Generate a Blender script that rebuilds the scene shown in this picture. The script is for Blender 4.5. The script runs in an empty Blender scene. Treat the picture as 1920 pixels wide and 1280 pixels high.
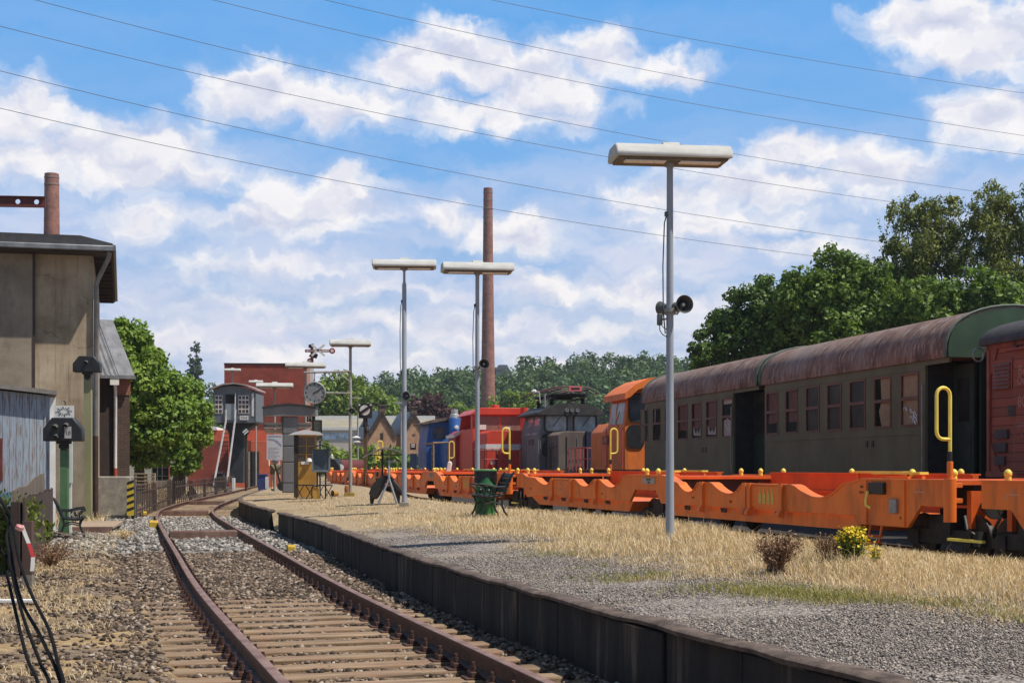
import bpy, bmesh, math, random
import numpy as np
from mathutils import Vector, Matrix
RD = random.Random(11)
NP = np.random.default_rng(5)
F, HY, ZC = 2700.0, 875.0, 1.27          # focal length in photo pixels, horizon row, eye height above the rail head
PI = math.pi
scene = bpy.context.scene
COL = scene.collection

def at(x, y, Y):                          # photo pixel at a known distance -> point in the world
    return Vector(((x - 960) / F * Y, Y, ZC - (y - HY) / F * Y))
def ax(x, Y): return (x - 960) / F * Y
def az(y, Y): return ZC - (y - HY) / F * Y

# ------------------------------------------------------------------ materials
def nd(nt, typ, **kw):
    n = nt.nodes.new(typ)
    for k, v in kw.items(): setattr(n, k, v)
    return n
def ramp(nt, fac, stops, interp='LINEAR'):
    r = nd(nt, 'ShaderNodeValToRGB'); r.color_ramp.interpolation = interp
    els = r.color_ramp.elements
    while len(els) < len(stops): els.new(0.5)
    for e, (p, c) in zip(els, stops):
        e.position = p; e.color = (c[0], c[1], c[2], 1)
    nt.links.new(fac, r.inputs[0]); return r.outputs[0]
def math_n(nt, op, a, b=None, c=None, clamp=False):
    n = nd(nt, 'ShaderNodeMath', operation=op, use_clamp=clamp)
    for i, v in enumerate((a, b, c)):
        if v is None: continue
        if isinstance(v, (int, float)): n.inputs[i].default_value = v
        else: nt.links.new(v, n.inputs[i])
    return n.outputs[0]
def mixc(nt, fac, a, b, blend='MIX'):
    n = nd(nt, 'ShaderNodeMix', data_type='RGBA', blend_type=blend)
    for i, v in ((0, fac), (6, a), (7, b)):
        if isinstance(v, (int, float)): n.inputs[i].default_value = v
        elif isinstance(v, (tuple, list)): n.inputs[i].default_value = (v[0], v[1], v[2], 1)
        else: nt.links.new(v, n.inputs[i])
    return n.outputs[2]
def noise_n(nt, vec, scale, detail=5, rough=.6, stretch=None, dist=0):
    if stretch:
        m = nd(nt, 'ShaderNodeMapping'); m.inputs['Scale'].default_value = stretch
        nt.links.new(vec, m.inputs[0]); vec = m.outputs[0]
    n = nd(nt, 'ShaderNodeTexNoise'); n.inputs['Scale'].default_value = scale
    n.inputs['Detail'].default_value = detail; n.inputs['Roughness'].default_value = rough
    n.inputs['Distortion'].default_value = dist
    nt.links.new(vec, n.inputs['Vector']); return n.outputs['Fac']
def base_mat(name):
    m = bpy.data.materials.new(name); m.use_nodes = True
    nt = m.node_tree; p = nt.nodes['Principled BSDF']
    tc = nd(nt, 'ShaderNodeTexCoord')
    return m, nt, p, tc.outputs['Object']
def bump_to(nt, p, h, strength, dist=.02):
    b = nd(nt, 'ShaderNodeBump'); b.inputs['Strength'].default_value = strength; b.inputs['Distance'].default_value = dist
    nt.links.new(h, b.inputs['Height']); nt.links.new(b.outputs[0], p.inputs['Normal'])
def hexc(s):
    s = s.lstrip('#'); o = []
    for i in (0, 2, 4):
        v = int(s[i:i+2], 16) / 255; o.append(v / 12.92 if v <= .04045 else ((v + .055) / 1.055) ** 2.4)
    return tuple(o)
def mk(name, c1, c2=None, scale=4, rough=.6, metal=0, bump=0, bscale=30, stretch=None, lo=.38, hi=.66, dirt=None, dirt_amt=.5, dscale=1.6, dstretch=(1, 1, .25), spec=.5):
    m, nt, p, v = base_mat(name)
    c2 = c2 or tuple(x * .72 for x in c1)
    col = ramp(nt, noise_n(nt, v, scale, 6, .62, stretch), [(lo, c2), (hi, c1)])
    if dirt:
        f = ramp(nt, noise_n(nt, v, dscale, 7, .7, dstretch), [(.5, (0, 0, 0)), (.72, (dirt_amt,) * 3)])
        col = mixc(nt, f, col, dirt)
    nt.links.new(col, p.inputs['Base Color'])
    r = noise_n(nt, v, scale * 2.3, 4)
    rr = math_n(nt, 'MULTIPLY_ADD', r, .3, rough - .15, clamp=True)
    nt.links.new(rr, p.inputs['Roughness'])
    p.inputs['Metallic'].default_value = metal
    p.inputs['Specular IOR Level'].default_value = spec
    if bump: bump_to(nt, p, noise_n(nt, v, bscale, 6, .65), bump)
    return m
def brick_mat(name, c1, c2, mortar, bw=.24, bh=.075, axis='xz', rough=.85):
    m, nt, p, v = base_mat(name)
    s = nd(nt, 'ShaderNodeSeparateXYZ'); nt.links.new(v, s.inputs[0])
    c = nd(nt, 'ShaderNodeCombineXYZ')
    h = math_n(nt, 'ADD', s.outputs[0], s.outputs[1]) if axis == 'xz' else s.outputs[1]
    nt.links.new(h, c.inputs[0]); nt.links.new(s.outputs[2], c.inputs[1])
    b = nd(nt, 'ShaderNodeTexBrick'); b.inputs['Scale'].default_value = 1
    b.inputs['Brick Width'].default_value = bw; b.inputs['Row Height'].default_value = bh
    b.inputs['Mortar Size'].default_value = .008; b.inputs['Bias'].default_value = 0
    b.inputs['Color1'].default_value = (*c1, 1); b.inputs['Color2'].default_value = (*c2, 1); b.inputs['Mortar'].default_value = (*mortar, 1)
    nt.links.new(c.outputs[0], b.inputs['Vector'])
    f = ramp(nt, noise_n(nt, v, .9, 6, .65), [(.35, (.62, .62, .62)), (.7, (1.15, 1.1, 1.05))])
    nt.links.new(mixc(nt, 1, b.outputs['Color'], f, 'MULTIPLY'), p.inputs['Base Color'])
    p.inputs['Roughness'].default_value = rough
    bump_to(nt, p, b.outputs['Fac'], -.35, .01)
    return m
def plank_mat(name, c1, c2, peel, width=.14, axis=0, peel_amt=.6, rough=.8, gap=.06, grain=(6, 6, .35), stag=False):
    """boards side by side along the given object axis, with peeling paint"""
    m, nt, p, v = base_mat(name)
    s = nd(nt, 'ShaderNodeSeparateXYZ'); nt.links.new(v, s.inputs[0])
    u = math_n(nt, 'DIVIDE', s.outputs[axis], width)
    fl = math_n(nt, 'FLOOR', u); fr = math_n(nt, 'SUBTRACT', u, fl)
    wn = nd(nt, 'ShaderNodeTexWhiteNoise', noise_dimensions='1D'); nt.links.new(fl, wn.inputs['W'])
    col = mixc(nt, wn.outputs['Value'], c1, c2)
    off = nd(nt, 'ShaderNodeCombineXYZ'); nt.links.new(math_n(nt, 'MULTIPLY', fl, 3.7), off.inputs[0])
    va = nd(nt, 'ShaderNodeVectorMath', operation='ADD'); nt.links.new(v, va.inputs[0]); nt.links.new(off.outputs[0], va.inputs[1])
    g = noise_n(nt, va.outputs[0], 4, 8, .7, grain)
    col = mixc(nt, ramp(nt, g, [(.48, (0, 0, 0)), (.62, (peel_amt,) * 3)]), col, peel)
    edge = math_n(nt, 'LESS_THAN', fr, gap)
    col = mixc(nt, edge, col, tuple(x * .15 for x in c2))
    nt.links.new(col, p.inputs['Base Color']); p.inputs['Roughness'].default_value = rough
    hh = math_n(nt, 'SUBTRACT', math_n(nt, 'MULTIPLY', g, .3), edge)
    bump_to(nt, p, hh, .5, .012)
    return m
def island_mat(name, stops, rough=.85, transl=0, var=None, vscale=1, tcol=None, spec=.3):
    m, nt, p, v = base_mat(name)
    g = nd(nt, 'ShaderNodeNewGeometry')
    col = ramp(nt, g.outputs['Random Per Island'], stops)
    if var:
        col = mixc(nt, ramp(nt, noise_n(nt, v, vscale, 4), [(.42, (0, 0, 0)), (.6, (1, 1, 1))]), col, ramp(nt, g.outputs['Random Per Island'], var))
    nt.links.new(col, p.inputs['Base Color']); p.inputs['Roughness'].default_value = rough
    p.inputs['Specular IOR Level'].default_value = spec
    if transl:
        t = nd(nt, 'ShaderNodeBsdfTranslucent'); mx = nd(nt, 'ShaderNodeMixShader'); mx.inputs[0].default_value = transl
        nt.links.new(mixc(nt, 1, col, tcol or (1.2, 1.25, .6), 'MULTIPLY'), t.inputs[0])
        nt.links.new(p.outputs[0], mx.inputs[1]); nt.links.new(t.outputs[0], mx.inputs[2])
        nt.links.new(mx.outputs[0], nt.nodes['Material Output'].inputs[0])
    return m
def glass_mat(name, tint=(.02, .025, .03), rough=.06, spec=.7):
    m, nt, p, v = base_mat(name)
    col = ramp(nt, noise_n(nt, v, 1.7, 4), [(.4, tint), (.65, tuple(x * 2.2 + .01 for x in tint))])
    nt.links.new(col, p.inputs['Base Color'])
    nt.links.new(math_n(nt, 'MULTIPLY_ADD', noise_n(nt, v, 3, 3), .2, rough, clamp=True), p.inputs['Roughness'])
    p.inputs['Specular IOR Level'].default_value = spec
    bump_to(nt, p, noise_n(nt, v, 1.3, 2), .08, .05)
    return m

# ------------------------------------------------------------------ mesh builder
class MB:
    def __init__(s): s.v = []; s.f = []; s.m = []; s.mi = 0; s.M = None
    def add(s, vs, fs):
        o = len(s.v)
        for q in vs:
            q = Vector(q)
            s.v.append(s.M @ q if s.M else q)
        for q in fs: s.f.append(tuple(i + o for i in q)); s.m.append(s.mi)
    def box(s, x0, x1, y0, y1, z0, z1):
        s.add([(x0,y0,z0),(x1,y0,z0),(x1,y1,z0),(x0,y1,z0),(x0,y0,z1),(x1,y0,z1),(x1,y1,z1),(x0,y1,z1)],
              [(0,3,2,1),(4,5,6,7),(0,1,5,4),(1,2,6,5),(2,3,7,6),(3,0,4,7)])
    def prism(s, pts, axis, lo, hi):       # polygon in the plane across the axis, extruded along it
        def P(a, b, t): return {'x': (t, a, b), 'y': (a, t, b), 'z': (a, b, t)}[axis]
        n = len(pts)
        s.add([P(a, b, lo) for a, b in pts] + [P(a, b, hi) for a, b in pts],
              [tuple(range(n))[::-1], tuple(range(n, 2*n))] + [(i, (i+1) % n, n + (i+1) % n, n + i) for i in range(n)])
    def tube(s, pts, r, n=8, caps=True, closed=False):
        pts = [Vector(p) for p in pts]; k = len(pts)
        rs = r if isinstance(r, (list, tuple)) else [r] * k
        vs = []; up = None
        for i, p in enumerate(pts):
            if closed: d = pts[(i+1) % k] - pts[i-1]
            else: d = pts[min(i+1, k-1)] - pts[max(i-1, 0)]
            if d.length < 1e-9: d = Vector((0, 0, 1))
            d.normalize()
            if up is None:
                up = Vector((0, 0, 1)) if abs(d.z) < .9 else Vector((1, 0, 0))
            a = d.cross(up)
            if a.length < 1e-5: a = d.orthogonal()
            a.normalize(); b = a.cross(d); up = b
            for j in range(n):
                t = 2 * PI * j / n; vs.append(p + (a * math.cos(t) + b * math.sin(t)) * rs[i])
        fs = []
        for i in range(k if closed else k - 1):
            i2 = (i + 1) % k
            for j in range(n): fs.append((i*n + j, i*n + (j+1) % n, i2*n + (j+1) % n, i2*n + j))
        if caps and not closed: fs += [tuple(range(n))[::-1], tuple(range((k-1)*n, k*n))]
        s.add(vs, fs)
    def cyl(s, p0, p1, r0, r1=None, n=16): s.tube([p0, p1], [r0, r0 if r1 is None else r1], n)
    def lathe(s, prof, c=(0, 0, 0), n=20, axis=(0, 0, 1)):
        q = Vector((0, 0, 1)).rotation_difference(Vector(axis)); c = Vector(c); vs = []; k = len(prof)
        for r, z in prof:
            for j in range(n):
                t = 2*PI*j/n; vs.append(c + q @ Vector((r*math.cos(t), r*math.sin(t), z)))
        fs = [(i*n + j, i*n + (j+1) % n, (i+1)*n + (j+1) % n, (i+1)*n + j) for i in range(k-1) for j in range(n)]
        if prof[0][0] > 1e-6: fs.append(tuple(range(n))[::-1])
        if prof[-1][0] > 1e-6: fs.append(tuple(range((k-1)*n, k*n)))
        s.add(vs, fs)
    def strip(s, A, B):                    # ribbon between two polylines
        n = len(A); s.add(list(A) + list(B), [(i, i+1, n+i+1, n+i) for i in range(n-1)])
    def sweep(s, path, prof, caps=True):   # profile (side, up) swept along a path lying near level
        path = [Vector(p) for p in path]; k = len(path); n = len(prof); vs = []
        for i, p in enumerate(path):
            d = path[min(i+1, k-1)] - path[max(i-1, 0)]; d.z = 0; d.normalize()
            sd = Vector((d.y, -d.x, 0))
            for a, b in prof: vs.append(p + sd * a + Vector((0, 0, b)))
        fs = [(i*n + j, i*n + (j+1) % n, (i+1)*n + (j+1) % n, (i+1)*n + j) for i in range(k-1) for j in range(n)]
        if caps: fs += [tuple(range(n))[::-1], tuple(range((k-1)*n, k*n))]
        s.add(vs, fs)
    def build(s, name, mats, parent=None, bevel=0, smooth=True, seg=2, recalc=True):
        me = bpy.data.meshes.new(name); me.from_pydata(s.v, [], s.f)
        mats = mats if isinstance(mats, (list, tuple)) else [mats]
        for m in mats: me.materials.append(m)
        if len(mats) > 1: me.polygons.foreach_set('material_index', s.m)
        if recalc:
            bm = bmesh.new(); bm.from_mesh(me); bmesh.ops.recalc_face_normals(bm, faces=bm.faces); bm.to_mesh(me); bm.free()
        if smooth:
            me.polygons.foreach_set('use_smooth', [True] * len(me.polygons)); me.set_sharp_from_angle(angle=math.radians(38))
        o = bpy.data.objects.new(name, me); COL.objects.link(o)
        if parent: o.parent = parent
        if bevel:
            b = o.modifiers.new('bevel', 'BEVEL'); b.width = bevel; b.segments = seg; b.limit_method = 'ANGLE'; b.angle_limit = math.radians(40)
        return o
def raw_mesh(name, V, Fq, mat, parent=None, smooth=False):   # big numpy meshes: V (n,3), faces (m,k)
    me = bpy.data.meshes.new(name); n, k = Fq.shape
    me.vertices.add(len(V)); me.vertices.foreach_set('co', np.ascontiguousarray(V, dtype=np.float32).ravel())
    me.loops.add(n * k); me.loops.foreach_set('vertex_index', np.ascontiguousarray(Fq, dtype=np.int32).ravel())
    me.polygons.add(n); me.polygons.foreach_set('loop_start', np.arange(0, n*k, k, dtype=np.int32))
    me.polygons.foreach_set('loop_total', np.full(n, k, dtype=np.int32))
    if smooth: me.polygons.foreach_set('use_smooth', np.ones(n, dtype=bool))
    me.update(calc_edges=True); me.materials.append(mat)
    o = bpy.data.objects.new(name, me); COL.objects.link(o)
    if parent: o.parent = parent
    return o
def tag(o, label=None, cat=None, group=None, kind=None):
    if label: o['label'] = label
    if cat: o['category'] = cat
    if group: o['group'] = group
    if kind: o['kind'] = kind
    return o
def thing(name, label, cat, loc=(0, 0, 0), rz=0, group=None):
    o = bpy.data.objects.new(name, None); COL.objects.link(o); o.empty_display_size = .2
    o.location = loc; o.rotation_euler = (0, 0, rz)
    return tag(o, label, cat, group)
def copy_tree(o, parent=None):
    kids = list(o.children); c = o.copy(); COL.objects.link(c); c.parent = parent
    for k in kids: copy_tree(k, c)
    return c
def text(s, size, mat, name, parent, loc, rot=(PI/2, 0, 0), align='CENTER', ext=.002):
    cu = bpy.data.curves.new(name, 'FONT'); cu.body = s; cu.size = size; cu.align_x = align; cu.align_y = 'CENTER'; cu.extrude = ext
    t = bpy.data.objects.new(name, cu); COL.objects.link(t)
    dg = bpy.context.evaluated_depsgraph_get(); me = bpy.data.meshes.new_from_object(t.evaluated_get(dg))
    COL.objects.unlink(t); bpy.data.objects.remove(t); me.materials.clear(); me.materials.append(mat)
    o = bpy.data.objects.new(name, me); COL.objects.link(o); o.parent = parent; o.location = loc; o.rotation_euler = rot
    return o
SIDE = (PI/2, 0, -PI/2)                    # text on a face that looks along -x

# ------------------------------------------------------------------ camera, sun, sky
cam = bpy.data.cameras.new('camera'); co = bpy.data.objects.new('camera', cam); COL.objects.link(co)
cam.sensor_width = 36; cam.lens = 36 * F / 1920; cam.shift_y = (HY - 640) / 1920; cam.clip_end = 5000; cam.clip_start = .1
co.location = (0, 0, ZC); co.rotation_euler = (PI/2, 0, 0); scene.camera = co
SUN = Vector((.57, -.20, 1.0)).normalized()
sl = bpy.data.lights.new('sun', 'SUN'); sl.energy = 5.0; sl.angle = math.radians(.5); sl.color = (1, .94, .84)
so = bpy.data.objects.new('sun', sl); COL.objects.link(so); so.rotation_euler = SUN.to_track_quat('Z', 'Y').to_euler(); so.location = (20, -5, 40)
scene.view_settings.view_transform = 'Standard'; scene.view_settings.look = 'None'; scene.view_settings.exposure = .06
try:
    scene.cycles.max_bounces = 6; scene.cycles.transparent_max_bounces = 6
except Exception: pass
w = bpy.data.worlds.new('World'); scene.world = w; w.use_nodes = True; nt = w.node_tree
bg = nt.nodes['Background']; bg.inputs[1].default_value = .1
sky = nd(nt, 'ShaderNodeTexSky', sky_type='NISHITA'); sky.sun_disc = False
sky.sun_elevation = math.asin(SUN.z); sky.sun_rotation = math.atan2(SUN.x, SUN.y)
sky.air_density = 1.0; sky.dust_density = .4; sky.ozone_density = 2.0
tc = nd(nt, 'ShaderNodeTexCoord'); sp = nd(nt, 'ShaderNodeSeparateXYZ'); nt.links.new(tc.outputs['Generated'], sp.inputs[0])
A = math_n(nt, 'MULTIPLY', math_n(nt, 'ARCTAN2', sp.outputs[0], sp.outputs[1]), 10.0)       # azimuth
E = math_n(nt, 'MULTIPLY', math_n(nt, 'ARCSINE', sp.outputs[2]), 10.0)                      # elevation
cv = nd(nt, 'ShaderNodeCombineXYZ'); nt.links.new(A, cv.inputs[0]); nt.links.new(E, cv.inputs[1])
# billowing edge: warp the cloud coordinates, then lay out the cloud banks
def vm(op, a, b):
    n = nd(nt, 'ShaderNodeVectorMath', operation=op)
    for i, q in enumerate((a, b)):
        if isinstance(q, tuple): n.inputs[i].default_value = q
        else: nt.links.new(q, n.inputs[i])
    return n
wn = nd(nt, 'ShaderNodeTexNoise'); wn.inputs['Scale'].default_value = 3.2; wn.inputs['Detail'].default_value = 6; wn.inputs['Roughness'].default_value = .58
nt.links.new(cv.outputs[0], wn.inputs['Vector'])
warp = vm('MULTIPLY', vm('SUBTRACT', wn.outputs['Color'], (.5, .5, .5)).outputs[0], (.62, .42, 0))
wc = vm('ADD', cv.outputs[0], warp.outputs[0]).outputs[0]
def sky_px(x, y):
    u = (x - 960) / F; v = (HY - y) / F; a = math.atan(u); return a * 10, math.atan(v * math.cos(a)) * 10
# x, y, half width, half height, weight  (azimuth/elevation banks of cumulus)
BANKS = [(40,205,95,62,1.1),(10,300,120,60,.8),(230,290,190,62,1.1),(90,300,150,55,.9),(360,330,170,50,.7),
 (480,175,110,58,1.1),(620,190,160,55,1.0),(760,130,110,60,.95),(880,115,130,62,1.1),(1010,160,140,70,1.1),(1130,95,90,48,1.0),(1230,135,110,34,.8),(900,215,260,48,.8),(1060,225,90,30,.7),
 (590,385,160,50,1.0),(640,350,60,38,1.1),(520,420,200,40,.8),(300,410,130,34,.6),(840,410,60,30,.9),(960,440,110,40,1.0),(900,420,120,26,.7),
 (1760,30,130,50,1.2),(1860,70,140,70,1.1),(1870,220,110,62,1.1),(1800,200,60,34,.8),(1480,285,90,32,1.0),(1580,290,120,34,.8),(1420,350,230,60,.9),(1640,330,150,50,.8),
 (1250,370,150,40,.8),(1330,420,260,40,.7),(1020,540,110,36,.85),(1180,540,160,40,.7),(1480,460,300,34,.6),
 (480,500,220,24,.6),(640,540,260,26,.6),(850,610,110,40,.75),(420,560,180,24,.5),(700,600,360,30,.55),(1100,620,300,34,.5),(300,640,260,34,.6),(560,660,420,30,.6),(980,680,600,26,.5),(1300,570,200,26,.5)]
acc = None
for (x, y, rx, ry, wt) in BANKS:
    a, e = sky_px(x, y)
    d = vm('MULTIPLY', vm('SUBTRACT', wc, (a, e, 0)).outputs[0], (1 / (rx * 11 / F), 1 / (ry * 11.5 / F), 0))
    ln = nd(nt, 'ShaderNodeVectorMath', operation='LENGTH'); nt.links.new(d.outputs[0], ln.inputs[0])
    g = math_n(nt, 'MULTIPLY', math_n(nt, 'SUBTRACT', 1.25, ln.outputs['Value'], clamp=False), wt)
    acc = g if acc is None else math_n(nt, 'SMOOTH_MAX', acc, g, .22)
n1 = nd(nt, 'ShaderNodeTexNoise'); n1.inputs['Scale'].default_value = 3.4; n1.inputs['Detail'].default_value = 8; n1.inputs['Roughness'].default_value = .49
st = vm('MULTIPLY', wc, (.75, 1.35, 1)).outputs[0]; nt.links.new(st, n1.inputs['Vector'])
n2 = nd(nt, 'ShaderNodeTexNoise'); n2.inputs['Scale'].default_value = 3.4; n2.inputs['Detail'].default_value = 3; n2.inputs['Roughness'].default_value = .5
nt.links.new(vm('ADD', st, (.05, .16, 0)).outputs[0], n2.inputs['Vector'])
dens = math_n(nt, 'ADD', acc, math_n(nt, 'MULTIPLY_ADD', n1.outputs['Fac'], 1.3, -.70))
far = nd(nt, 'ShaderNodeTexNoise'); far.inputs['Scale'].default_value = 1.1; far.inputs['Detail'].default_value = 6; nt.links.new(vm('MULTIPLY', tc.outputs['Generated'], (4, 4, 8)).outputs[0], far.inputs['Vector'])
away = math_n(nt, 'GREATER_THAN', math_n(nt, 'ABSOLUTE', A), 4.2)                           # dome out of view: cloud added to shape the ambient light
dens = math_n(nt, 'ADD', dens, math_n(nt, 'MULTIPLY', away, math_n(nt, 'MULTIPLY_ADD', far.outputs['Fac'], 6, -2.2)))
cov = nd(nt, 'ShaderNodeMapRange', interpolation_type='SMOOTHSTEP'); cov.inputs['From Min'].default_value = .02; cov.inputs['From Max'].default_value = .85
nt.links.new(dens, cov.inputs['Value'])
thick = nd(nt, 'ShaderNodeMapRange', interpolation_type='SMOOTHSTEP'); thick.inputs['From Min'].default_value = .5; thick.inputs['From Max'].default_value = 1.5
nt.links.new(dens, thick.inputs['Value'])
n3 = nd(nt, 'ShaderNodeTexNoise'); n3.inputs['Scale'].default_value = 3.4; n3.inputs['Detail'].default_value = 3.5; n3.inputs['Roughness'].default_value = .5; nt.links.new(st, n3.inputs['Vector'])
lit = math_n(nt, 'MULTIPLY_ADD', math_n(nt, 'SUBTRACT', n3.outputs['Fac'], n2.outputs['Fac']), 2.3, .7, clamp=True)
lit = math_n(nt, 'SUBTRACT', lit, math_n(nt, 'MULTIPLY', thick.outputs[0], .3), clamp=True)
ccol = ramp(nt, lit, [(0, (6.2, 6.4, 7.7)), (.42, (7.6, 7.6, 8.5)), (.8, (9.5, 9.2, 9.2)), (1, (10.4, 9.9, 9.6))])
# blue: the Nishita sky made a little deeper, paler near the horizon
hz = nd(nt, 'ShaderNodeMapRange'); hz.inputs['From Min'].default_value = .0; hz.inputs['From Max'].default_value = 3.3; nt.links.new(E, hz.inputs['Value'])
deep = ramp(nt, hz.outputs[0], [(0, (6.2, 7.0, 8.8)), (.3, (4.4, 6.2, 9.2)), (.62, (2.1, 5.1, 9.8)), (1, (1.15, 4.4, 9.8))])
zen = nd(nt, 'ShaderNodeMapRange'); zen.inputs['From Min'].default_value = 3.5; zen.inputs['From Max'].default_value = 12; zen.inputs['To Min'].default_value = .2; zen.inputs['To Max'].default_value = .85; nt.links.new(E, zen.inputs['Value'])
skyd = mixc(nt, 1, sky.outputs[0], (.52, .44, .35), 'MULTIPLY')  # overhead sky dimmed and warmed to weaken the blue ambient light
blue = mixc(nt, zen.outputs[0], deep, skyd)
# thin veil of streaky cloud low in the sky
vs_ = nd(nt, 'ShaderNodeTexNoise'); vs_.inputs['Scale'].default_value = 1.5; vs_.inputs['Detail'].default_value = 6; vs_.inputs['Roughness'].default_value = .55
nt.links.new(vm('MULTIPLY', wc, (.55, 2.6, 1)).outputs[0], vs_.inputs['Vector'])
lowf = nd(nt, 'ShaderNodeMapRange'); lowf.inputs['From Min'].default_value = 2.4; lowf.inputs['From Max'].default_value = 1.2; nt.links.new(E, lowf.inputs['Value'])
veil = math_n(nt, 'MULTIPLY', ramp(nt, vs_.outputs['Fac'], [(.36, (0, 0, 0)), (.62, (1, 1, 1))]), math_n(nt, 'MULTIPLY_ADD', lowf.outputs[0], .8, .08))
blue = mixc(nt, veil, blue, (7.4, 7.5, 8.8))
blue = mixc(nt, math_n(nt, 'MULTIPLY', away, .5), blue, (1.6, 1.75, 2.0))  # unseen part of the dome dulled to grey against blue ambient light
fc = math_n(nt, 'MULTIPLY', cov.outputs[0], .92)
ccol = mixc(nt, away, ccol, (3.7, 3.4, 3.05))                                              # unseen dome clouds, darkened to cut the ambient light
nt.links.new(mixc(nt, fc, blue, ccol), bg.inputs[0])
# ------------------------------------------------------------------ lines of the place
def smooth_interp(xs, ys):
    xs = np.array(xs, float); ys = np.array(ys, float)
    d = np.gradient(ys, xs)
    def f(x):
        x = np.asarray(x, float); i = np.clip(np.searchsorted(xs, x) - 1, 0, len(xs) - 2)
        h = xs[i+1] - xs[i]; t = (x - xs[i]) / h
        r = (2*t**3-3*t**2+1)*ys[i] + (t**3-2*t**2+t)*h*d[i] + (-2*t**3+3*t**2)*ys[i+1] + (t**3-t**2)*h*d[i+1]
        lo = ys[0] + d[0]*(x-xs[0]); hi = ys[-1] + d[-1]*(x-xs[-1])
        return np.where(x < xs[0], lo, np.where(x > xs[-1], hi, r))
    return f
trackX = smooth_interp([2, 8.5, 14.8, 22.3, 31.3, 38.5, 43, 48, 56, 73, 114], [1.38, -.56, -2.42, -4.45, -6.86, -8.72, -9.72, -10.55, -11.65, -13.6, -18.6])
edgeX = smooth_interp([2, 6.5, 9.2, 12, 15.5, 20, 24.6, 30.8, 37, 43.2, 48, 56, 73, 114], [3.2, 1.71, .82, -.02, -1.02, -2.15, -3.25, -5.0, -6.75, -8.2, -9.0, -10.0, -11.9, -16.9])
def wagonX(Y): return 11.4 - .297*Y if Y < 45 else -1.965 - .25*(Y - 45)
def coachX(Y): return 14.57 - .199*Y
def platZ(u):                              # cross fall of the platform: edge -> crown -> slope down to the far track
    return np.interp(u, [0, 2.8, 4.0, 4.5, 5.0, 6.3], [.30, .44, .445, .4, .3, -.04])
rng = np.random.default_rng(3)
def vnoise(x, y, s, seed=0):
    x = np.asarray(x)/s + seed*17.3; y = np.asarray(y)/s + seed*9.1
    xi = np.floor(x).astype(int); yi = np.floor(y).astype(int); fx = x - xi; fy = y - yi
    fx = fx*fx*(3-2*fx); fy = fy*fy*(3-2*fy)
    def h(i, j):
        n = (i*374761393 + j*668265263 + seed*982451653) & 0x7fffffff
        n = ((n ^ (n >> 13)) * 1274126177) & 0x7fffffff
        return (n & 0xffff) / 65535.0
    return (h(xi,yi)*(1-fx)+h(xi+1,yi)*fx)*(1-fy) + (h(xi,yi+1)*(1-fx)+h(xi+1,yi+1)*fx)*fy
def fbm(x, y, s, seed=0): return vnoise(x,y,s,seed)*.55 + vnoise(x,y,s/2.1,seed+1)*.28 + vnoise(x,y,s/4.3,seed+2)*.17
def bedZ(X, Y):
    d = X - trackX(Y)
    inside = np.interp(Y, [5, 11, 15, 18, 60], [-.205, -.20, -.185, -.135, -.13])
    base = np.where(np.abs(d) < 1.35, inside, np.where(d < 0, np.interp(-d, [1.35, 3.5, 8], [-.17, -.11, -.06]), -.165))
    return base + (fbm(X, Y, .9, 4) - .5) * np.where(np.abs(d) < 1.35, .025, .09)

# ------------------------------------------------------------------ ground materials
def ground_mat():
    m, nt, p, v = base_mat('dry_ground')
    a = noise_n(nt, v, 1.1, 7, .65); b = noise_n(nt, v, 9, 7, .7); c = noise_n(nt, v, .35, 4)
    col = ramp(nt, b, [(.3, (.075, .055, .04)), (.5, (.2, .145, .1)), (.68, (.34, .26, .185))])
    straw = ramp(nt, b, [(.3, (.24, .155, .075)), (.7, (.56, .4, .21))])
    col = mixc(nt, ramp(nt, a, [(.47, (0, 0, 0)), (.6, (.85, .85, .85))]), col, straw)
    s = nd(nt, 'ShaderNodeSeparateXYZ'); nt.links.new(v, s.inputs[0])
    u = math_n(nt, 'ADD', s.outputs[0], math_n(nt, 'MULTIPLY', s.outputs[1], .27))
    # pale fresh ballast beyond the crossing beam
    pale = ramp(nt, b, [(.3, (.12, .11, .1)), (.55, (.3, .28, .26)), (.75, (.48, .46, .43))])
    yy = math_n(nt, 'MULTIPLY_ADD', a, 5, s.outputs[1])
    near_t = math_n(nt, 'GREATER_THAN', math_n(nt, 'MULTIPLY_ADD', a, 1.2, u), -1.55)
    far1 = nd(nt, 'ShaderNodeMapRange'); far1.inputs['From Min'].default_value = 24; far1.inputs['From Max'].default_value = 27.5; nt.links.new(yy, far1.inputs['Value'])
    far2 = nd(nt, 'ShaderNodeMapRange'); far2.inputs['From Min'].default_value = 43; far2.inputs['From Max'].default_value = 38; nt.links.new(yy, far2.inputs['Value'])
    f = math_n(nt, 'MULTIPLY', math_n(nt, 'MULTIPLY', far1.outputs[0], far2.outputs[0]), near_t)
    col = mixc(nt, f, col, pale)
    nt.links.new(col, p.inputs['Base Color']); p.inputs['Roughness'].default_value = .95; p.inputs['Specular IOR Level'].default_value = .15
    h = math_n(nt, 'ADD', noise_n(nt, v, 24, 6, .7), math_n(nt, 'MULTIPLY', b, .8)); bump_to(nt, p, h, .8, .03)
    return m
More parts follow.
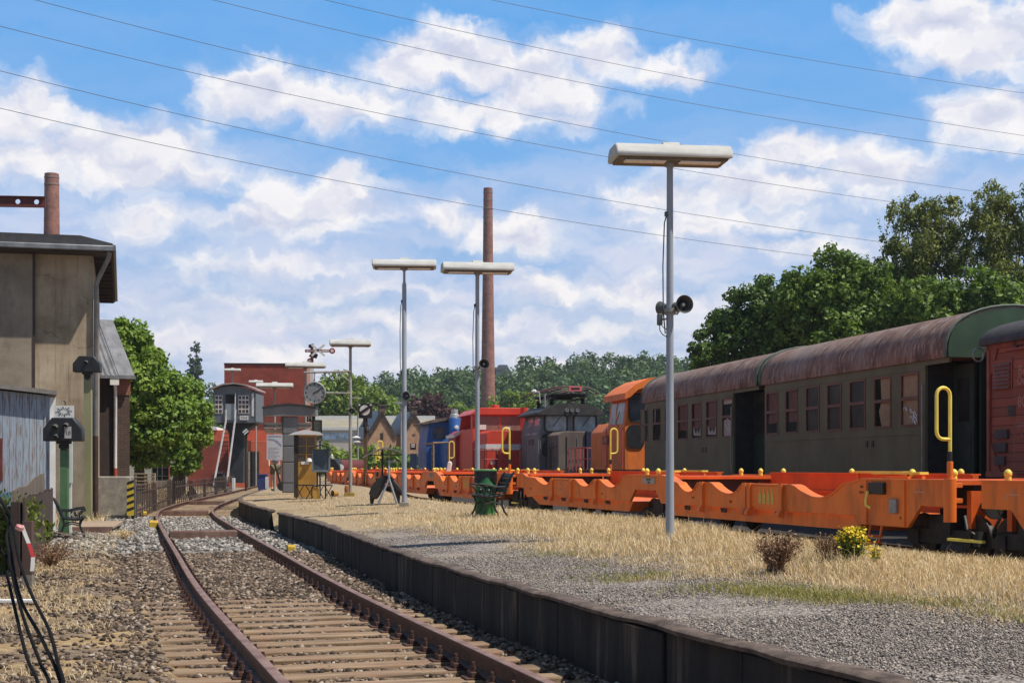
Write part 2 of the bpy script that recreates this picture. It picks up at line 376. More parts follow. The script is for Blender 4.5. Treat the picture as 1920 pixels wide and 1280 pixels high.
def platform_mat():
    m, nt, p, v = base_mat('platform_gravel')
    vo = nd(nt, 'ShaderNodeTexVoronoi'); vo.inputs['Scale'].default_value = 62; nt.links.new(v, vo.inputs['Vector'])
    g = nd(nt, 'ShaderNodeSeparateColor'); nt.links.new(vo.outputs['Color'], g.inputs[0])
    col = ramp(nt, g.outputs[0], [(0, (.07, .06, .054)), (.4, (.2, .172, .153)), (.75, (.32, .274, .24)), (1, (.48, .41, .35))])
    b = noise_n(nt, v, 5, 7, .68); a = noise_n(nt, v, .8, 6, .6)
    tan = ramp(nt, b, [(.3, (.24, .175, .1)), (.7, (.5, .375, .225))])
    s = nd(nt, 'ShaderNodeSeparateXYZ'); nt.links.new(v, s.inputs[0])
    yy = math_n(nt, 'MULTIPLY_ADD', a, 9, s.outputs[1])
    fr = nd(nt, 'ShaderNodeMapRange'); fr.inputs['From Min'].default_value = 23; fr.inputs['From Max'].default_value = 28; nt.links.new(yy, fr.inputs['Value'])
    thatch = nd(nt, 'ShaderNodeMapRange'); thatch.inputs['From Min'].default_value = 1.1; thatch.inputs['From Max'].default_value = 1.75
    nt.links.new(math_n(nt, 'ADD', math_n(nt, 'ADD', s.outputs[0], math_n(nt, 'MULTIPLY_ADD', s.outputs[1], .283, -3.95)), math_n(nt, 'MULTIPLY', a, 1.1)), thatch.inputs['Value'])
    patch = ramp(nt, a, [(.52, (0, 0, 0)), (.66, (.4, .4, .4))])
    col = mixc(nt, math_n(nt, 'MAXIMUM', math_n(nt, 'MAXIMUM', math_n(nt, 'MULTIPLY', fr.outputs[0], .85), math_n(nt, 'MULTIPLY', thatch.outputs[0], .8)), patch), col, tan)
    nt.links.new(col, p.inputs['Base Color']); p.inputs['Roughness'].default_value = .92; p.inputs['Specular IOR Level'].default_value = .2
    bump_to(nt, p, math_n(nt, 'ADD', vo.outputs['Distance'], b), .7, .012)
    return m
mat_ground = ground_mat(); mat_plat = platform_mat()
mat_yard = mk('yard_ground', (.2, .17, .12), (.09, .085, .05), .5, .95, bump=.5, bscale=6)
mat_hill = mk('hill_ground', (.05, .075, .03), (.025, .045, .02), .05, .95)

# ------------------------------------------------------------------ ground: one far sheet with the hill, one fine sheet by the track
def hillZ(X, Y):
    r = np.clip((Y - 230) / 240, 0, 1); r = r*r*(3-2*r)
    return -.32 + r * (16 + 5*np.sin(X/95.0 + 1.1) + 3*np.sin(X/41.0)) * np.clip(1 - np.clip((-X - 45)/230, 0, .6), .3, 1)
gx_, gy_ = np.meshgrid(np.linspace(-900, 900, 73), np.concatenate([np.linspace(-60, 220, 15), np.linspace(230, 1500, 60)]))
V = np.stack([gx_, gy_, hillZ(gx_, gy_)], -1).reshape(-1, 3)
ny, nx = gx_.shape; i = np.arange((ny-1)*(nx-1)); r0 = (i // (nx-1))*nx + i % (nx-1)
tag(raw_mesh('terrain', V, np.stack([r0, r0+1, r0+nx+1, r0+nx], -1), mat_yard, smooth=True), kind='structure')
us = np.concatenate([np.linspace(-16, -4, 70), np.linspace(-3.95, 2.6, 110)]); ys = np.concatenate([np.arange(3, 24, .09), np.arange(24, 60, .3), np.arange(60, 130, 2)])
U, YY = np.meshgrid(us, ys); XX = np.maximum(trackX(YY), -60) + U
ok = np.minimum(XX, edgeX(YY) + .4); XX = ok
V = np.stack([XX, YY, bedZ(XX, YY)], -1).reshape(-1, 3); ny, nx = U.shape; i = np.arange((ny-1)*(nx-1)); r0 = (i // (nx-1))*nx + i % (nx-1)
tag(raw_mesh('track_bed', V, np.stack([r0, r0+1, r0+nx+1, r0+nx], -1), mat_ground, smooth=True), kind='structure')

# ------------------------------------------------------------------ platform
GAP0, GAP1 = 30.9, 32.4
us = np.concatenate([np.linspace(.0, 4.3, 60), np.linspace(4.4, 7.2, 16)]); ys = np.concatenate([np.arange(1, 24, .12), np.arange(24, 130, .5)])
U, YY = np.meshgrid(us, ys)
inset = np.zeros_like(YY); gm = (YY > GAP0 - .05) & (YY < GAP1 + .05)
XX = edgeX(YY) + .06 + U*1.04
ZZ = platZ(U) + (fbm(XX, YY, .7, 8) - .5) * .03 * (U > .1)
ZZ = np.where(gm & (U < 1.6), np.interp(U, [0, 1.6], [-.12, .38]), ZZ)      # ramp of the foot crossing
V = np.stack([XX, YY, ZZ], -1).reshape(-1, 3); ny, nx = U.shape; i = np.arange((ny-1)*(nx-1)); r0 = (i // (nx-1))*nx + i % (nx-1)
tag(raw_mesh('platform', V, np.stack([r0, r0+1, r0+nx+1, r0+nx], -1), mat_plat, smooth=True), kind='structure')

# bed of the wagon and coach tracks, darkened in colour for shade under the wagons
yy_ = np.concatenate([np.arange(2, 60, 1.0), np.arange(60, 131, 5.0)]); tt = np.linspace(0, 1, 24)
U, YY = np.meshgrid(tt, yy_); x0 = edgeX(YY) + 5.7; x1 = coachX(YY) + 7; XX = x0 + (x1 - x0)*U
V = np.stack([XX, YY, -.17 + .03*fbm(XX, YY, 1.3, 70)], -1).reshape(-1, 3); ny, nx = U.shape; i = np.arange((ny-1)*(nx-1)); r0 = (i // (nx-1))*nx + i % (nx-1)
tag(raw_mesh('siding_bed', V, np.stack([r0, r0+1, r0+nx+1, r0+nx], -1), mk('shaded_ballast', (.045, .036, .028), (.018, .015, .012), 3, .95, bump=.8, bscale=18), smooth=True), kind='structure')
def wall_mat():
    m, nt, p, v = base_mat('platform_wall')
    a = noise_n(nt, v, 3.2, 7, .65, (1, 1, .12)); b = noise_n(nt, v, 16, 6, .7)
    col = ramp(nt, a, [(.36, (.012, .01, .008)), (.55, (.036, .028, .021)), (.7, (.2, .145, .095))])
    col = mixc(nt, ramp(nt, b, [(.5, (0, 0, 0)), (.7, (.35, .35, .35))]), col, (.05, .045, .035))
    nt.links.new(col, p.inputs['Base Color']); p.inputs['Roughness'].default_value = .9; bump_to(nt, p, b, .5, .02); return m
mat_wall = wall_mat(); mat_cope = mk('coping', (.2, .145, .11), (.07, .045, .034), 6, .9, bump=.6, bscale=24, dirt=(.05, .035, .025))
def wall_piece(name, label, y0, y1, cat='wall'):
    t = thing(name, label, cat, (float(edgeX(y0)), y0, -.2)); o = Vector((float(edgeX(y0)), y0, -.2))
    m = MB(); y = y0; k = 0
    while y < y1 - .05:                     # concrete slabs side by side
        ye = min(y + .98, y1); a = Vector((float(edgeX(y)), y, 0)) - o; b = Vector((float(edgeX(ye - .02)), ye - .02, 0)) - o
        d = (b - a).normalized(); n = Vector((d.y, -d.x, 0)); j = RD.uniform(-.012, .012)
        q = [a + n*j, b + n*j, b + n*.14, a + n*.14]
        z0, z1 = -.2, .455 + RD.uniform(-.008, .008)
        z0 += .2; z1 += .0
        m.add([Vector((p.x, p.y, -.15)) for p in q] + [Vector((p.x, p.y, z1 + RD.uniform(-.004, .004))) for p in q],
              [(0,3,2,1), (4,5,6,7), (0,1,5,4), (1,2,6,5), (2,3,7,6), (3,0,4,7)])
        y = ye; k += 1
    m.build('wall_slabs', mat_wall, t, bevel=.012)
    c = MB(); path = []
    for yy in np.arange(y0, y1 + .01, .3):
        yy = min(yy, y1); path.append(Vector((float(edgeX(yy)) + RD.uniform(-.014, .014), yy, RD.uniform(-.007, .007) + .655 - .2)) - Vector((o.x, o.y, 0)))
    c.sweep(path, [(-.03, .012), (.13, .012), (.13, .05), (-.012, .052), (-.034, .036)])
    c.build('coping', mat_cope, t)
    return t
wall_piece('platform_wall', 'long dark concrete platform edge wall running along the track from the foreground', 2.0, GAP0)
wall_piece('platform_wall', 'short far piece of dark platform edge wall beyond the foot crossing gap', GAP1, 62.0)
def gap_face():
    m = MB(); m.box(0, .3, 0, .06, 0, .46)
    return m

# ------------------------------------------------------------------ track: rails, sleepers with plates and screws
def rust_rail():
    m, nt, p, v = base_mat('rail_rust')
    a = noise_n(nt, v, 7, 6); col = ramp(nt, a, [(.35, (.045, .015, .006)), (.65, (.125, .046, .018))])
    nt.links.new(col, p.inputs['Base Color']); p.inputs['Roughness'].default_value = .62; bump_to(nt, p, noise_n(nt, v, 40, 5), .3, .004); return m
mat_rail = rust_rail()
mat_railtop = mk('rail_head', (.31, .18, .125), (.17, .08, .045), 4, .5, metal=.1, stretch=(1, 1, 1))
RAILP = [(-.0625, -.15), (.0625, -.15), (.0625, -.138), (.012, -.122), (.008, -.04), (.035, -.03), (.036, -.006), (-.036, -.006), (-.035, -.03), (-.008, -.04), (-.012, -.122), (-.0625, -.138)]
HEADP = [(-.036, -.0059), (.036, -.0059), (.034, -.0015), (.024, .001), (-.024, .001), (-.034, -.0015)]
def rail_pt(Y, off):
    d = (float(trackX(Y + .2)) - float(trackX(Y - .2))) / .4; n = Vector((1, -d, 0)).normalized()
    return Vector((float(trackX(Y)), Y, 0)) + n*off
ry = list(np.arange(2, 60, .35)) + list(np.arange(60, 115, 2))
for off, lab in ((-.7525, 'left rusty rail of the curving track beside the platform'), (.7525, 'right rusty rail, the one nearer the platform wall')):
    t = thing('rail', lab, 'rail', (0, 0, 0)); path = [rail_pt(y, off) for y in ry]
    m = MB(); m.sweep(path, RAILP); m.build('rail_web', mat_rail, t)
    m = MB(); m.sweep(path, HEADP); m.build('rail_head', mat_railtop, t)
def sleeper_mat():
    m, nt, p, v = base_mat('sleeper_wood'); oi = nd(nt, 'ShaderNodeObjectInfo')
    va = nd(nt, 'ShaderNodeVectorMath', operation='ADD'); sc = nd(nt, 'ShaderNodeVectorMath', operation='SCALE'); nt.links.new(oi.outputs['Location'], sc.inputs[0]); sc.inputs['Scale'].default_value = 3.1
    nt.links.new(v, va.inputs[0]); nt.links.new(sc.outputs[0], va.inputs[1]); w_ = va.outputs[0]
    g = noise_n(nt, w_, 10, 8, .7, (.12, 1, 1)); d = noise_n(nt, w_, 2.5, 5)
    col = ramp(nt, g, [(.3, (.075, .048, .03)), (.48, (.24, .16, .097)), (.7, (.41, .29, .18))])
    col = mixc(nt, ramp(nt, d, [(.45, (0, 0, 0)), (.65, (.6, .6, .6))]), col, (.27, .15, .09))
    nt.links.new(col, p.inputs['Base Color']); p.inputs['Roughness'].default_value = .9; bump_to(nt, p, g, .9, .02); return m
mat_sleeper = sleeper_mat(); mat_plate = mk('rust_plate', (.11, .045, .028), (.045, .02, .014), 14, .75, bump=.3, bscale=60)
sl_proto = thing('sleeper', 'weathered brown wooden sleeper lying crosswise under the rusty rails', 'sleeper', group='wooden sleepers of the near track')
m = MB(); m.box(-1.3, 1.3, -.11, .11, -.16, 0); m.build('sleeper_beam', mat_sleeper, sl_proto, bevel=.012)
for off in (-.7525, .7525):
    p = MB(); p.box(off-.17, off+.17, -.075, .075, 0, .014)
    for sx in (-.1, .1):
        p.box(off+sx-.028, off+sx+.028, -.055, .055, .014, .05)
    p.build('tie_plate', mat_plate, sl_proto, bevel=.004)
    for sx in (-.1, .1):
        q = MB(); q.cyl((off+sx, 0, .05), (off+sx, 0, .085), .023, n=6); q.cyl((off+sx, 0, .085), (off+sx, 0, .115), .013, n=8); q.build('screw', mat_plate, sl_proto)
def put_sleeper(Y, first=[1]):
    o = sl_proto if first[0] else copy_tree(sl_proto); first[0] = 0
    d = (float(trackX(Y + .2)) - float(trackX(Y - .2))) / .4
    o.location = (float(trackX(Y)), Y, -.164 + RD.uniform(-.008, .006)); o.rotation_euler = (0, 0, -math.atan(d) * 1.0 + 0 if False else math.atan(-d) * -1 * -1 * 1 + RD.uniform(-.012, .012))
    o.rotation_euler.z = -math.atan(-d) * -1 + RD.uniform(-.012, .012)
Y = 4.6
while Y < 27:
    put_sleeper(Y); Y += .455
# beams laid across between the rails, and the yellow markers by the track
mat_beam = mk('rusty_beam', (.22, .12, .085), (.12, .065, .05), 5, .7, bump=.2, bscale=30, dirt=(.3, .23, .17), dirt_amt=.4)
def cross_beam(Y, label, w=1.26, dep=.3, h=.11):
    d = (float(trackX(Y + .2)) - float(trackX(Y - .2))) / .4
    t = thing('crossing_beam', label, 'beam', (float(trackX(Y)), Y, -.1), math.atan(-d))
    m = MB(); m.box(-w/2, w/2, -dep/2, dep/2, -.06, h); m.build('casing', mat_beam, t, bevel=.01)
    m = MB(); m.box(-w/2+.01, w/2-.01, -dep/2+.02, dep/2-.02, h, h+.008); m.build('cover_plate', mat_beam, t)
cross_beam(28.4, 'brown steel beam casing lying between the rails, nearest one', 1.3, .42)
cross_beam(41.5, 'dark steel beam casing between the rails where the track starts to curve', 1.3, .3)
cross_beam(53.5, 'farthest dark steel beam casing across the bending rails', 1.3, .3)
mat_yel = mk('yellow_paint', (.72, .47, .03), (.52, .32, .02), 6, .6, dirt=(.12, .09, .04), dirt_amt=.5)
def yellow_block(x, y, z, sx, sy, sz, label):
    Yd = (ZC - z) * F / (y - HY); p = Vector((ax(x, Yd), Yd, z))
    t = thing('marker_block', label, 'marker', p, .27)
    m = MB(); m.prism([(-sy/2, 0), (sy/2, 0), (sy/2, sz*.75), (sy/2-.04, sz), (-sy/2+.04, sz), (-sy/2, sz*.75)], 'x', -sx/2, sx/2); m.build('block', mat_yel, t, bevel=.01)
    m = MB(); m.box(-sx/2-.03, sx/2+.03, -sy/2-.03, sy/2+.03, -.08, .015); m.build('foot_plate', mat_plate, t)
yellow_block(288, 989, -.12, .2, .22, .17, 'yellow box by the left rail where the curve begins')
yellow_block(268, 966, -.12, .2, .2, .12, 'small faded yellow box at the foot of the picket fence')
yellow_block(546, 1034, -.15, .13, .16, .12, 'yellow block on the ballast between right rail and platform wall')

# ------------------------------------------------------------------ ballast stones, gravel, grass (uncountable)
ico_v, ico_f = [], []
bm = bmesh.new(); bmesh.ops.create_icosphere(bm, subdivisions=1, radius=1)
ICO = np.array([v.co[:] for v in bm.verts]); ICOF = np.array([[v.index for v in f.verts] for f in bm.faces]); bm.free()
OCT = np.array([(1,0,0),(-1,0,0),(0,1,0),(0,-1,0),(0,0,1),(0,0,-1)], float); OCTF = np.array([(0,2,4),(2,1,4),(1,3,4),(3,0,4),(2,0,5),(1,2,5),(3,1,5),(0,3,5)])
def stones(P, size, base, faces, flat=.7, seed=1):
    g = np.random.default_rng(seed); n = len(P); k = len(base)
    B = base[None] * (1 + g.uniform(-.5, .4, (n, k, 1)))
    B = B * (size * g.uniform(.55, 1.35, n))[:, None, None] * np.stack([g.uniform(.8, 1.3, n), g.uniform(.7, 1.1, n), g.uniform(flat*.7, flat*1.2, n)], -1)[:, None]
    a = g.uniform(0, 2*PI, n); t = g.normal(0, .35, n); ca, sa, ct, st_ = np.cos(a), np.sin(a), np.cos(t), np.sin(t)
    x, y, z = B[..., 0], B[..., 1], B[..., 2]
    y, z = y*ct[:, None]-z*st_[:, None], y*st_[:, None]+z*ct[:, None]
    x, y = x*ca[:, None]-y*sa[:, None], x*sa[:, None]+y*ca[:, None]
    V = np.stack([x, y, z], -1) + P[:, None]
    Fq = (faces[None] + (np.arange(n)*k)[:, None, None]).reshape(-1, faces.shape[1])
    return V.reshape(-1, 3), Fq
mat_stone = island_mat('ballast', [(0, (.03, .022, .018)), (.3, (.075, .054, .04)), (.58, (.15, .105, .074)), (.8, (.23, .165, .12)), (.95, (.34, .27, .21)), (1, (.46, .38, .31))], .9)
mat_pale = island_mat('pale_ballast', [(0, (.06, .054, .048)), (.35, (.17, .152, .133)), (.7, (.3, .272, .243)), (1, (.5, .46, .42))], .9)
def scatter(n, fn):
    X, Y = fn(n); return X, Y
def yden(n, y0, y1, p=2.0):                # more stones near the eye
    q = rng.random(n); a, b = y0**(1-p), y1**(1-p); return (a + q*(b-a))**(1/(1-p))
Y = yden(75000, 7.6, 27, 1.8); d = rng.uniform(-2.9, 1.75, len(Y)); X = trackX(Y) + d
keep = (X < edgeX(Y) - .03) & (rng.random(len(Y)) < np.where(np.abs(d) < 1.3, np.interp(Y, [7, 12, 17, 20], [.42, .5, .95, 1]), np.where(d < -1.3, .35 + .5*(fbm(X, Y, 1.3, 21) > .5), 1)))
keep &= ~((np.abs(np.abs(d)-.75) < .09))
ph = np.mod(Y - d*.0 + d*.26 - 4.6, .455); on = (np.minimum(ph, .455-ph) < .125) & (np.abs(d) < 1.42) & (Y < 18.5)
keep &= ~on | (rng.random(len(Y)) < np.interp(Y, [7, 13, 16, 18.5], [.06, .1, .4, 1]))
keep &= ~((d < -1.45) & (rng.random(len(Y)) < np.interp(-d, [1.45, 2.0, 2.5], [.4, .8, .96])))
X, Y, d = X[keep], Y[keep], d[keep]
Z = bedZ(X, Y) + .006
pale = (Y + 3*fbm(X, Y, 2, 5)) > 25.2
P = np.stack([X, Y, Z], -1)
sz = np.interp(Y, [8, 30], [.02, .034])
V, Fq = stones(P[~pale], sz[~pale], ICO, ICOF, .75, 2); tag(raw_mesh('ballast_stones', V, Fq, mat_stone), kind='stuff')
Yp = rng.uniform(24, 40, 9000); dp = rng.uniform(-4.2, 1.7, 9000); Xp = trackX(Yp) + dp; kp = (Xp < edgeX(Yp) - .05) & (np.abs(np.abs(dp)-.75) > .09) & ((Yp + 3*fbm(Xp, Yp, 2, 5)) > 25.2)
Xp, Yp = Xp[kp], Yp[kp]; V, Fq = stones(np.stack([Xp, Yp, bedZ(Xp, Yp)+.01], -1), np.full(len(Xp), .038), ICO, ICOF, .7, 3)
tag(raw_mesh('pale_ballast_stones', V, Fq, mat_pale), kind='stuff')
# loose stones on the dirt to the left
Y = yden(9000, 7, 26, 1.7); X = trackX(Y) - 2.2 - rng.exponential(1.6, len(Y)); k = fbm(X, Y, 1.2, 30) + .3*rng.random(len(Y)) > .72
X, Y = X[k], Y[k]; V, Fq = stones(np.stack([X, Y, bedZ(X, Y)+.008], -1), np.full(len(X), .024), ICO, ICOF, .6, 6); tag(raw_mesh('loose_stones', V, Fq, mat_stone), kind='stuff')
# fine gravel on the platform
mat_grit = island_mat('grit', [(0, (.05, .042, .038)), (.3, (.18, .155, .138)), (.65, (.29, .25, .22)), (.9, (.37, .315, .275)), (1, (.58, .5, .43))], .9)
Y = yden(100000, 5.8, 22, 2.0); u = rng.uniform(.02, 3.0, len(Y)); X = edgeX(Y) + .06 + u*1.04
k = (fbm(X, Y, 1.1, 90) + .25*rng.random(len(Y))) > .42; X, Y, u = X[k], Y[k], u[k]
V, Fq = stones(np.stack([X, Y, platZ(u)+.004], -1), np.full(len(Y), .0088), OCT, OCTF, .6, 8); tag(raw_mesh('platform_grit', V, Fq, mat_grit), kind='stuff')
def blades(P, h, wdt, lean, seed):
    g = np.random.default_rng(seed); n = len(P); a = g.uniform(0, 2*PI, n); ld = g.normal(0, lean, (n, 2)) + np.array([-.06, -.02])
    dx = np.stack([np.cos(a), np.sin(a), np.zeros(n)], -1) * (wdt*.5)[:, None]
    mid = P + np.stack([ld[:, 0]*h*.4, ld[:, 1]*h*.4, h*.6], -1); tip = P + np.stack([ld[:, 0]*h*1.25, ld[:, 1]*h*1.25, h*np.clip(1-.25*np.abs(ld).sum(1), .55, 1)], -1)
    V = np.stack([P-dx, P+dx, mid+dx*.75, mid-dx*.75, tip+dx*.25, tip-dx*.25], 1).reshape(-1, 3); o = (np.arange(n)*6)[:, None]
    Fq = np.concatenate([o + np.array([[0, 1, 2, 3]]), o + np.array([[3, 2, 4, 5]])]); return V, Fq
straw = [(0, (.36, .24, .12)), (.2, (.64, .48, .27)), (.5, (.8, .64, .39)), (.8, (.88, .76, .52)), (.93, (.62, .38, .2)), (1, (.34, .34, .12))]
mat_grass = island_mat('dry_grass', straw, .8, .25, tcol=(1.1, 1, .7))
mat_green = island_mat('green_grass', [(0, (.16, .17, .05)), (.5, (.28, .26, .085)), (1, (.5, .4, .17))], .8, .25)
def grass_edge(Y): return np.interp(Y, [5, 8.6, 10, 11.5, 13, 15, 19, 22, 24], [2.2, 1.75, 1.35, .85, .9, 1.1, .75, .3, .1])
Y = yden(150000, 7.3, 46, 1.75); u = rng.uniform(0, 5.0, len(Y)); X = edgeX(Y) + .06 + u*1.04
e = grass_edge(Y) + (fbm(X, Y, .9, 40) - .5)*1.3
dens = np.clip((np.interp(Y, [17, 22], [4.62, 5.0]) - u)/.35, 0, 1) * np.clip((u - e)/.35, 0, 1) * np.interp(Y, [20, 26, 34], [1, .55, .25]) * np.clip(fbm(X, Y, 1.1, 44)*3.0 - .45, .2, 1)
k = rng.random(len(Y)) < dens; X, Y, u, e = X[k], Y[k], u[k], e[k]
h = np.clip((.06 + .17*np.clip((u-e)/1.2, 0, 1)) * rng.uniform(.5, 1.4, len(Y)) * (.35 + 1.4*fbm(X, Y, .7, 47)), .03, .42) * np.interp(Y, [18, 24, 32], [1, .75, .5])
h *= .38 * np.where(Y < 19, np.interp(u, [3.4, 4.3], [1, .55]), np.interp(u, [3.4, 4.3], [1, 1.35]))
h *= np.where((rng.random(len(Y)) < .02) & (Y < 22), 1.7, 1)
V, Fq = blades(np.stack([X, Y, platZ(u) - .01], -1), h, np.interp(Y, [7, 45], [.0055, .012]), .32, 9)
tag(raw_mesh('dry_grass', V, Fq, mat_grass), kind='stuff')
Y = yden(26000, 7.6, 16, 1.5); u = grass_edge(Y) + rng.normal(.05, .22, len(Y)); X = edgeX(Y) + .06 + u*1.04
k = rng.random(len(Y)) < np.clip(fbm(X, Y, 1.5, 52)*3 - 1.35, 0, .8); X, Y, u = X[k], Y[k], u[k]
V, Fq = blades(np.stack([X, Y, platZ(u) - .005], -1), rng.uniform(.02, .07, len(Y)), np.full(len(Y), .006), .5, 12); tag(raw_mesh('green_grass', V, Fq, mat_green), kind='stuff')
# thin dry grass in the dirt on the left
Y = yden(60000, 7.4, 34, 1.7); X = trackX(Y) - 1.7 - rng.exponential(2.2, len(Y))
k = (rng.random(len(Y)) < np.clip(fbm(X, Y, 1.5, 60)*3.4 - 1.35, 0, 1)) & (X > -.3556*Y - .5); X, Y = X[k], Y[k]
V, Fq = blades(np.stack([X, Y, bedZ(X, Y) - .01], -1), rng.uniform(.025, .1, len(Y)), np.full(len(Y), .006), .6, 13); tag(raw_mesh('thin_dry_grass', V, Fq, mat_grass), kind='stuff')
# straw verge along the picket fence
Y = rng.uniform(33, 90, 9000); X = -3.0 + trackX(Y)*1.0 + rng.uniform(-2.6, .9, 9000)
V, Fq = blades(np.stack([X, Y, np.full(len(Y), -.14)], -1), rng.uniform(.08, .3, len(Y)), np.full(len(Y), .02), .4, 14); tag(raw_mesh('verge_grass', V, Fq, mat_grass), kind='stuff')
# ------------------------------------------------------------------ orange pocket wagons
mat_or = mk('wagon_orange', (.88, .2, .02), (.78, .16, .014), 1.3, .5, dirt=(.2, .075, .028), dirt_amt=.6, dscale=2.6, dstretch=(1, 1, .3), bump=.12, bscale=3)
def chips(m, col=(.09, .035, .016), scale=22, thr=.66, amt=.8):
    nt = m.node_tree; p = nt.nodes['Principled BSDF']; src = p.inputs['Base Color'].links[0].from_socket
    tc = nd(nt, 'ShaderNodeTexCoord'); v = tc.outputs['Object']
    f = ramp(nt, noise_n(nt, v, scale, 6, .75), [(thr, (0, 0, 0)), (thr + .03, (amt,) * 3)])
    g2 = ramp(nt, noise_n(nt, v, 2.2, 4), [(.45, (0, 0, 0)), (.6, (1, 1, 1))])
    f = mixc(nt, 1, f, g2, 'MULTIPLY'); c = mixc(nt, f, src, col)
    s2 = ramp(nt, noise_n(nt, v, 7, 6, .7, (1, 1, .08)), [(.52, (0, 0, 0)), (.7, (.26,) * 3)]); c = mixc(nt, s2, c, tuple(x*1.4 for x in col))
    nt.links.new(c, p.inputs['Base Color'])
chips(mat_or)
mat_orin = mk('wagon_orange_inner', (.76, .13, .012), (.6, .09, .01), 2, .5, dirt=(.22, .08, .035), dirt_amt=.5)
mat_dark = mk('underframe', (.03, .025, .022), (.012, .011, .01), 5, .7, bump=.2)
mat_black = mk('black_paint', (.022, .022, .024), (.012, .012, .013), 6, .5)
mat_ylw = mk('signal_yellow', (.88, .73, .13), (.8, .63, .09), 5, .45, dirt=(.4, .28, .06), dirt_amt=.4, dscale=5)
mat_white = mk('white_paint', (.78, .77, .74), (.66, .65, .62), 5, .55)
mat_grey = mk('grey_metal', (.34, .34, .34), (.22, .22, .22), 6, .5, metal=.3)
mat_faint = mk('faded_lettering', (.62, .42, .3), (.5, .3, .2), 20, .7)
mat_wheel = mk('wheel_steel', (.05, .04, .035), (.02, .016, .014), 8, .6, metal=.4)
def dip(a0, z0, am, zm, a1, z1, n=14):    # scooped cut-out of the pocket wall, between flat shoulders
    o = []
    for i in range(n + 1):
        t = i / n; rim = z0 + (z1 - z0) * t; q = min(max((t - .12) / .76, 0), 1); k = math.log(.5) / math.log(min(max(((am - a0) / (a1 - a0) - .12) / .76, .2), .8))
        o.append((a0 + (a1 - a0) * t, rim - (rim - zm) * math.sin(PI * q ** k) ** .8))
    return o
def wagon(name, label, loc, rz, L, mir=False, marks=True):
    t = thing(name, label, 'freight wagon', loc, rz, 'orange pocket wagons coupled beyond the platform')
    K = L / 19.5
    def A(a): a = (a - .35) * K; return L - a if mir else a
    def poly(p): return [(A(a), z) for a, z in p]
    W = 2.55
    top = [(.35, 1.1), (2.5, 1.1), (2.75, 1.05)] + dip(2.8, 1.04, 3.75, .8, 4.8, .985) + [(6.2, .985)] + dip(6.3, .985, 6.95, .8, 7.85, .99) + dip(8.2, .985, 8.7, .8, 9.35, .98) + [(9.7, 1.08), (10.0, 1.11), (11.9, 1.11)]
    top += dip(12.05, 1.08, 12.8, .83, 13.7, .99) + dip(13.8, .99, 14.5, .83, 15.3, .99) + [(16.8, .99)] + dip(16.85, .99, 17.4, .83, 18.35, 1.0) + [(18.9, 1.02), (19.25, 1.1), (19.85, 1.1)]
    bot = [(19.85, .74), (19.3, .74), (18.95, .5), (17.9, .55), (11.75, .55), (11.45, .8), (10.35, .8), (10.05, .55), (2.65, .55), (2.62, .43), (1.28, .43), (.95, .74), (.35, .74)]
    for x0, x1 in ((-.03, .03), (W-.03, W+.03)):
        # split into three sheets so each outline stays simple
        m = MB(); m.prism(poly(top + bot), 'x', x0, x1); m.build('side_frame', mat_or, t, bevel=.008)
        f = MB()
        for pts in (top,):
            n = len(pts); xa, xb = (x0 - .02, x0 + .17) if x0 < 1 else (x1 - .17, x1 + .02)
            f.strip([(xa, A(a), z + .004) for a, z in pts], [(xb, A(a), z + .004) for a, z in pts]); f.strip([(xa, A(a), z - .02) for a, z in pts], [(xb, A(a), z - .02) for a, z in pts])
            f.strip([(xa, A(a), z + .004) for a, z in pts], [(xa, A(a), z - .02) for a, z in pts])
        f.build('top_flange', mat_or, t)
    for pts in ([(2.65, .55), (10.05, .55), (9.75, .33), (2.7, .33)], [(11.75, .55), (18.9, .55), (18.2, .33), (12.0, .33)]):
        m = MB(); m.prism(poly(pts), 'x', .06, W-.06); m.build('belly_trough', mat_or, t)
    for a0, a1 in ((2.9, 9.6), (12.1, 18.6)):
        m = MB(); lo, hi = sorted((A(a0), A(a1))); m.box(W-.42, W-.32, lo, hi, .5, 1.14); m.box(W-.46, W-.28, lo, hi, 1.14, 1.165); m.box(W-.46, W-.42, lo, hi, .8, .84); m.build('inner_beam', mat_orin, t)
        m = MB(); m.tube([(W-.47, A(a0+.9), 1.0), (W-.5, A(a0+.9), .95), (W-.5, A(a0+.75), .75), (W-.47, A(a0+.7), .6)], .05, 8); m.build('stanchion_arm', mat_orin, t)
    for a0, a1 in ((.4, 2.6), (9.9, 11.8), (18.9, 19.8)):
        lo, hi = sorted((A(a0), A(a1))); m = MB(); m.box(.05, W-.05, lo, hi, 1.03, 1.09); m.build('deck_plate', mat_orin, t)
        m = MB(); m.box(.5, W-.5, lo+.1, hi-.1, .75, 1.03); m.build('bolster', mat_dark, t)
    # ribs with feet on the pocket wall
    for a in (4.95, 6.28, 6.1, 8.05, 13.75, 15.42, 16.8):
        m = MB(); lo, hi = sorted((A(a-.06), A(a+.06))); m.box(-.085, -.03, lo, hi, .56, 1.0); m.prism([(-.1, .56), (-.03, .56), (-.03, .44), (-.14, .46), (-.14, .5)], 'y', lo, hi); m.build('stake_bracket', mat_or, t)
    for a in (5.2, 7.3, 8.9, 13.2, 14.6, 16.2, 17.6):
        m = MB(); lo, hi = sorted((A(a-.05), A(a+.05))); m.prism([(-.02, .54), (.06, .54), (.06, .46), (0, .46)], 'y', lo, hi); m.build('drain_lug', mat_dark, t)
    # panel frames, small boxes and plates
    for a0, a1 in ((5.05, 6.05), (15.6, 16.7)):
        m = MB(); lo, hi = sorted((A(a0), A(a1))); m.box(-.05, -.03, lo, hi, .6, .95); m.build('sign_panel', mat_or, t)
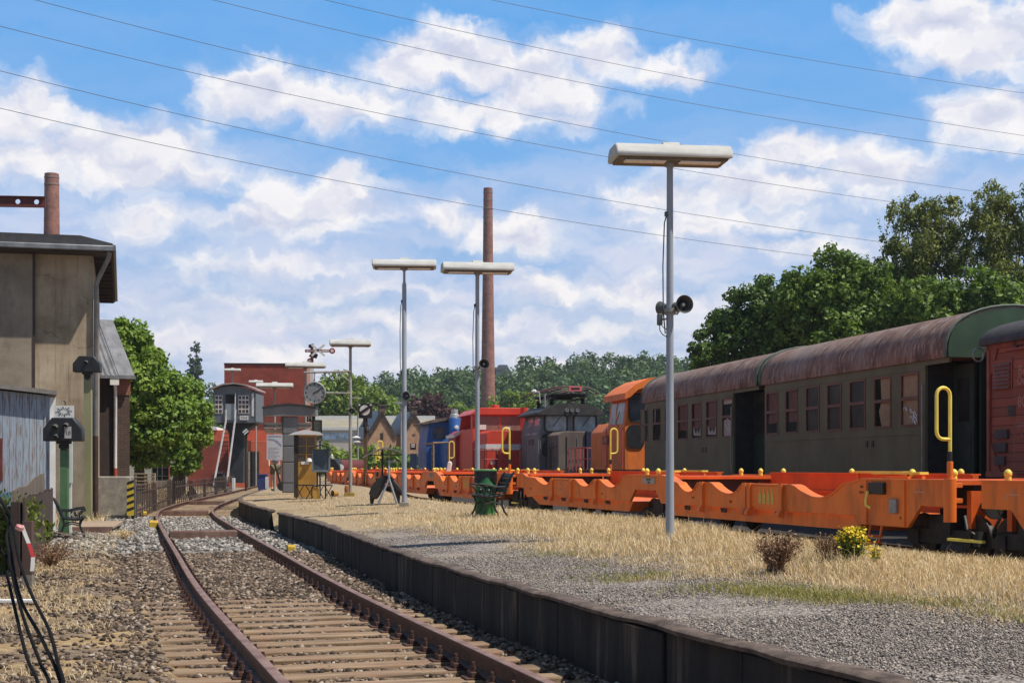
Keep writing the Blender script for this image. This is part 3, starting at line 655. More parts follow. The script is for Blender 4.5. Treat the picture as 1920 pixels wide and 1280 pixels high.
    m = MB(); lo, hi = sorted((A(1.82), A(2.22))); m.box(-.09, -.03, lo, hi, .88, 1.05); m.build('release_box', mat_black, t, bevel=.01)
    m = MB(); m.tube([(-.1, A(2.2), .92), (-.13, A(2.2), .8), (-.13, A(2.2), .72), (-.1, A(2.12), .68)], .022, 8); m.build('release_lever', mat_ylw, t)
    m = MB(); lo, hi = sorted((A(1.5), A(1.68))); m.box(-.08, -.03, lo, hi, .62, .82); m.build('label_holder', mat_grey, t, bevel=.008)
    for a in (2.35, 1.35):
        m = MB(); lo, hi = sorted((A(a-.03), A(a+.03))); m.box(-.055, -.03, lo, hi, .44, 1.08); m.build('side_rib', mat_or, t)
    m = MB(); lo, hi = sorted((A(1.9), A(2.2)))
    m.tube([(-.05, lo, .43), (-.1, lo, .2), (-.1, hi, .2), (-.05, hi, .43)], .018, 6); m.box(-.2, -.03, lo, hi, .27, .3); m.box(-.22, -.05, lo, hi, .18, .21); m.build('step', mat_or, t)
    # yellow top bars on posts
    for a0, a1, x in ((1.35, 2.62, .28), (4.2, 5.75, W-.75), (10.7, 11.7, .6), (11.9, 13.3, W-.8)):
        m = MB(); lo, hi = sorted((A(a0), A(a1))); m.box(x-.07, x+.07, lo, hi, 1.165, 1.2); b = m.build('yellow_rail', mat_ylw, t)
        for y in (lo+.04, hi-.04):
            m = MB(); m.box(x-.025, x+.025, y-.03, y+.03, .9, 1.165); m.build('rail_post', mat_or, b)
    # locking spigots
    for a, x in ((.55, .22), (1.55, .22), (.55, W-.25), (1.55, W-.25), (3.3, W-.36), (6.6, W-.36), (9.2, W-.36), (10.15, .2), (10.75, .2), (11.35, .2), (10.4, W-.25), (11.3, W-.25), (14.0, W-.36), (16.5, W-.36), (19.1, .22), (19.65, .22), (19.2, W-.25)):
        m = MB(); m.lathe([(.042, 0), (.042, .045), (.036, .052), (.05, .07), (.05, .11), (.026, .14), (.0, .15)], (x, A(a), 1.095 if x < W-.3 or x > W-.3 and abs(x-(W-.25)) < .01 else 1.165), 10); m.build('locking_spigot', mat_ylw, t)
    for a0, a1 in ((1.5, 2.2), (10.0, 10.6)):
        m = MB(); lo, hi = sorted((A(a0), A(a1))); m.box(.12, .34, lo, hi, 1.1, 1.14); m.box(.14, .3, lo+.1, lo+.2, 1.14, 1.16); m.build('spigot_base', mat_or, t)
    # grab handle: orange tube, dark neck, yellow loop
    def handle(x, a):
        h = thing('x', None, None); COL.objects.unlink(h); bpy.data.objects.remove(h)
        m = MB(); m.cyl((x, a, .55), (x, a, 1.12), .082, n=14); m.cyl((x, a, 1.12), (x, a, 1.34), .04, n=12); m.box(x-.05, x+.16, a-.05, a+.05, .8, .86); m.box(x-.05, x+.16, a-.05, a+.05, 1.0, 1.06); s = m.build('handle_socket', mat_or, t, bevel=.004)
        m = MB(); m.cyl((x, a, 1.34), (x, a, 1.47), .032, n=10); m.build('neck', mat_black, s)
        m = MB(); pts = [(x, a, 1.47), (x, a, 2.2)]; sg_ = 1 if x > 1 else -1
        for i in range(9):
            q = i/8*PI; pts.append((x + sg_*(.1 - .1*math.cos(q)), a, 2.2 + .1*math.sin(q)))
        pts.append((x + sg_*.2, a, 1.8))
        for i in range(5):
            q = i/4*PI/2; pts.append((x + sg_*(.1 + .1*math.cos(q)), a, 1.73 - .1*math.sin(q)))
        pts.append((x, a, 1.63)); m.tube(pts, .024, 8); m.build('handle_loop', mat_ylw, s)
    if not mir: handle(-.12, -.22)
    handle(W+.12, L + .2 if not mir else .2)
    # bogies and couplings
    for a in (.95, 10.9, 19.4):
        b = MB(); y = A(a)
        for x in (.35, W-.35):
            b.box(x-.06, x+.06, y-.85, y+.85, .22, .42); b.box(x-.09, x+.09, y-.25, y+.25, .35, .62)
        b.box(.4, W-.4, y-.2, y+.2, .3, .7); bo = b.build('bogie', mat_dark, t)
        for dy in (-.62, .62):
            for x in (.48, W-.48):
                q = MB(); q.lathe([(.0, -.05), (.28, -.05), (.3, -.03), (.3, .04), (.33, .05), (.33, .065), (.0, .065)], (x, y+dy, .3), 20, (1, 0, 0) if x > 1 else (-1, 0, 0)); q.build('wheel', mat_wheel, bo)
            q = MB(); q.box(.26, .4, y+dy-.1, y+dy+.1, .2, .4); q.build('axle_box', mat_dark, bo)
    for a, s in ((0, -1), (L, 1)):
        m = MB(); m.box(.35, W-.35, min(a, a+s*-.1), max(a, a+s*-.1), .45, .95); m.build('headstock', mat_orin, t)
        for x in (.55, W-.55):
            m = MB(); m.cyl((x, a, .75), (x, a+s*.22, .75), .07, n=12); m.cyl((x, a+s*.22, .75), (x, a+s*.26, .75), .17, n=18); m.build('buffer', mat_dark, t)
        m = MB(); m.tube([(.25, a, .62), (.22, a+s*.1, .45), (.3, a+s*.2, .36), (.7, a+s*.2, .36)], .022, 6); m.build('brake_hose', mat_black, t)
        m = MB(); m.box(-.02, .03, min(a, a+s*.5), max(a, a+s*.5), .3, .335); m.build('yellow_step_bar', mat_ylw, t)
    if marks:
        x = -.054
        for k in range(4):                  # four bottle-shaped pictograms on the panel
            m = MB(); a = A(5.72 - k*.15) if not mir else A(5.2 + k*.15); m.prism([(a-.05, .66), (a+.05, .66), (a+.045, .8), (a+.012, .86), (a+.01, .92), (a-.01, .92), (a-.012, .86), (a-.045, .8)], 'x', x-.002, x+.002); m.build('pictogram', mk_pict, t)
        m = MB(); lo, hi = sorted((A(10.35), A(10.98))); m.box(-.05, -.03, lo, hi, .93, 1.05); pl = m.build('number_plate', mk_plate, t)
        text('37 80 4993', .055, mat_black, 'plate_number', pl, (-.052, (lo+hi)/2, 1.015), SIDE); text('T 3000', .05, mat_black, 'plate_number', pl, (-.052, (lo+hi)/2, .96), SIDE)
        text('31 80', .07, mat_faint, 'lettering', t, (-.054, A(16.2), .86), SIDE); text('4993 052', .07, mat_faint, 'lettering', t, (-.054, A(16.2), .74), SIDE)
        m = MB(); y = A(1.0); m.box(-.034, -.03, y-.13, y+.13, .925, .935); m.box(-.034, -.03, y-.13, y-.12, .86, .925); m.box(-.034, -.03, y+.12, y+.13, .86, .925); m.build('load_mark', mat_faint, t)
        for a_, z_, s_, h_ in ((2.48, .98, 'REV', .05), (2.48, .9, '25.04.12', .045), (1.42, .56, '27,5 t', .05), (6.9, .66, '120', .07), (13.4, .68, 'GE', .06), (18.6, .72, '15,7 m', .05), (8.5, .7, '4,2 bar', .045)): text(s_, h_, mat_sten, 'stencil', t, (-.034, A(a_), z_), SIDE)
        text('2 x', .075, mat_faint, 'lettering', t, (-.034, A(1.0), .97), SIDE)
    return t
mat_sten = mk('stencil_dark', (.16, .06, .03), (.09, .04, .02), 20, .7)
mk_pict = mk('pictogram_yellow', (.66, .5, .12), (.55, .38, .08), 20, .6)
mk_plate = mk('plate_grey', (.42, .38, .33), (.34, .3, .26), 20, .6)
WJ = [18.75, 38.15, 57.2, 76.5]
def wseat(y0, y1):
    p0 = Vector((wagonX(y0), y0)); p1 = Vector((wagonX(y1), y1)); d = p1 - p0
    return (p0.x, y0, 0), math.atan2(-d.x, d.y), d.length - .55
l, r, L = wseat(WJ[0] + .25, WJ[1] + .25)
wB = wagon('pocket_wagon', 'orange pocket wagon with yellow pictograms, nearest one complete in view behind the front lamp post', l, r, L)
for k, lab in ((1, 'orange pocket wagon directly behind the green litter bin'), (2, 'farthest orange pocket wagon, beyond the roofed stand and the notice board')):
    c = copy_tree(wB); l, r, L2 = wseat(WJ[k] + .25, WJ[k+1] + .25); c.location = l; c.rotation_euler = (0, 0, r); c['label'] = lab
l, r, L1 = wseat(-.6, WJ[0] - .25)
wagon('pocket_wagon', 'orange pocket wagon cut off by the right edge, in front of the brown boxcar', l, r, L1 + .3, True)
# rails under the wagons and coaches
for fn, lab in ((lambda y: wagonX(y) + .56, 'left rail of the wagon track in shadow'), (lambda y: wagonX(y) + 2.06, 'right rail of the wagon track in shadow'), (lambda y: coachX(y) + .72, 'left rail of the coach track'), (lambda y: coachX(y) + 2.2, 'right rail of the coach track')):
    t = thing('rail', lab, 'rail'); m = MB(); m.sweep([(fn(y), y, -.02) for y in np.arange(6, 100, 3)], RAILP); m.build('rail_web', mat_rail, t)

# ------------------------------------------------------------------ green coaches
def coach_side_mat(name, c1, c2):
    m, nt, p, v = base_mat(name)
    a = noise_n(nt, v, 1.1, 6, .6); st_ = noise_n(nt, v, 5, 6, .65, (1, 1, .1))
    col = ramp(nt, a, [(.35, c2), (.65, c1)])
    col = mixc(nt, ramp(nt, st_, [(.5, (0, 0, 0)), (.72, (.55, .55, .55))]), col, (.12, .075, .038))
    nt.links.new(col, p.inputs['Base Color']); p.inputs['Roughness'].default_value = .55; p.inputs['Specular IOR Level'].default_value = .25
    s = nd(nt, 'ShaderNodeSeparateXYZ'); nt.links.new(v, s.inputs[0])
    bump_to(nt, p, noise_n(nt, v, 1.2, 2), .12, .03); return m
mat_coach = coach_side_mat('coach_green', (.155, .152, .08), (.108, .106, .055))
mat_coach_end = mk('coach_end_green', (.04, .085, .042), (.026, .058, .03), 2, .6, dirt=(.05, .06, .035), dirt_amt=.6); mat_seam = mk('seam_green', (.12, .15, .12), (.08, .1, .08), 5, .7); mat_coach_shade = mk('coach_shade_green', (.022, .042, .026), (.014, .026, .017), 2, .6)  # end wall and door green darkened to stand for the overhang's shade
def roof_mat():
    m, nt, p, v = base_mat('rusty_roof')
    s1 = noise_n(nt, v, 2.6, 8, .7, (.7, 1, .5), .6); s2 = noise_n(nt, v, 9, 8, .72, (.35, 1, .3)); s3 = noise_n(nt, v, .55, 5)
    col = ramp(nt, s1, [(.3, (.06, .026, .018)), (.5, (.185, .092, .055)), (.68, (.27, .145, .092))])
    col = mixc(nt, ramp(nt, s2, [(.5, (0, 0, 0)), (.66, (.9, .9, .9))]), col, (.4, .32, .27))
    col = mixc(nt, ramp(nt, s3, [(.46, (0, 0, 0)), (.62, (.5, .5, .5))]), col, (.29, .24, .215))
    col = mixc(nt, ramp(nt, noise_n(nt, v, 4, 7, .7, (.6, .8, .6)), [(.55, (0, 0, 0)), (.68, (.8, .8, .8))]), col, (.05, .028, .024))
    nt.links.new(col, p.inputs['Base Color']); p.inputs['Roughness'].default_value = .72; bump_to(nt, p, s2, .25, .01); return m
mat_roof = roof_mat(); mat_wframe = mk('window_frame_red', (.2, .085, .055), (.12, .05, .035), 10, .6)
mat_glass = glass_mat('coach_glass', (.014, .012, .01), .3, .15); mat_blind = mk('tan_blind', (.52, .37, .23), (.42, .29, .17), 4, .7); mat_rag = mk('white_rag', (.72, .66, .6), (.5, .42, .36), 7, .8)
mat_intred = mk('interior_red', (.26, .07, .045), (.15, .04, .03), 5, .7)
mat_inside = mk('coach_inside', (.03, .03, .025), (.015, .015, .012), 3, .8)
def roof_prof(W, z0, rise, n=18):
    o = [(-.05, z0), (-.06, z0 + .14)]
    for i in range(n + 1):
        q = PI - PI * i / n; o.append((W/2 + (W/2 + .06) * math.cos(q), z0 + .14 + (rise - .14) * math.sin(q) ** .82))
    return o + [(W + .06, z0 + .14), (W + .05, z0)]
def coach(label, y0, y1, wins, door_a, marks):
    lo = Vector((coachX(y0), y0)); rz = math.atan(.199); L = (y1 - y0) / math.cos(rz); W = 2.9
    t = thing('passenger_coach', label, 'railway coach', (lo.x, lo.y, 0), rz, 'green passenger coaches with rusty roofs')
    ZB, ZT = 1.0, 3.48
    def a_of(x): return (coach_y(x) - y0) / math.cos(rz)
    wl = sorted([(a_of(x1), a_of(x0), kind) for x0, x1, kind in wins])
    zw0, zw1 = 2.13, 3.27
    m = MB(); edges = [door_a] + [e for a, b, _ in wl for e in (a, b)] + [L - .15]
    m.box(0, .06, door_a, L - .15, ZB, zw0); m.box(0, .06, door_a, L - .15, zw1, ZT)
    for i in range(0, len(edges), 2): m.box(0, .06, edges[i], edges[i+1], zw0, zw1)
    for z in (ZB + .02, 1.95, zw1 + .03): m.box(-.012, 0, door_a, L - .15, z, z + .035)
    m.build('side_wall', mat_coach, t)
    m = MB(); m.box(W-.06, W, 0, L, ZB, ZT); m.box(.06, W-.06, L-.2, L-.14, ZB, ZT); m.box(.06, W-.06, door_a, door_a + .05, ZB, ZT); m.box(.0, W-.06, 0, L-.2, ZB, ZB+.06); m.box(.06, W-.06, door_a, L-.2, ZT-.05, ZT)
    m.box(1.35, 1.42, door_a+.05, L-.2, ZB+.06, ZT-.05)
    m.build('interior_shell', mat_inside, t)
    m = MB(); m.prism(roof_prof(W, ZT, 1.06), 'y', 0, L); m.build('roof', mat_roof, t)
    for y in (0.0, L):
        m = MB(); pr = roof_prof(W + .02, ZT, 1.075); m.tube([(a - .01, y, z) for a, z in pr], .03, 6); m.build('roof_seam', mat_seam, t)
    for a, b, kind in wl:
        f = MB(); e = .045
        f.box(-.015, .03, a, a+e, zw0, zw1); f.box(-.015, .03, b-e, b, zw0, zw1); f.box(-.015, .03, a+e, b-e, zw0, zw0+e); f.box(-.015, .03, a+e, b-e, zw1-e, zw1)
        zm = 2.73; f.box(-.02, .03, a+e, b-e, zm-.035, zm+.035)
        fo = f.build('window', mat_wframe, t)
        g = MB(); g.add([(.014, a+e, zw0+e), (.014, b-e, zw0+e), (.014, b-e, zm-.035), (.014, a+e, zm-.035)], [(0,1,2,3)]); g.add([(.014, a+e, zm+.035), (.014, b-e, zm+.035), (.014, b-e, zw1-e), (.014, a+e, zw1-e)], [(0,1,2,3)]); g.build('pane', mat_pane if kind != 'n' else mat_glass, fo)
        w_ = b - a
        if kind == 'tan':
            g = MB(); g.prism([(a+e, zw0+e), (b-w_*.35, zw0+e), (b-w_*.2, 2.5), (b-w_*.35, zm), (b-w_*.3, zw1-e), (a+e, zw1-e)], 'x', .034, .04); g.build('blind', mat_blind, fo)
        if kind == 'tan2':
            g = MB(); g.box(.034, .04, a+e, b-e, zw0+e, zw1-e); g.build('blind', mat_blind, fo)
            g = MB(); rr = random.Random(4)
            for k in range(7):
                ya = a + .1 + rr.random()*(w_-.25); za = zw0 + .08 + k*.05
                g.tube([(.008, ya + .08*math.cos(q*1.3 + k), za + .05*math.sin(q*2.1 + k)) for q in np.linspace(0, 3.5, 10)], .009, 5)
            g.build('scrawl', mat_white, fo)
        if kind == 'rag':
            g = MB(); g.prism([(a+e, zw0+e), (b-e, zw0+e), (b-e, 2.62), (b-w_*.4, 2.7), (a+w_*.3, 2.6), (a+e, 2.68)], 'x', .034, .04); g.box(.034, .04, a+e, b-e, 3.1, zw1-e); g.build('rag', mat_rag, fo)
        if kind == 'rag2':
            g = MB(); g.prism([(a+e, zw0+.1), (b-e, zw0+.12), (b-e, 2.55), (b-w_*.3, 2.3), (b-w_*.5, 2.42), (a+w_*.4, 2.28), (a+e, 2.62)], 'x', .034, .04); g.build('rag', mat_rag, fo)
        if kind in ('red', 'rag2', 'redb'):
            g = MB(); g.box(.045, .055, a+e, b-e*2.5 if kind != 'red' else b-e, zm-.3, zw1-e); g.build('inner_panel', mat_intred, fo)
        if kind == 'cur':
            g = MB(); g.prism([(b-.1, zw1-e), (b-.2, zw1-e), (b-.15, zm), (b-.11, zm)], 'x', .034, .04); g.prism([(a+.1, zw0+e), (a+.25, zw0+e), (a+.18, 2.5)], 'x', .034, .04); g.build('rag', mat_rag, fo)
    # recessed end doorway with handrail, header and step
    m = MB(); m.box(.0, .05, 0, door_a, ZT-.1, ZT); m.build('doorway_header', mat_coach, t); m = MB(); m.box(.02, .3, .05, door_a, ZB-.12, ZB-.06); m.build('doorway_step', mat_dark, t)
    m = MB(); m.tube([(-.05, door_a+.04, 1.15), (-.05, door_a+.04, 3.0)], .018, 6); m.build('handrail', mat_grey, t)
    m = MB(); m.box(.6, .66, .1, door_a-.06, ZB+.06, ZT-.1); m.box(.585, .6, .2, door_a-.2, 1.2, 2.0); d = m.build('door', mat_coach_shade, t)
    m = MB(); m.box(.588, .602, .28, door_a-.25, 2.2, 3.1); m.build('door_window', mat_glass, d)
    # end wall facing the camera: green arched hood over the dark gangway
    pr = roof_prof(W - .04, ZT + .0, 1.0); m = MB(); m.prism([(a + .02, z) for a, z in pr], 'y', -.05, -.001); m.build('end_hood', mat_coach_end, t)
    m = MB(); m.box(.7, .76, .0, .06, ZB, ZT); m.box(W-.7, W, 0, .06, ZB, ZT); m.box(.76, W-.7, .02, .05, ZB, ZT); e_ = m.build('end_wall', mat_coach_shade, t)
    m = MB(); m.box(.86, 1.12, -.02, .02, 2.1, 3.1); m.build('end_window', mat_glass, e_)
    m = MB(); m.box(W/2-.5, W/2+.5, -.3, .0, 1.15, 3.9); m.build('gangway', mat_black, t)
    if marks:
        for da in (.12, .42):
            m = MB(); y = a_of(marks) + da; m.box(-.02, 0, y-.05, y+.05, 1.72, 1.86); m.build('route_board_clip', mat_black, t)
    m = MB(); m.box(.15, W-.15, .3, L-.4, .75, 1.0); m.build('underframe', mat_dark, t)
    for a in (1.6, L/2, L-1.6):
        b = MB(); b.box(.3, W-.3, a-.1, a+.1, .3, .5); b.box(.3, .42, a-.6, a+.6, .45, .7); bo = b.build('axle_guard', mat_dark, t)
        for x in (.72, W-.72):
            q = MB(); q.lathe([(.0, -.06), (.46, -.06), (.48, .04), (.5, .05), (0, .06)], (x, a, .48), 22, (1, 0, 0)); q.build('wheel', mat_wheel, bo)
    return t
def coach_y(x): return 14.57 / ((x - 960) / F + .199)
mat_pane = glass_mat('coach_pane', (.035, .03, .026), .05)
def pane_mat():
    m = bpy.data.materials.new('clear_pane'); m.use_nodes = True; nt = m.node_tree; p = nt.nodes['Principled BSDF']
    tb = nd(nt, 'ShaderNodeBsdfTransparent'); tb.inputs[0].default_value = (.96, .96, .94, 1); mx = nd(nt, 'ShaderNodeMixShader'); mx.inputs[0].default_value = .16
    p.inputs['Base Color'].default_value = (.02, .018, .016, 1); p.inputs['Roughness'].default_value = .12; p.inputs['Specular IOR Level'].default_value = .35
    nt.links.new(tb.outputs[0], mx.inputs[1]); nt.links.new(p.outputs[0], mx.inputs[2]); nt.links.new(mx.outputs[0], nt.nodes['Material Output'].inputs[0]); return m
mat_pane = pane_mat()
coach('near green coach with rusty barrel roof, dark open end doorway and tan blinds', 29.0, 39.05,
      [(1437, 1459, 'red'), (1473, 1496, 'redb'), (1511, 1537, 'n'), (1551, 1578, 'n'), (1593, 1623, 'n'), (1639, 1671, 'tan'), (1689, 1723, 'tan2')], 1.0, 1641)
coach('farther green coach with torn white rags in its windows, behind the front lamp post', 39.35, 50.2,
      [(1201, 1215, 'cur'), (1224, 1239, 'cur'), (1247, 1261, 'n'), (1271, 1289, 'red'), (1297, 1315, 'rag2'), (1324, 1344, 'rag2'), (1354, 1374, 'rag')], 2.0, 1326)
# white vent / shed roof ridge behind the coaches
mat_bwood = plank_mat('boxcar_planks', (.36, .1, .055), (.25, .07, .042), (.15, .09, .07), .17, 2, .55, .8, .07, (.5, 4, 1))
mat_redpaint = mk('boxcar_frame', (.32, .075, .04), (.2, .05, .03), 6, .6, dirt=(.06, .03, .025))
mat_chalk = mk('chalky_white', (.5, .28, .24), (.36, .16, .13), 18, .85)
mat_tar = mk('tarred_roof', (.075, .06, .058), (.04, .034, .034), 3, .8, bump=.4, bscale=20)
bx = thing('boxcar', 'weathered red-brown wooden boxcar with louvre at the right edge of the photo', 'freight wagon', (coachX(27.5), 27.5, 0), math.atan(.199))
rzb = 0; W = 2.9; Lb = 9.0
m = MB(); m.box(0, W, -Lb, 0, 1.12, 3.6); m.build('body', mat_bwood, bx)
m = MB(); pr = [(-.14, 3.58), (-.14, 3.64)] + [(W/2 + (W/2+.14)*math.cos(PI - PI*i/12), 3.64 + .5*math.sin(PI*i/12)) for i in range(13)] + [(W+.14, 3.58)]
m.prism(pr, 'y', -Lb-.1, .12); m.build('roof', mat_tar, bx)
m = MB()
for y in (-.07, -1.02, -3.3, -Lb+.07): m.box(-.05, 0, y-.05, y+.05, 1.1, 3.6)
m.box(-.05, 0, -Lb, 0, 3.5, 3.59); m.box(-.06, 0, -Lb, 0, 1.08, 1.18)
m.prism([(-.12, 3.5), (-.38, 3.5), (-.12, 2.95)], 'x', -.03, 0); m.prism([(-.12, 1.15), (-.5, 1.15), (-.12, 1.75)], 'x', -.03, 0)
m.build('frame', mat_redpaint, bx)
m = MB(); m.box(-.03, 0, -.9, -.2, 2.72, 3.28); lv = m.build('louvre_frame', mat_redpaint, bx)
m = MB()
for k in range(7): m.add([(-.035, -.84, 2.78+k*.07), (-.035, -.26, 2.78+k*.07), (-.065, -.26, 2.74+k*.07), (-.065, -.84, 2.74+k*.07), (-.035, -.84, 2.79+k*.07), (-.035, -.26, 2.79+k*.07), (-.065, -.26, 2.75+k*.07), (-.065, -.84, 2.75+k*.07)], [(0,3,2,1), (4,5,6,7), (0,1,5,4), (1,2,6,5), (2,3,7,6), (3,0,4,7)])
m.build('louvre_slat', mk('louvre', (.2, .12, .1), (.14, .07, .06), 6, .7), lv)
m = MB(); m.box(-.1, -.05, -3.2, -1.1, 1.15, 3.45); d = m.build('sliding_door', mat_bwood, bx)
m = MB(); m.cyl((-.16, -3.4, 3.42), (-.16, -.9, 3.42), .025, n=8); m.build('door_track', mat_redpaint, d)
m = MB(); m.box(-.1, -.05, -1.15, -.88, 2.2, 2.4); m.build('door_latch', mat_black, d)
for s_, z, h in (('Br', 3.02, .2), ('Deutsche', 2.84, .17), ('80', 2.45, .22), ('Last', 2.05, .12), ('t', 1.85, .12)):
    text(s_, h * 1.3, mat_chalk, 'lettering', d, (-.103, -1.2 if len(s_) > 2 else -1.35, z), SIDE, 'LEFT' if len(s_) > 2 else 'CENTER')
m = MB(); m.tube([(-.12 + .11*math.cos(q), .16, 3.42 + .13*math.sin(q)) for q in np.linspace(0, 2*PI, 17)[:-1]], .018, 6, closed=True); m.build('lamp_bracket_ring', mat_grey, bx)
for k, z in enumerate((2.0, 1.75, 1.5)):
    m = MB(); m.box(-.055, -.0, -.75 + k*.05, -.3, z - .2, z - .03); m.build('chalk_board', mk('chalk_board%d' % k, (.1, .085, .08), (.06, .05, .05), 8, .8), bx)
m = MB(); m.box(.2, W-.2, -Lb+.3, -.3, .8, 1.1); m.build('underframe', mat_dark, bx)
for a in (-1.6, -Lb+1.6):
    for x in (.72, W-.72):
        q = MB(); q.lathe([(.0, -.06), (.46, -.06), (.48, .04), (.5, .05), (0, .06)], (x, a, .48), 22, (1, 0, 0)); q.build('wheel', mat_wheel, bx)

# ------------------------------------------------------------------ locomotives on the coach track
def loco_root(name, label, Y): return thing(name, label, 'locomotive', (coachX(Y), Y, 0), math.atan(.199))
mat_lor = mk('loco_orange', (.9, .22, .025), (.78, .17, .018), 1.6, .6, dirt=(.3, .1, .05), dirt_amt=.4)
mat_lred = mk('loco_red', (.7, .07, .03), (.58, .05, .025), 1.6, .45, dirt=(.25, .06, .04), dirt_amt=.35)
mat_lred2 = mk('railing_red', (.62, .12, .09), (.5, .08, .06), 6, .5)
mat_lblue = mk('loco_blue', (.03, .14, .42), (.022, .1, .32), 2, .45, dirt=(.05, .07, .12), dirt_amt=.4)
mat_lgrey = mk('loco_grey', (.2, .19, .185), (.14, .13, .125), 1.6, .6, dirt=(.09, .06, .05), dirt_amt=.6)
mat_lbrown = mk('loco_brown', (.17, .12, .09), (.1, .075, .06), 2, .7, stretch=(1, 1, .15), dirt=(.26, .21, .17), dirt_amt=.6)
mat_navy = mk('loco_navy', (.02, .022, .055), (.012, .014, .035), 3, .5)
mat_lglass = glass_mat('loco_glass', (.05, .06, .065), .05); mat_lglass2 = glass_mat('loco_glass_pale', (.16, .19, .2), .12)
for q_ in (mat_lor, mat_lred, mat_lblue, mat_lgrey): chips(q_, (.07, .04, .028), 14, .62, .7)
mat_rubber = mk('window_rubber', (.03, .03, .03), (.018, .018, .018), 9, .7)
def running_gear(t, a0, a1, W=2.9, mat=None):
    m = MB(); m.box(.1, W-.1, a0, a1, .85, 1.15); m.build('running_board', mat or mat_dark, t)
    for a in (a0 + 1.4, (a0+a1)/2, a1 - 1.4):
        for x in (.72, W-.72):
            q = MB(); q.lathe([(.0, -.06), (.48, -.06), (.5, .04), (.53, .05), (0, .06)], (x, a, .53), 22, (1, 0, 0)); q.build('wheel', mat_wheel, t)
    m = MB(); m.box(.25, .45, a0+.6, a1-.6, .45, .85); m.box(W-.45, W-.25, a0+.6, a1-.6, .45, .85); m.build('axle_frame', mat_dark, t)
    for a, s in ((a0, -1), (a1, 1)):
        for x in (.6, W-.6):
            m = MB(); m.cyl((x, a, 1.0), (x, a+s*.3, 1.0), .09, n=12); m.cyl((x, a+s*.3, 1.0), (x, a+s*.35, 1.0), .22, n=18); m.build('buffer', mat_dark, t)
def railing(t, pts, mat, h=.9, n=4, name='handrail'):
    m = MB(); P = [Vector(p) for p in pts]
    up = Vector((0, 0, h)); m.tube([p + up for p in P], .025, 6); m.tube([p + up*.5 for p in P], .018, 6)
    for a, b in zip(P[:-1], P[1:]):
        for i in range(n + 1):
            q = a + (b-a)*i/n; m.tube([q, q + up], .02, 6)
    m.build(name, mat, t)
# orange shunter behind the far coach: cab with big rounded windows, low bonnet towards the left end
o = loco_root('orange_locomotive', 'orange diesel locomotive with rounded cab windows and red end railing, next to the far coach', 53.0)
# local: x across (0 = left side), y along (0 near end)
running_gear(o, -.6, 7.4)
m = MB(); cabp = [(0, 1.15), (0, 2.75), (.12, 3.75), (.3, 4.1), (.8, 4.38), (1.45, 4.45), (2.1, 4.38), (2.6, 4.1), (2.78, 3.75), (2.9, 2.75), (2.9, 1.15)]
m.prism(cabp, 'y', -.4, 1.9); m.build('cab', mat_lor, o, bevel=.03)
m = MB(); m.prism([(-.1, 3.72), (-.08, 3.95), (.3, 4.25), (.8, 4.5), (1.45, 4.57), (2.1, 4.5), (2.6, 4.25), (2.98, 3.95), (3.0, 3.72), (2.8, 3.8), (2.5, 4.08), (1.45, 4.4), (.4, 4.08), (.1, 3.8)], 'y', -.85, 2.2); m.build('cab_roof', mat_lor, o)
def rounded(y0, y1, z0, z1, r=.12):
    o_ = []
    for cy, cz, q0 in ((y1-r, z1-r, 0), (y0+r, z1-r, PI/2), (y0+r, z0+r, PI), (y1-r, z0+r, 1.5*PI)):
        for i in range(5): q = q0 + i/4*PI/2; o_.append((cy + r*math.cos(q), cz + r*math.sin(q)))
    return o_
for (x0, x1, z0, z1) in ((.22, 1.3, 2.95, 3.9), (1.6, 2.68, 2.95, 3.9)):
    m = MB(); m.prism(rounded(x0, x1, z0, z1, .15), 'y', -.43, -.4); m.build('front_window', mat_lglass, o)
m = MB(); m.prism(rounded(.1, .75, 1.95, 2.8, .18), 'y', -.44, -.4); m.build('intake_grille', mat_black, o)
for y0, y1 in ((-.2, .7), (.9, 1.65)):
    m = MB(); m.M = Matrix.Translation((0, 0, 0)); a = [(-.012 + .12*(z-2.75), y, z) for y, z in ((y0, 2.85), (y1, 2.85), (y1, 3.65), (y0, 3.65))]; b = [(p[0]+.03, p[1], p[2]) for p in a]
    m.add(a + b, [(0,1,2,3), (4,7,6,5), (0,4,5,1), (1,5,6,2), (2,6,7,3), (3,7,4,0)]); m.build('side_window', mat_lglass2, o)
m = MB(); m.prism([(.0, 1.15), (.0, 2.6), (.3, 2.95), (2.6, 2.95), (2.9, 2.6), (2.9, 1.15)], 'y', 1.9, 4.5); m.build('bonnet', mat_lor, o, bevel=.03)
m = MB()
for y in (2.35, 3.2, 4.05): m.box(-.012, 0, y-.38, y+.38, 1.3, 2.45)
m.build('bonnet_door', mat_lor, o, bevel=.008)
m = MB(); m.box(-.03, 0, 1.7, 2.6, 2.12, 2.46); pl = m.build('number_plate', mat_redpaint, o); text('838', .28, mat_faint, 'plate_number', pl, (-.032, 2.15, 2.29), SIDE)
railing(o, [(.05, 7.3, 1.15), (.05, 4.6, 1.15)], mat_lred2); railing(o, [(.05, 7.3, 1.15), (2.85, 7.3, 1.15)], mat_lred2)
railing(o, [(-.25, 4.6, 1.05), (-.25, 7.2, 1.05)], mat_lred2, 1.0, 4)
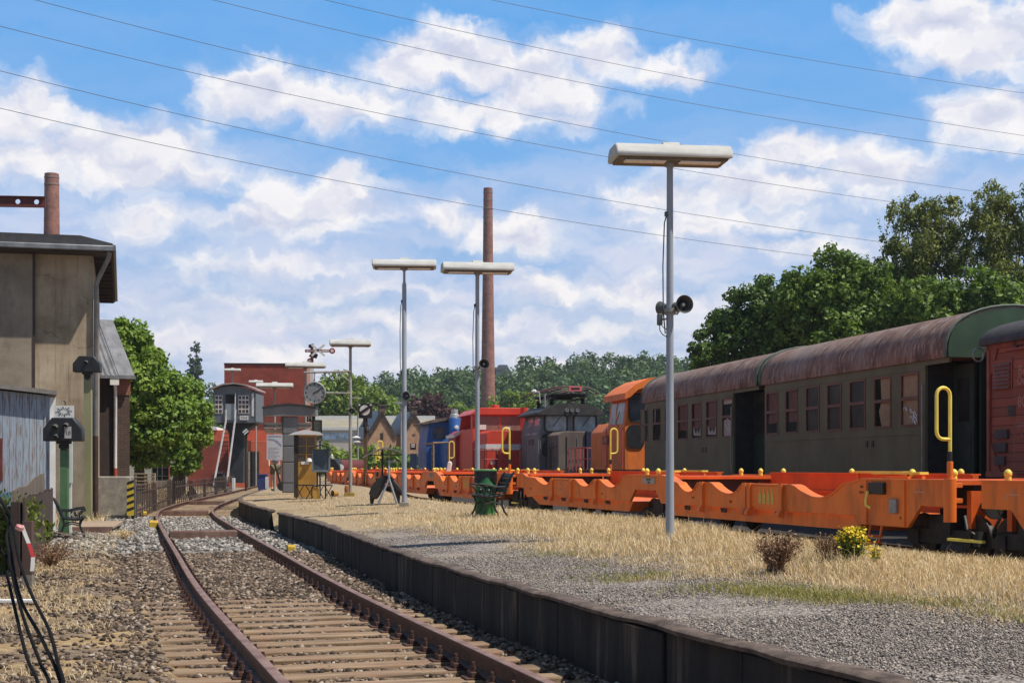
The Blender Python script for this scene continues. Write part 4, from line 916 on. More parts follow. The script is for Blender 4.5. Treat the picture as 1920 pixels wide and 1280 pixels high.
# grey-brown electric locomotive with folded current collector
e = loco_root('electric_locomotive', 'old grey and brown electric locomotive with folded pantograph on its roof', 65.8)
e.location.x -= .22
running_gear(e, -2.6, 8.6, mat=mat_lbrown)
m = MB(); m.prism([(0, 1.1), (0, 2.9), (.22, 3.75), (.5, 4.0), (2.4, 4.0), (2.68, 3.75), (2.9, 2.9), (2.9, 1.1)], 'y', 0, 4.2); m.build('cab', mat_lgrey, e, bevel=.03)
m = MB(); m.prism([(-.15, 3.72), (.5, 4.08), (1.45, 4.22), (2.4, 4.08), (3.05, 3.72), (3.0, 3.64), (-.1, 3.64)], 'y', -.35, 4.5); m.build('cab_roof', mk('cab_roof_dark', (.06, .052, .048), (.03, .026, .024), 4, .7), e)
for x0, x1 in ((.28, 1.25), (1.65, 2.62)):
    m = MB(); m.prism(rounded(x0, x1, 2.92, 3.6, .12), 'y', -.03, .0); m.build('front_window', mat_lglass2, e)
for x in (1.2, 1.45, 1.7):
    m = MB(); m.lathe([(0, 0), (.085, 0), (.085, .06), (.06, .06), (.05, .03), (0, .03)], (x, -.34, 3.86), 14, (0, -1, 0)); m.build('headlamp', mat_grey, e)
m = MB(); m.prism(rounded(.12, .62, 1.75, 2.8, .16), 'y', -.03, 0); m.build('grille_opening', mat_black, e)
for y0, y1 in ((.5, 1.6), (2.0, 3.1)):
    a = [(-.02 + .26*(z-2.9), y, z) for y, z in ((y0, 2.75), (y1, 2.75), (y1, 3.6), (y0, 3.6))]; a[0] = (-.02, y0, 2.75); a[1] = (-.02, y1, 2.75); b = [(p[0]+.03, p[1], p[2]) for p in a]
    m = MB(); m.add(a + b, [(0,1,2,3), (4,7,6,5), (0,4,5,1), (1,5,6,2), (2,6,7,3), (3,7,4,0)]); m.build('side_window', mk('pale_glass', (.5, .52, .55), (.3, .32, .35), 3, .1), e)
m = MB(); m.prism([(.35, 1.1), (.35, 2.68), (.6, 2.85), (1.6, 2.85), (1.6, 1.1)], 'y', -2.2, 0); m.build('front_bonnet', mat_lbrown, e, bevel=.03)
m = MB(); m.prism([(1.62, 1.1), (1.62, 2.87), (2.4, 2.82), (2.62, 2.6), (2.62, 1.1)], 'y', -2.3, 0); m.build('blue_bonnet', mat_navy, e, bevel=.03)
m = MB(); m.prism([(.1, 1.1), (.1, 2.65), (.35, 2.85), (2.5, 2.85), (2.8, 2.65), (2.8, 1.1)], 'y', 4.2, 8.2); m.build('rear_bonnet', mat_lbrown, e, bevel=.03)
m = MB(); m.box(-.02, 0, 1.3, 2.3, 2.3, 2.55); pl = m.build('side_plate', mat_black, e); text('X504', .2, mat_grey, 'plate_number', pl, (-.022, 1.8, 2.42), SIDE)
m = MB(); m.box(.9, 1.4, -2.65, -2.55, .3, 1.3); m.box(1.6, 2.6, -2.7, -2.5, .6, 1.25); m.build('front_beam', mat_navy, e)
railing(e, [(.2, -2.5, 1.1), (.2, -.4, 1.1)], mat_black, 1.1, 2)
pt = MB()
for y in (.6, 3.4): pt.box(.5, 2.4, y-.05, y+.05, 4.5, 4.58)
for x in (.7, 2.2): pt.box(x-.05, x+.05, .4, 3.6, 4.4, 4.48)
for x, y in ((.7, .6), (2.2, .6), (.7, 3.4), (2.2, 3.4)): pt.lathe([(.09, 4.1), (.13, 4.16), (.07, 4.2), (.13, 4.26), (.07, 4.3), (.13, 4.36), (.06, 4.42)], (x, y, 0), 10)
pt.box(1.05, 1.85, 1.2, 2.6, 4.45, 4.7)
pt.box(.6, 2.3, -.1, 4.2, 4.58, 4.64)
pn = pt.build('pantograph', mat_black, e)
m = MB()
for y in (-.1, .8, 2.0, 3.2, 4.2): m.tube([(.1, y, 4.62), (.35, y, 4.8), (.7, y, 4.92), (1.45, y, 4.97), (2.2, y, 4.92), (2.55, y, 4.8), (2.8, y, 4.62)], .028, 6)
for x in (.5, 1.0, 1.9, 2.4): m.tube([(x, -.1, 4.84), (x, 4.2, 4.84)], .03, 6)
for s in (-1, 1): m.tube([(.6, .6, 4.55), (1.4, 2.0 + s*1.6, 4.75), (2.3, .6, 4.55)], .025, 6)
m.build('collector_frame', mk('collector_red', (.12, .03, .03), (.05, .02, .02), 10, .6), pn)
m = MB(); m.box(1.35, 1.95, -.16, -.12, 4.74, 4.96); q = m.build('roof_sign', mk('pink_red', (.75, .16, .16), (.65, .12, .12), 9, .5), pn)
m = MB(); m.box(1.45, 1.85, -.165, -.16, 4.8, 4.9); m.build('sign_field', mat_black, q)
m = MB(); m.lathe([(.0, 0), (.09, .02), (.11, .1), (.06, .2), (0, .24)], (-.1, .3, 4.72), 12, (-1, -.3, 0)); m.tube([(.1, .3, 4.2), (.05, .3, 4.72), (-.1, .3, 4.72)], .02, 6); m.build('roof_horn', mat_white, e)
m = MB(); m.cyl((.22, -.1, 4.0), (.22, -.1, 4.62), .05, n=10); m.build('roof_insulator', mat_grey, e)
for a in (-1.9, -1.45, -1.0, -.55):
    m = MB(); m.box(.335, .35, a, a+.03, 1.2, 2.6); m.build('panel_seam', mat_black, e)
for k in range(8):
    m = MB(); m.box(.332, .35, -1.35, -.6, 1.6 + k*.1, 1.64 + k*.1); m.build('louvre', mat_black, e)
for a in (4.7, 5.6, 6.5, 7.4):
    m = MB(); m.box(.085, .1, a, a+.04, 1.2, 2.5); m.build('panel_seam', mat_black, e)
for x in (.75, 1.25):
    m = MB(); m.box(x-.02, x+.02, -2.225, -2.2, 1.15, 2.6); m.build('panel_seam', mat_black, e)
for x0, x1 in ((.28, 1.25), (1.65, 2.62)):
    m = MB(); pr_ = rounded(x0-.05, x1+.05, 2.87, 3.65, .14); m.tube([(a, -.02, b) for a, b in pr_], .03, 5, closed=True); m.build('window_seal', mat_rubber, e)
    m = MB(); m.tube([((x0+x1)/2+.25, -.06, 3.62), ((x0+x1)/2-.15, -.06, 3.1)], .014, 5); m.build('wiper', mat_black, e)
for a in (-.02, 4.15):
    m = MB(); m.tube([(-.06, a, 1.3), (-.06, a, 2.5)], .022, 6); m.build('grab_rail', mat_grey, e)
m = MB(); m.box(-.02, .0, 2.9, 3.6, 1.2, 2.7); m.build('cab_door', mat_lgrey, e, bevel=.01)
m = MB(); m.tube([(1.2, -2.4, 1.1), (1.2, -2.4, 2.5), (1.15, -2.4, 2.6)], .02, 6); m.build('grab_rail', mat_grey, e)
# red locomotive
r_ = loco_root('red_locomotive', 'bright red diesel locomotive with white stripe, behind the lamp post next to the tall chimney', 72.5)
r_.location.x = -2.0
running_gear(r_, -3.4, 8.0, mat=mat_lred)
m = MB(); m.box(0, 2.9, 0, 4.2, 1.15, 3.2); m.prism([(0, 3.2), (.12, 3.9), (2.78, 3.9), (2.9, 3.2)], 'y', 0, .1); m.prism([(0, 3.2), (.12, 3.9), (2.78, 3.9), (2.9, 3.2)], 'y', 4.1, 4.2)
m.box(0, .14, 0, .5, 3.2, 3.9); m.box(2.72, 2.9, 0, .5, 3.2, 3.9); m.build('cab', mat_lred, r_, bevel=.02)
m = MB(); m.prism([(-.12, 3.9), (.25, 4.2), (.45, 4.25), (2.5, 4.25), (2.75, 4.2), (3.02, 3.9)], 'y', -.2, 4.4); m.build('cab_roof', mat_lred, r_, bevel=.02)
m = MB(); m.box(.2, 2.6, -.03, -.005, 3.12, 3.82); m.build('front_window', mk('brown_blind', (.26, .16, .12), (.2, .12, .09), 4, .5), r_)
m = MB(); m.cyl((1.3, .8, 4.2), (1.3, .8, 4.42), .22, n=14); m.build('roof_vent', mat_lred, r_)
m = MB(); m.prism([(.25, 1.15), (.25, 2.9), (.45, 3.05), (2.45, 3.05), (2.65, 2.9), (2.65, 1.15)], 'y', -2.6, 0); m.build('front_bonnet', mat_lred, r_, bevel=.03)
m = MB(); m.box(.235, 2.665, -2.615, 0, 2.1, 2.38); m.build('white_stripe', mat_white, r_)
m = MB(); m.cyl((2.55, -.6, 2.6), (2.55, -.6, 4.25), .2, n=16); m.build('exhaust_stack', mat_lred, r_)
railing(r_, [(.05, -3.3, 1.15), (1.2, -3.3, 1.15)], mat_lred2, 1.0, 3); railing(r_, [(1.8, -3.3, 1.15), (2.85, -3.3, 1.15)], mat_lred2, 1.0, 3); railing(r_, [(.05, -3.3, 1.15), (.05, 0, 1.15)], mat_lred2, 1.0, 4)
for x in (.75, 1.45, 2.15):
    m = MB(); m.box(x-.02, x+.02, -2.612, -2.6, 1.2, 2.06); m.build('panel_seam', mat_black, r_)
for a in (-2.1, -1.4, -.7):
    m = MB(); m.box(.235, .25, a, a+.03, 1.2, 2.06); m.build('panel_seam', mat_black, r_)
m = MB(); m.box(1.38, 1.44, -.05, -.03, 3.12, 3.82); m.build('window_bar', mat_lred, r_)
m = MB(); m.box(.35, .7, -.04, -.031, 3.15, 3.4); m.box(1.7, 1.95, -.04, -.031, 3.15, 3.3); m.build('window_card', mat_white, r_)
for x in (.55, 2.35):
    m = MB(); m.lathe([(0, 0), (.12, 0), (.13, .06), (.1, .05), (0, .03)], (x, -2.62, 1.5), 14, (0, -1, 0)); m.build('headlamp', mat_grey, r_)
# small dark red shunter with a white-edged roof between the red and the blue one
s_ = thing('small_red_locomotive', 'small dark red shunting locomotive with white roof edge, between blue and bright red locomotives', 'locomotive', (-3.0, 76.5, 0), math.atan(.199))
running_gear(s_, -.3, 4.0, 2.2)
mat_drk = mk('dark_red', (.36, .035, .04), (.28, .025, .03), 2, .5)
m = MB(); m.box(0, .08, 0, 2.4, 1.1, 3.0); m.box(2.0, 2.1, 0, 2.4, 1.1, 3.0); m.box(.08, 2.0, 0, .08, 1.1, 2.2); m.box(.08, .3, 0, .08, 2.2, 3.0); m.box(1.1, 2.0, 0, .08, 2.2, 3.0); m.box(.08, 2.0, 2.3, 2.4, 1.1, 3.0); m.build('cab', mat_drk, s_)
m = MB(); m.prism([(-.1, 2.95), (.35, 3.22), (1.05, 3.3), (1.75, 3.22), (2.2, 2.95), (2.2, 2.85), (1.05, 3.2), (-.1, 2.85)], 'y', -.25, 2.6); m.build('cab_roof', mat_drk, s_)
m = MB(); m.box(-.12, -.1, -.27, 2.62, 2.82, 2.98); m.prism([(-.1, 2.82), (-.1, 2.98), (.35, 3.24), (.35, 3.08)], 'y', -.29, -.25); m.build('roof_edge', mat_white, s_)
m = MB(); m.lathe([(0, 0), (.15, 0), (.16, .08), (.1, .08), (.08, .04), (0, .04)], (.75, -.02, 1.55), 16, (0, -1, 0)); m.build('headlamp', mat_white, s_)
m = MB(); m.box(.3, 1.1, -.02, .0, 2.24, 2.9); m.build('front_window', mat_lglass, s_)
# blue locomotive
b_ = loco_root('blue_locomotive', 'blue diesel locomotive with tall exhaust stack and pale top, farthest of the row', 84.0)
b_.location.x = -5.0
running_gear(b_, -3.2, 6.5, mat=mat_dark)
m = MB(); m.prism([(0, 1.1), (.0, 2.55), (.18, 3.9), (2.72, 3.9), (2.9, 2.55), (2.9, 1.1)], 'y', 0, 3.6); m.build('cab', mat_lblue, b_, bevel=.02)
m = MB(); m.prism([(-.3, 3.82), (.6, 4.08), (1.45, 4.15), (2.3, 4.08), (3.2, 3.82), (3.15, 3.74), (1.45, 4.02), (-.25, 3.74)], 'y', -.45, 3.9); m.build('cab_roof', mk('cab_roof_brown', (.2, .14, .1), (.1, .07, .05), 4, .7), b_)
for x0, x1 in ((.38, 1.15), (1.75, 2.5)):
    m = MB(); m.prism(rounded(x0, x1, 2.9, 3.6, .1), 'y', -.03, 0); m.build('front_window', mat_lglass, b_)
m = MB(); m.prism([(.75, 1.1), (.75, 2.7), (1.0, 2.9), (2.4, 2.9), (2.65, 2.7), (2.65, 1.1)], 'y', -2.9, 0); m.build('front_bonnet', mat_lblue, b_, bevel=.03)
m = MB(); m.lathe([(.34, 2.85), (.34, 4.05), (.3, 4.12)], (1.55, -.75, 0), 18); st0 = m.build('exhaust_stack', mat_lblue, b_)
m = MB(); m.lathe([(.29, 4.12), (.26, 4.3), (.2, 4.34), (.2, 4.6), (.0, 4.62)], (1.55, -.75, 0), 18); m.build('stack_top', mk('aluminium', (.62, .6, .56), (.45, .43, .4), 8, .4, metal=.4), st0)
m = MB(); m.lathe([(0, 0), (.12, 0), (.13, .08), (.07, .1), (0, .1)], (1.6, -1.1, 3.55), 14, (0, -1, 0)); m.build('headlamp', mat_white, st0)
m = MB(); m.tube([(-.05, -3.1, 2.6), (.85, -3.1, 2.65), (.85, -3.1, 1.1)], .09, 6); m.tube([(-.05, -3.1, 2.6), (-.05, -3.1, 1.1)], .09, 6); m.tube([(-.05, -3.1, 2.6), (-.05, 0, 2.6)], .06, 6); m.build('end_frame', mk('timber_brown', (.3, .2, .12), (.2, .12, .07), 6, .8), b_)
# dark covered bale / tank items standing on the far wagons

for x in (1.2, 2.0):
    m = MB(); m.box(x-.02, x+.02, -2.912, -2.9, 1.2, 2.6); m.build('panel_seam', mat_black, b_)
for a in (.5, 2.0):
    m = MB(); m.tube([(-.06, a, 1.2), (-.06, a, 2.4)], .022, 6); m.build('grab_rail', mat_grey, b_)
for a in (-.35, 1.85):
    m = MB(); m.tube([(-.06, a, 1.2), (-.06, a, 2.7)], .022, 6); m.build('grab_rail', mat_lred2, o)
m = MB(); m.tube([(-.14, -.3, 3.3), (-.2, -.3, 3.1), (-.2, .0, 2.9), (-.1, .0, 2.75)], .014, 5); m.build('mirror_bracket', mat_black, o)
for (x0, x1, z0, z1) in ((.22, 1.3, 2.95, 3.9), (1.6, 2.68, 2.95, 3.9)):
    m = MB(); m.tube([(a, -.42, b) for a, b in rounded(x0-.04, x1+.04, z0-.04, z1+.04, .17)], .03, 5, closed=True); m.build('window_seal', mat_rubber, o)
# ------------------------------------------------------------------ foliage helpers
def leaf_mesh(name, P, Nrm, size, mat, parent=None, seed=1, asp=.55, droop=0):
    """one small four-cornered leaf per point, turned roughly along Nrm"""
    g = np.random.default_rng(seed); n = len(P)
    N = Nrm + g.normal(0, .55, (n, 3)); N /= np.linalg.norm(N, axis=1)[:, None] + 1e-9
    r = g.normal(0, 1, (n, 3)); r[:, 2] -= droop; T = np.cross(N, r); T = np.cross(T, N) if droop else T
    T /= np.linalg.norm(T, axis=1)[:, None] + 1e-9; B = np.cross(N, T)
    s = (size * g.uniform(.45, 1.6, n))[:, None]; c = g.uniform(-.12, .12, n)[:, None] * s
    V = np.stack([P - T*s, P + B*s*asp + N*c, P + T*s, P - B*s*asp + N*c], 1).reshape(-1, 3)
    return raw_mesh(name, V, (np.arange(n)*4)[:, None] + np.arange(4)[None], mat, parent)
def clump_points(centers, radii, per, g, shell=.55, squash=.8):
    P, N = [], []
    for c, r in zip(centers, radii):
        k = max(3, int(per * r * r)); d = g.normal(0, 1, (k, 3)); d /= np.linalg.norm(d, axis=1)[:, None]
        q = r * (shell + (1 - shell) * g.random(k)) * (1 + .18*np.sin(5*d[:, 0] + c[0]) * np.cos(4*d[:, 2] + c[1]))
        p = d * q[:, None]; p[:, 2] *= squash; P.append(p + np.array(c)); N.append(d + np.array([0, 0, .35]))
    return np.concatenate(P), np.concatenate(N)
def leafmat(name, dark, mid, light, t=.3, vs=.9, warm=(1.45, 1.25, 1.1)): return island_mat(name, [(0, dark), (.45, mid), (.85, light), (1, tuple(x*1.25 for x in light))], .6, t, [(0, tuple(x*w_ for x, w_ in zip(dark, warm))), (.5, tuple(x*w_ for x, w_ in zip(mid, warm))), (1, tuple(x*w_ for x, w_ in zip(light, warm)))], vs, spec=.4)
mat_bark = mk('bark', (.16, .125, .095), (.07, .055, .042), 6, .9, bump=.6, bscale=20, stretch=(1, 1, .3))
mat_leaf_plane = leafmat('plane_leaf', (.085, .155, .018), (.14, .24, .03), (.22, .34, .06))
mat_leaf_dark = leafmat('dark_leaf', (.035, .075, .014), (.07, .135, .024), (.13, .22, .045))
mat_leaf_mid = leafmat('mid_leaf', (.055, .11, .016), (.105, .185, .03), (.18, .28, .055))
mat_leaf_birch = leafmat('birch_leaf', (.085, .115, .025), (.145, .185, .045), (.22, .26, .08))
mat_leaf_lime = leafmat('lime_leaf', (.09, .15, .02), (.15, .23, .035), (.22, .32, .06))
mat_leaf_purple = leafmat('purple_leaf', (.03, .012, .016), (.055, .02, .026), (.09, .038, .04), .15)
mat_leaf_far = leafmat('far_leaf', (.035, .07, .025), (.06, .115, .038), (.1, .17, .055), .25, .07, (1.7, 1.45, 1.2))
mat_leaf_blue = leafmat('bluish_leaf', (.03, .055, .03), (.05, .085, .045), (.075, .12, .06), .15)

# ------------------------------------------------------------------ platform lamps, loudspeakers, clock
mat_pole = mk('lamp_post_grey', (.37, .4, .45), (.28, .31, .355), 3, .45, stretch=(1, 1, .25), dirt=(.22, .2, .19), dirt_amt=.35, dscale=5)
mat_pole2 = mk('lamp_post_pale', (.42, .4, .37), (.25, .23, .21), 4, .6, stretch=(1, 1, .3), dirt=(.15, .12, .1), dirt_amt=.5)
mat_lamphead = mk('lamp_housing', (.57, .57, .55), (.46, .455, .43), 3, .7, dirt=(.22, .19, .15), dirt_amt=.5, dscale=3, dstretch=(.35, 1, 1.5))
mat_lampbelly = mk('lamp_underside', (.2, .16, .12), (.11, .09, .07), 8, .7); mat_tubel = mk('lamp_tube', (.82, .82, .8), (.7, .7, .68), 9, .3)
mat_conc = mk('concrete', (.34, .31, .26), (.2, .18, .15), 5, .9, bump=.4, bscale=24, dirt=(.1, .085, .06))
mat_horn = mk('speaker_grey', (.12, .12, .115), (.07, .07, .068), 8, .5)
def lamp(label, x, Y, zb, zh, w=1.36, rz=.13, r0=.05, r1=.036, mat=None, cable=True, step=None, foot=None, group='fluorescent lamps along the platform'):
    t = thing('platform_lamp', label, 'lamp post', (ax(x, Y), Y, zb), rz, group); H = zh - zb
    m = MB()
    if step: m.tube([(0, 0, -.1), (0, 0, step - .03), (0, 0, step + .03), (0, 0, H)], [r0, r0*.86, r0*.5, r0*.45], 14)
    else: m.tube([(0, 0, -.1), (0, 0, H*.5), (0, 0, H)], [r0, (r0+r1)/2, r1], 14)
    m.build('pole', mat or mat_pole, t)
    h = .168; d = .25
    m = MB(); m.prism([(-d, H), (-d-.015, H+.04), (-d+.02, H+.115), (-d+.09, H+h), (d-.09, H+h), (d-.02, H+.115), (d+.015, H+.04), (d, H), (d-.03, H+.02), (-d+.03, H+.02)], 'x', -w/2, w/2)
    hd = m.build('lamp_head', mat_lamphead, t, bevel=.02)
    m = MB()
    for s in (-1, 1): m.box(s*w/2 - .05*(s > 0), s*w/2 + .05*(s < 0), -d-.025, d+.025, H-.005, H+.15)
    e = m.build('end_cap', mat_lamphead, hd, bevel=.02) if False else None
    m = MB(); m.box(-w/2+.05, w/2-.05, -d+.04, d-.04, H-.012, H+.018); m.build('underside', mat_lampbelly, hd)
    for s in (-1, 1):
        m = MB(); m.box(min(s*.08, s*(w/2-.12)), max(s*.08, s*(w/2-.12)), -d+.07, -d+.2, H-.035, H-.013); m.build('tube_cover', mat_tubel, hd, bevel=.01)
    m = MB(); m.prism([(-.09, H+h), (.09, H+h), (.08, H+h+.05), (-.06, H+h+.05)], 'x', -.1, .1); m.build('mounting_box', mat_lamphead, hd, bevel=.01)
    m = MB(); m.cyl((0, 0, H-.06), (0, 0, H+.02), r1*1.35 if not step else r0*.8, n=12); m.build('collar', mat or mat_pole, t)
    if cable:
        z1 = H*.86; m = MB(); m.tube([(-r0*.85, -.02, z1), (-r0-.02, -.02, z1-.1), (-r0-.035, -.01, z1-.6), (-r0-.03, -.01, H*.6), (-r0-.005, 0, H*.545)], .008, 5); m.lathe([(.0, 0), (.022, 0), (.022, .05), (0, .06)], (-r0*.9, -.01, z1-.02), 8); m.build('cable', mat_horn, t)
    if foot == 'block':
        m = MB(); m.prism([(-.11, -.1), (.11, -.1), (.1, .09), (-.1, .09)], 'y', -.1, .1); m.build('footing', mat_conc, t, bevel=.015)
    if foot == 'yellow':
        m = MB(); m.box(-.17, .12, -.13, .13, -.1, .11); m.build('footing', mk('yellow_block', (.4, .28, .05), (.22, .16, .04), 6, .8), t, bevel=.01)
        m = MB(); m.lathe([(0, 0), (.06, 0), (.07, .1), (.05, .2), (0, .22)], (-.1, -.05, .1), 12); m.build('hydrant_cap', mk('orange_brown', (.42, .16, .04), (.25, .1, .03), 6, .7), t)
    return t
def horn(label, x, y, Y, r, dirv, px, parts=True):
    """loudspeaker horn strapped to a post whose axis is at px"""
    c = Vector((ax(x, Y), Y - .05, az(y, Y))); t = thing('loudspeaker', label, 'loudspeaker', c, 0, 'horn loudspeakers strapped to the lamp posts')
    d = Vector(dirv).normalized(); k = r/.105
    m = MB(); m.lathe([(.0, -.14*k), (.035*k, -.14*k), (.04*k, -.06*k), (.065*k, .02*k), (.1*k, .085*k), (r, .1*k), (r*.97, .104*k), (.092*k, .082*k), (.055*k, .01*k), (.03*k, -.03*k), (.0, -.03*k)], (0, 0, 0), 22, d); m.build('bell', mat_horn, t)
    m = MB(); m.lathe([(0, -.03*k), (.028*k, -.02*k), (.028*k, .05*k), (.02*k, .07*k), (0, .075*k)], (0, 0, 0), 12, d); m.build('reflector', mat_grey, t)
    m = MB(); m.lathe([(0, -.24*k), (.055*k, -.24*k), (.06*k, -.15*k), (.04*k, -.13*k), (0, -.13*k)], (0, 0, 0), 16, d); m.build('driver', mat_horn, t)
    p = Vector((ax(px, Y) - c.x, .05, -.06)); m = MB(); m.tube([(0, 0, -.03*k), (p.x*.4, .02, -.08*k - .02), p], .014, 6); m.lathe([(.058, -.015), (.064, -.015), (.064, .03), (.058, .03)], p + Vector((0, 0, 0)), 14); m.build('bracket', mat_grey, t)
    return t
lamp('nearest and biggest grey lamp post with weathered tube lamp, standing in dry grass', 1256, 16.6, .44, 4.78, 1.36, .13)
lamp('grey lamp post behind the green litter bin, its lamp head overlapping the tall chimney', 895, 26.9, .44, 4.9, 1.34, .13)
lamp('grey lamp post with thin top section and concrete foot, beside the little roofed stand', 758, 30.7, .43, 5.5, 1.36, .05, .055, .04, step=4.75, foot='block')
lamp('pale rusty lamp post carrying the round clock, standing on a yellow block', 657, 40.7, .44, 4.68, 1.16, .08, .055, .04, mat_pole2, False, foot='yellow')
lamp('thin pale lamp post between clock and red brick tower, with loudspeaker above the booth', 573, 49.5, .44, 4.68, 1.38, .1, .05, .04, mat_pole2, False)
lamp('pale lamp post standing behind the grey T-shaped shelter', 515, 54.5, .44, 4.27, 1.38, .1, .05, .04, mat_pole2, False)
lamp('distant thin lamp seen between signal cabin and brick tower, its lamp the lowest there', 480, 100, -.1, 7.1, .97, .1, .06, .05, mat_pole2, False, group='distant lamps by the brick tower')
lamp('distant thin lamp rising above the signal cabin roof', 436, 96, -.1, 7.65, 1.08, .1, .06, .05, mat_pole2, False, group='distant lamps by the brick tower')
horn('grey horn loudspeaker on the nearest lamp post, facing right towards the viewer', 1277, 573, 16.55, .105, (.25, -1, .02), 1256)
horn('second horn loudspeaker on the nearest lamp post, turned away behind the pole', 1247, 578, 16.75, .085, (-.75, .9, 0), 1256)
horn('black horn loudspeaker on the lamp post in front of the chimney', 907, 683, 26.85, .095, (.1, -1, 0), 895)
horn('horn loudspeaker on the lamp post beside the roofed stand, its pale back to the right', 766, 742, 30.65, .095, (-.55, -1, -.05), 758)
horn('small horn loudspeaker below the clock on the pale rusty lamp post', 660, 771, 40.6, .085, (.05, -1, 0), 657)
horn('small black horn loudspeaker on the thin post above the booth roof', 574, 800, 49.4, .085, (.1, -1, 0), 573)
t = thing('junction_box', 'small grey box with dangling wire on the left of the nearest lamp post', 'box', (ax(1237, 16.58), 16.58, az(599, 16.58)))
m = MB(); m.box(-.03, .03, -.05, .05, -.065, .065); m.M = None; m.build('housing', mat_horn, t, bevel=.012)
m = MB(); m.tube([(.02, 0, .0), (.1, 0, .01)], .012, 6); m.build('bracket', mat_grey, t)
m = MB(); m.tube([(.0, 0, -.065), (.0, 0, -.12), (.03, 0, -.17), (.085, 0, -.2)], .006, 5); m.tube([(.02, 0, -.06), (.04, 0, -.09), (.09, 0, -.12)], .005, 5); m.build('wire', mat_horn, t)
# clock
Yc = 40.55; c = at(590, 736, Yc); R_ = .315
ck = thing('station_clock', 'round white station clock showing ten past two, hung from the pale rusty lamp post', 'clock', c, .05)
m = MB(); m.lathe([(0, -.06), (R_-.03, -.06), (R_, -.03), (R_, .05), (R_-.025, .065), (R_-.035, .04)], (0, 0, 0), 40, (0, -1, 0)); m.build('casing', mat_grey, ck)
m = MB(); m.lathe([(0, .035), (R_-.03, .035)], (0, 0, 0), 40, (0, -1, 0)); m.lathe([(R_-.03, .034), (0, .034)], (0, 0, 0), 40, (0, -1, 0)); dl = m.build('dial', mk('dial', (.74, .77, .8), (.68, .71, .74), 3, .4), ck)
for h in range(12):
    a = h*PI/6; q = Matrix.Rotation(a, 4, 'Y'); m = MB(); m.M = q; m.box(-.014, .014, -.042, -.036, R_-.1, R_-.045); m.build('hour_mark', mat_black, dl)
for nm, a, L_, w_ in (('minute_hand', 58, .235, .011), ('hour_hand', 63, .15, .016)):
    m = MB(); m.M = Matrix.Rotation(math.radians(a), 4, 'Y'); m.box(-w_, w_, -.05 - w_*.3, -.044, -.05, L_); m.build(nm, mat_black, ck)
m = MB(); q = (.06, -.043, -.075); m.lathe([(.0, .043), (.022, .043), (0, .044)], (.05, 0, -.07), 10, (0, -1, 0)); m.build('dial_mark', mk('faded_red', (.6, .25, .22), (.5, .2, .18), 9, .5), dl)
dx = ax(657, Yc) - c.x
m = MB(); m.tube([(R_, 0, 0), (dx, 0, -.01)], .022, 8); m.tube([(-.3, 0, .565), (dx, 0, .6)], .03, 8); m.tube([(dx, 0, .3), (dx-.35, 0, .585)], .018, 6); m.tube([(0, 0, R_), (0, 0, .575)], .018, 6); m.tube([(dx, 0, -.14), (dx + .33, 0, -.15)], .016, 6); m.build('mounting_arms', mat_pole2, ck)

# ------------------------------------------------------------------ litter bin and benches
bn = thing('litter_bin', 'green drum litter bin with black liner bag, behind the platform bench', 'litter bin', (ax(910, 24.9), 24.9, .43), 0)
mat_bin = mk('bin_green', (.03, .2, .05), (.018, .13, .032), 4, .45, dirt=(.06, .1, .05), dirt_amt=.4); mat_bag = mk('bin_bag', (.014, .014, .015), (.008, .008, .009), 10, .25, bump=.6, bscale=14)
m = MB(); m.lathe([(0, -.03), (.175, -.03), (.178, .25), (.183, .26), (.183, .28), (.178, .29), (.182, .52), (.186, .53), (.182, .54), (.185, .76)], (0, 0, 0), 26); m.build('drum', mat_bin, bn)
m = MB(); m.lathe([(.16, .5), (.188, .765), (.2, .772), (.205, .79), (.19, .8), (.17, .78)], (0, 0, 0), 26); m.build('rim', mk('rim_green', (.2, .4, .18), (.12, .3, .12), 6, .5), bn)
m = MB(); g = random.Random(2); pr = []
ring = [(.193 + g.uniform(-.004, .008)) for _ in range(26)]; low = [.6 + .07*math.sin(i*.7) + g.uniform(-.03, .02) for i in range(26)]
A_ = [(r*math.cos(2*PI*i/26), r*math.sin(2*PI*i/26), .765) for i, r in enumerate(ring)]; B_ = [(r*1.0*math.cos(2*PI*i/26), r*1.0*math.sin(2*PI*i/26), low[i]) for i, r in enumerate(ring)]
m.strip(A_ + A_[:1], B_ + B_[:1]); m.build('liner_bag', mat_bag, bn)
mat_iron = mk('cast_iron', (.02, .022, .024), (.012, .013, .014), 8, .4)
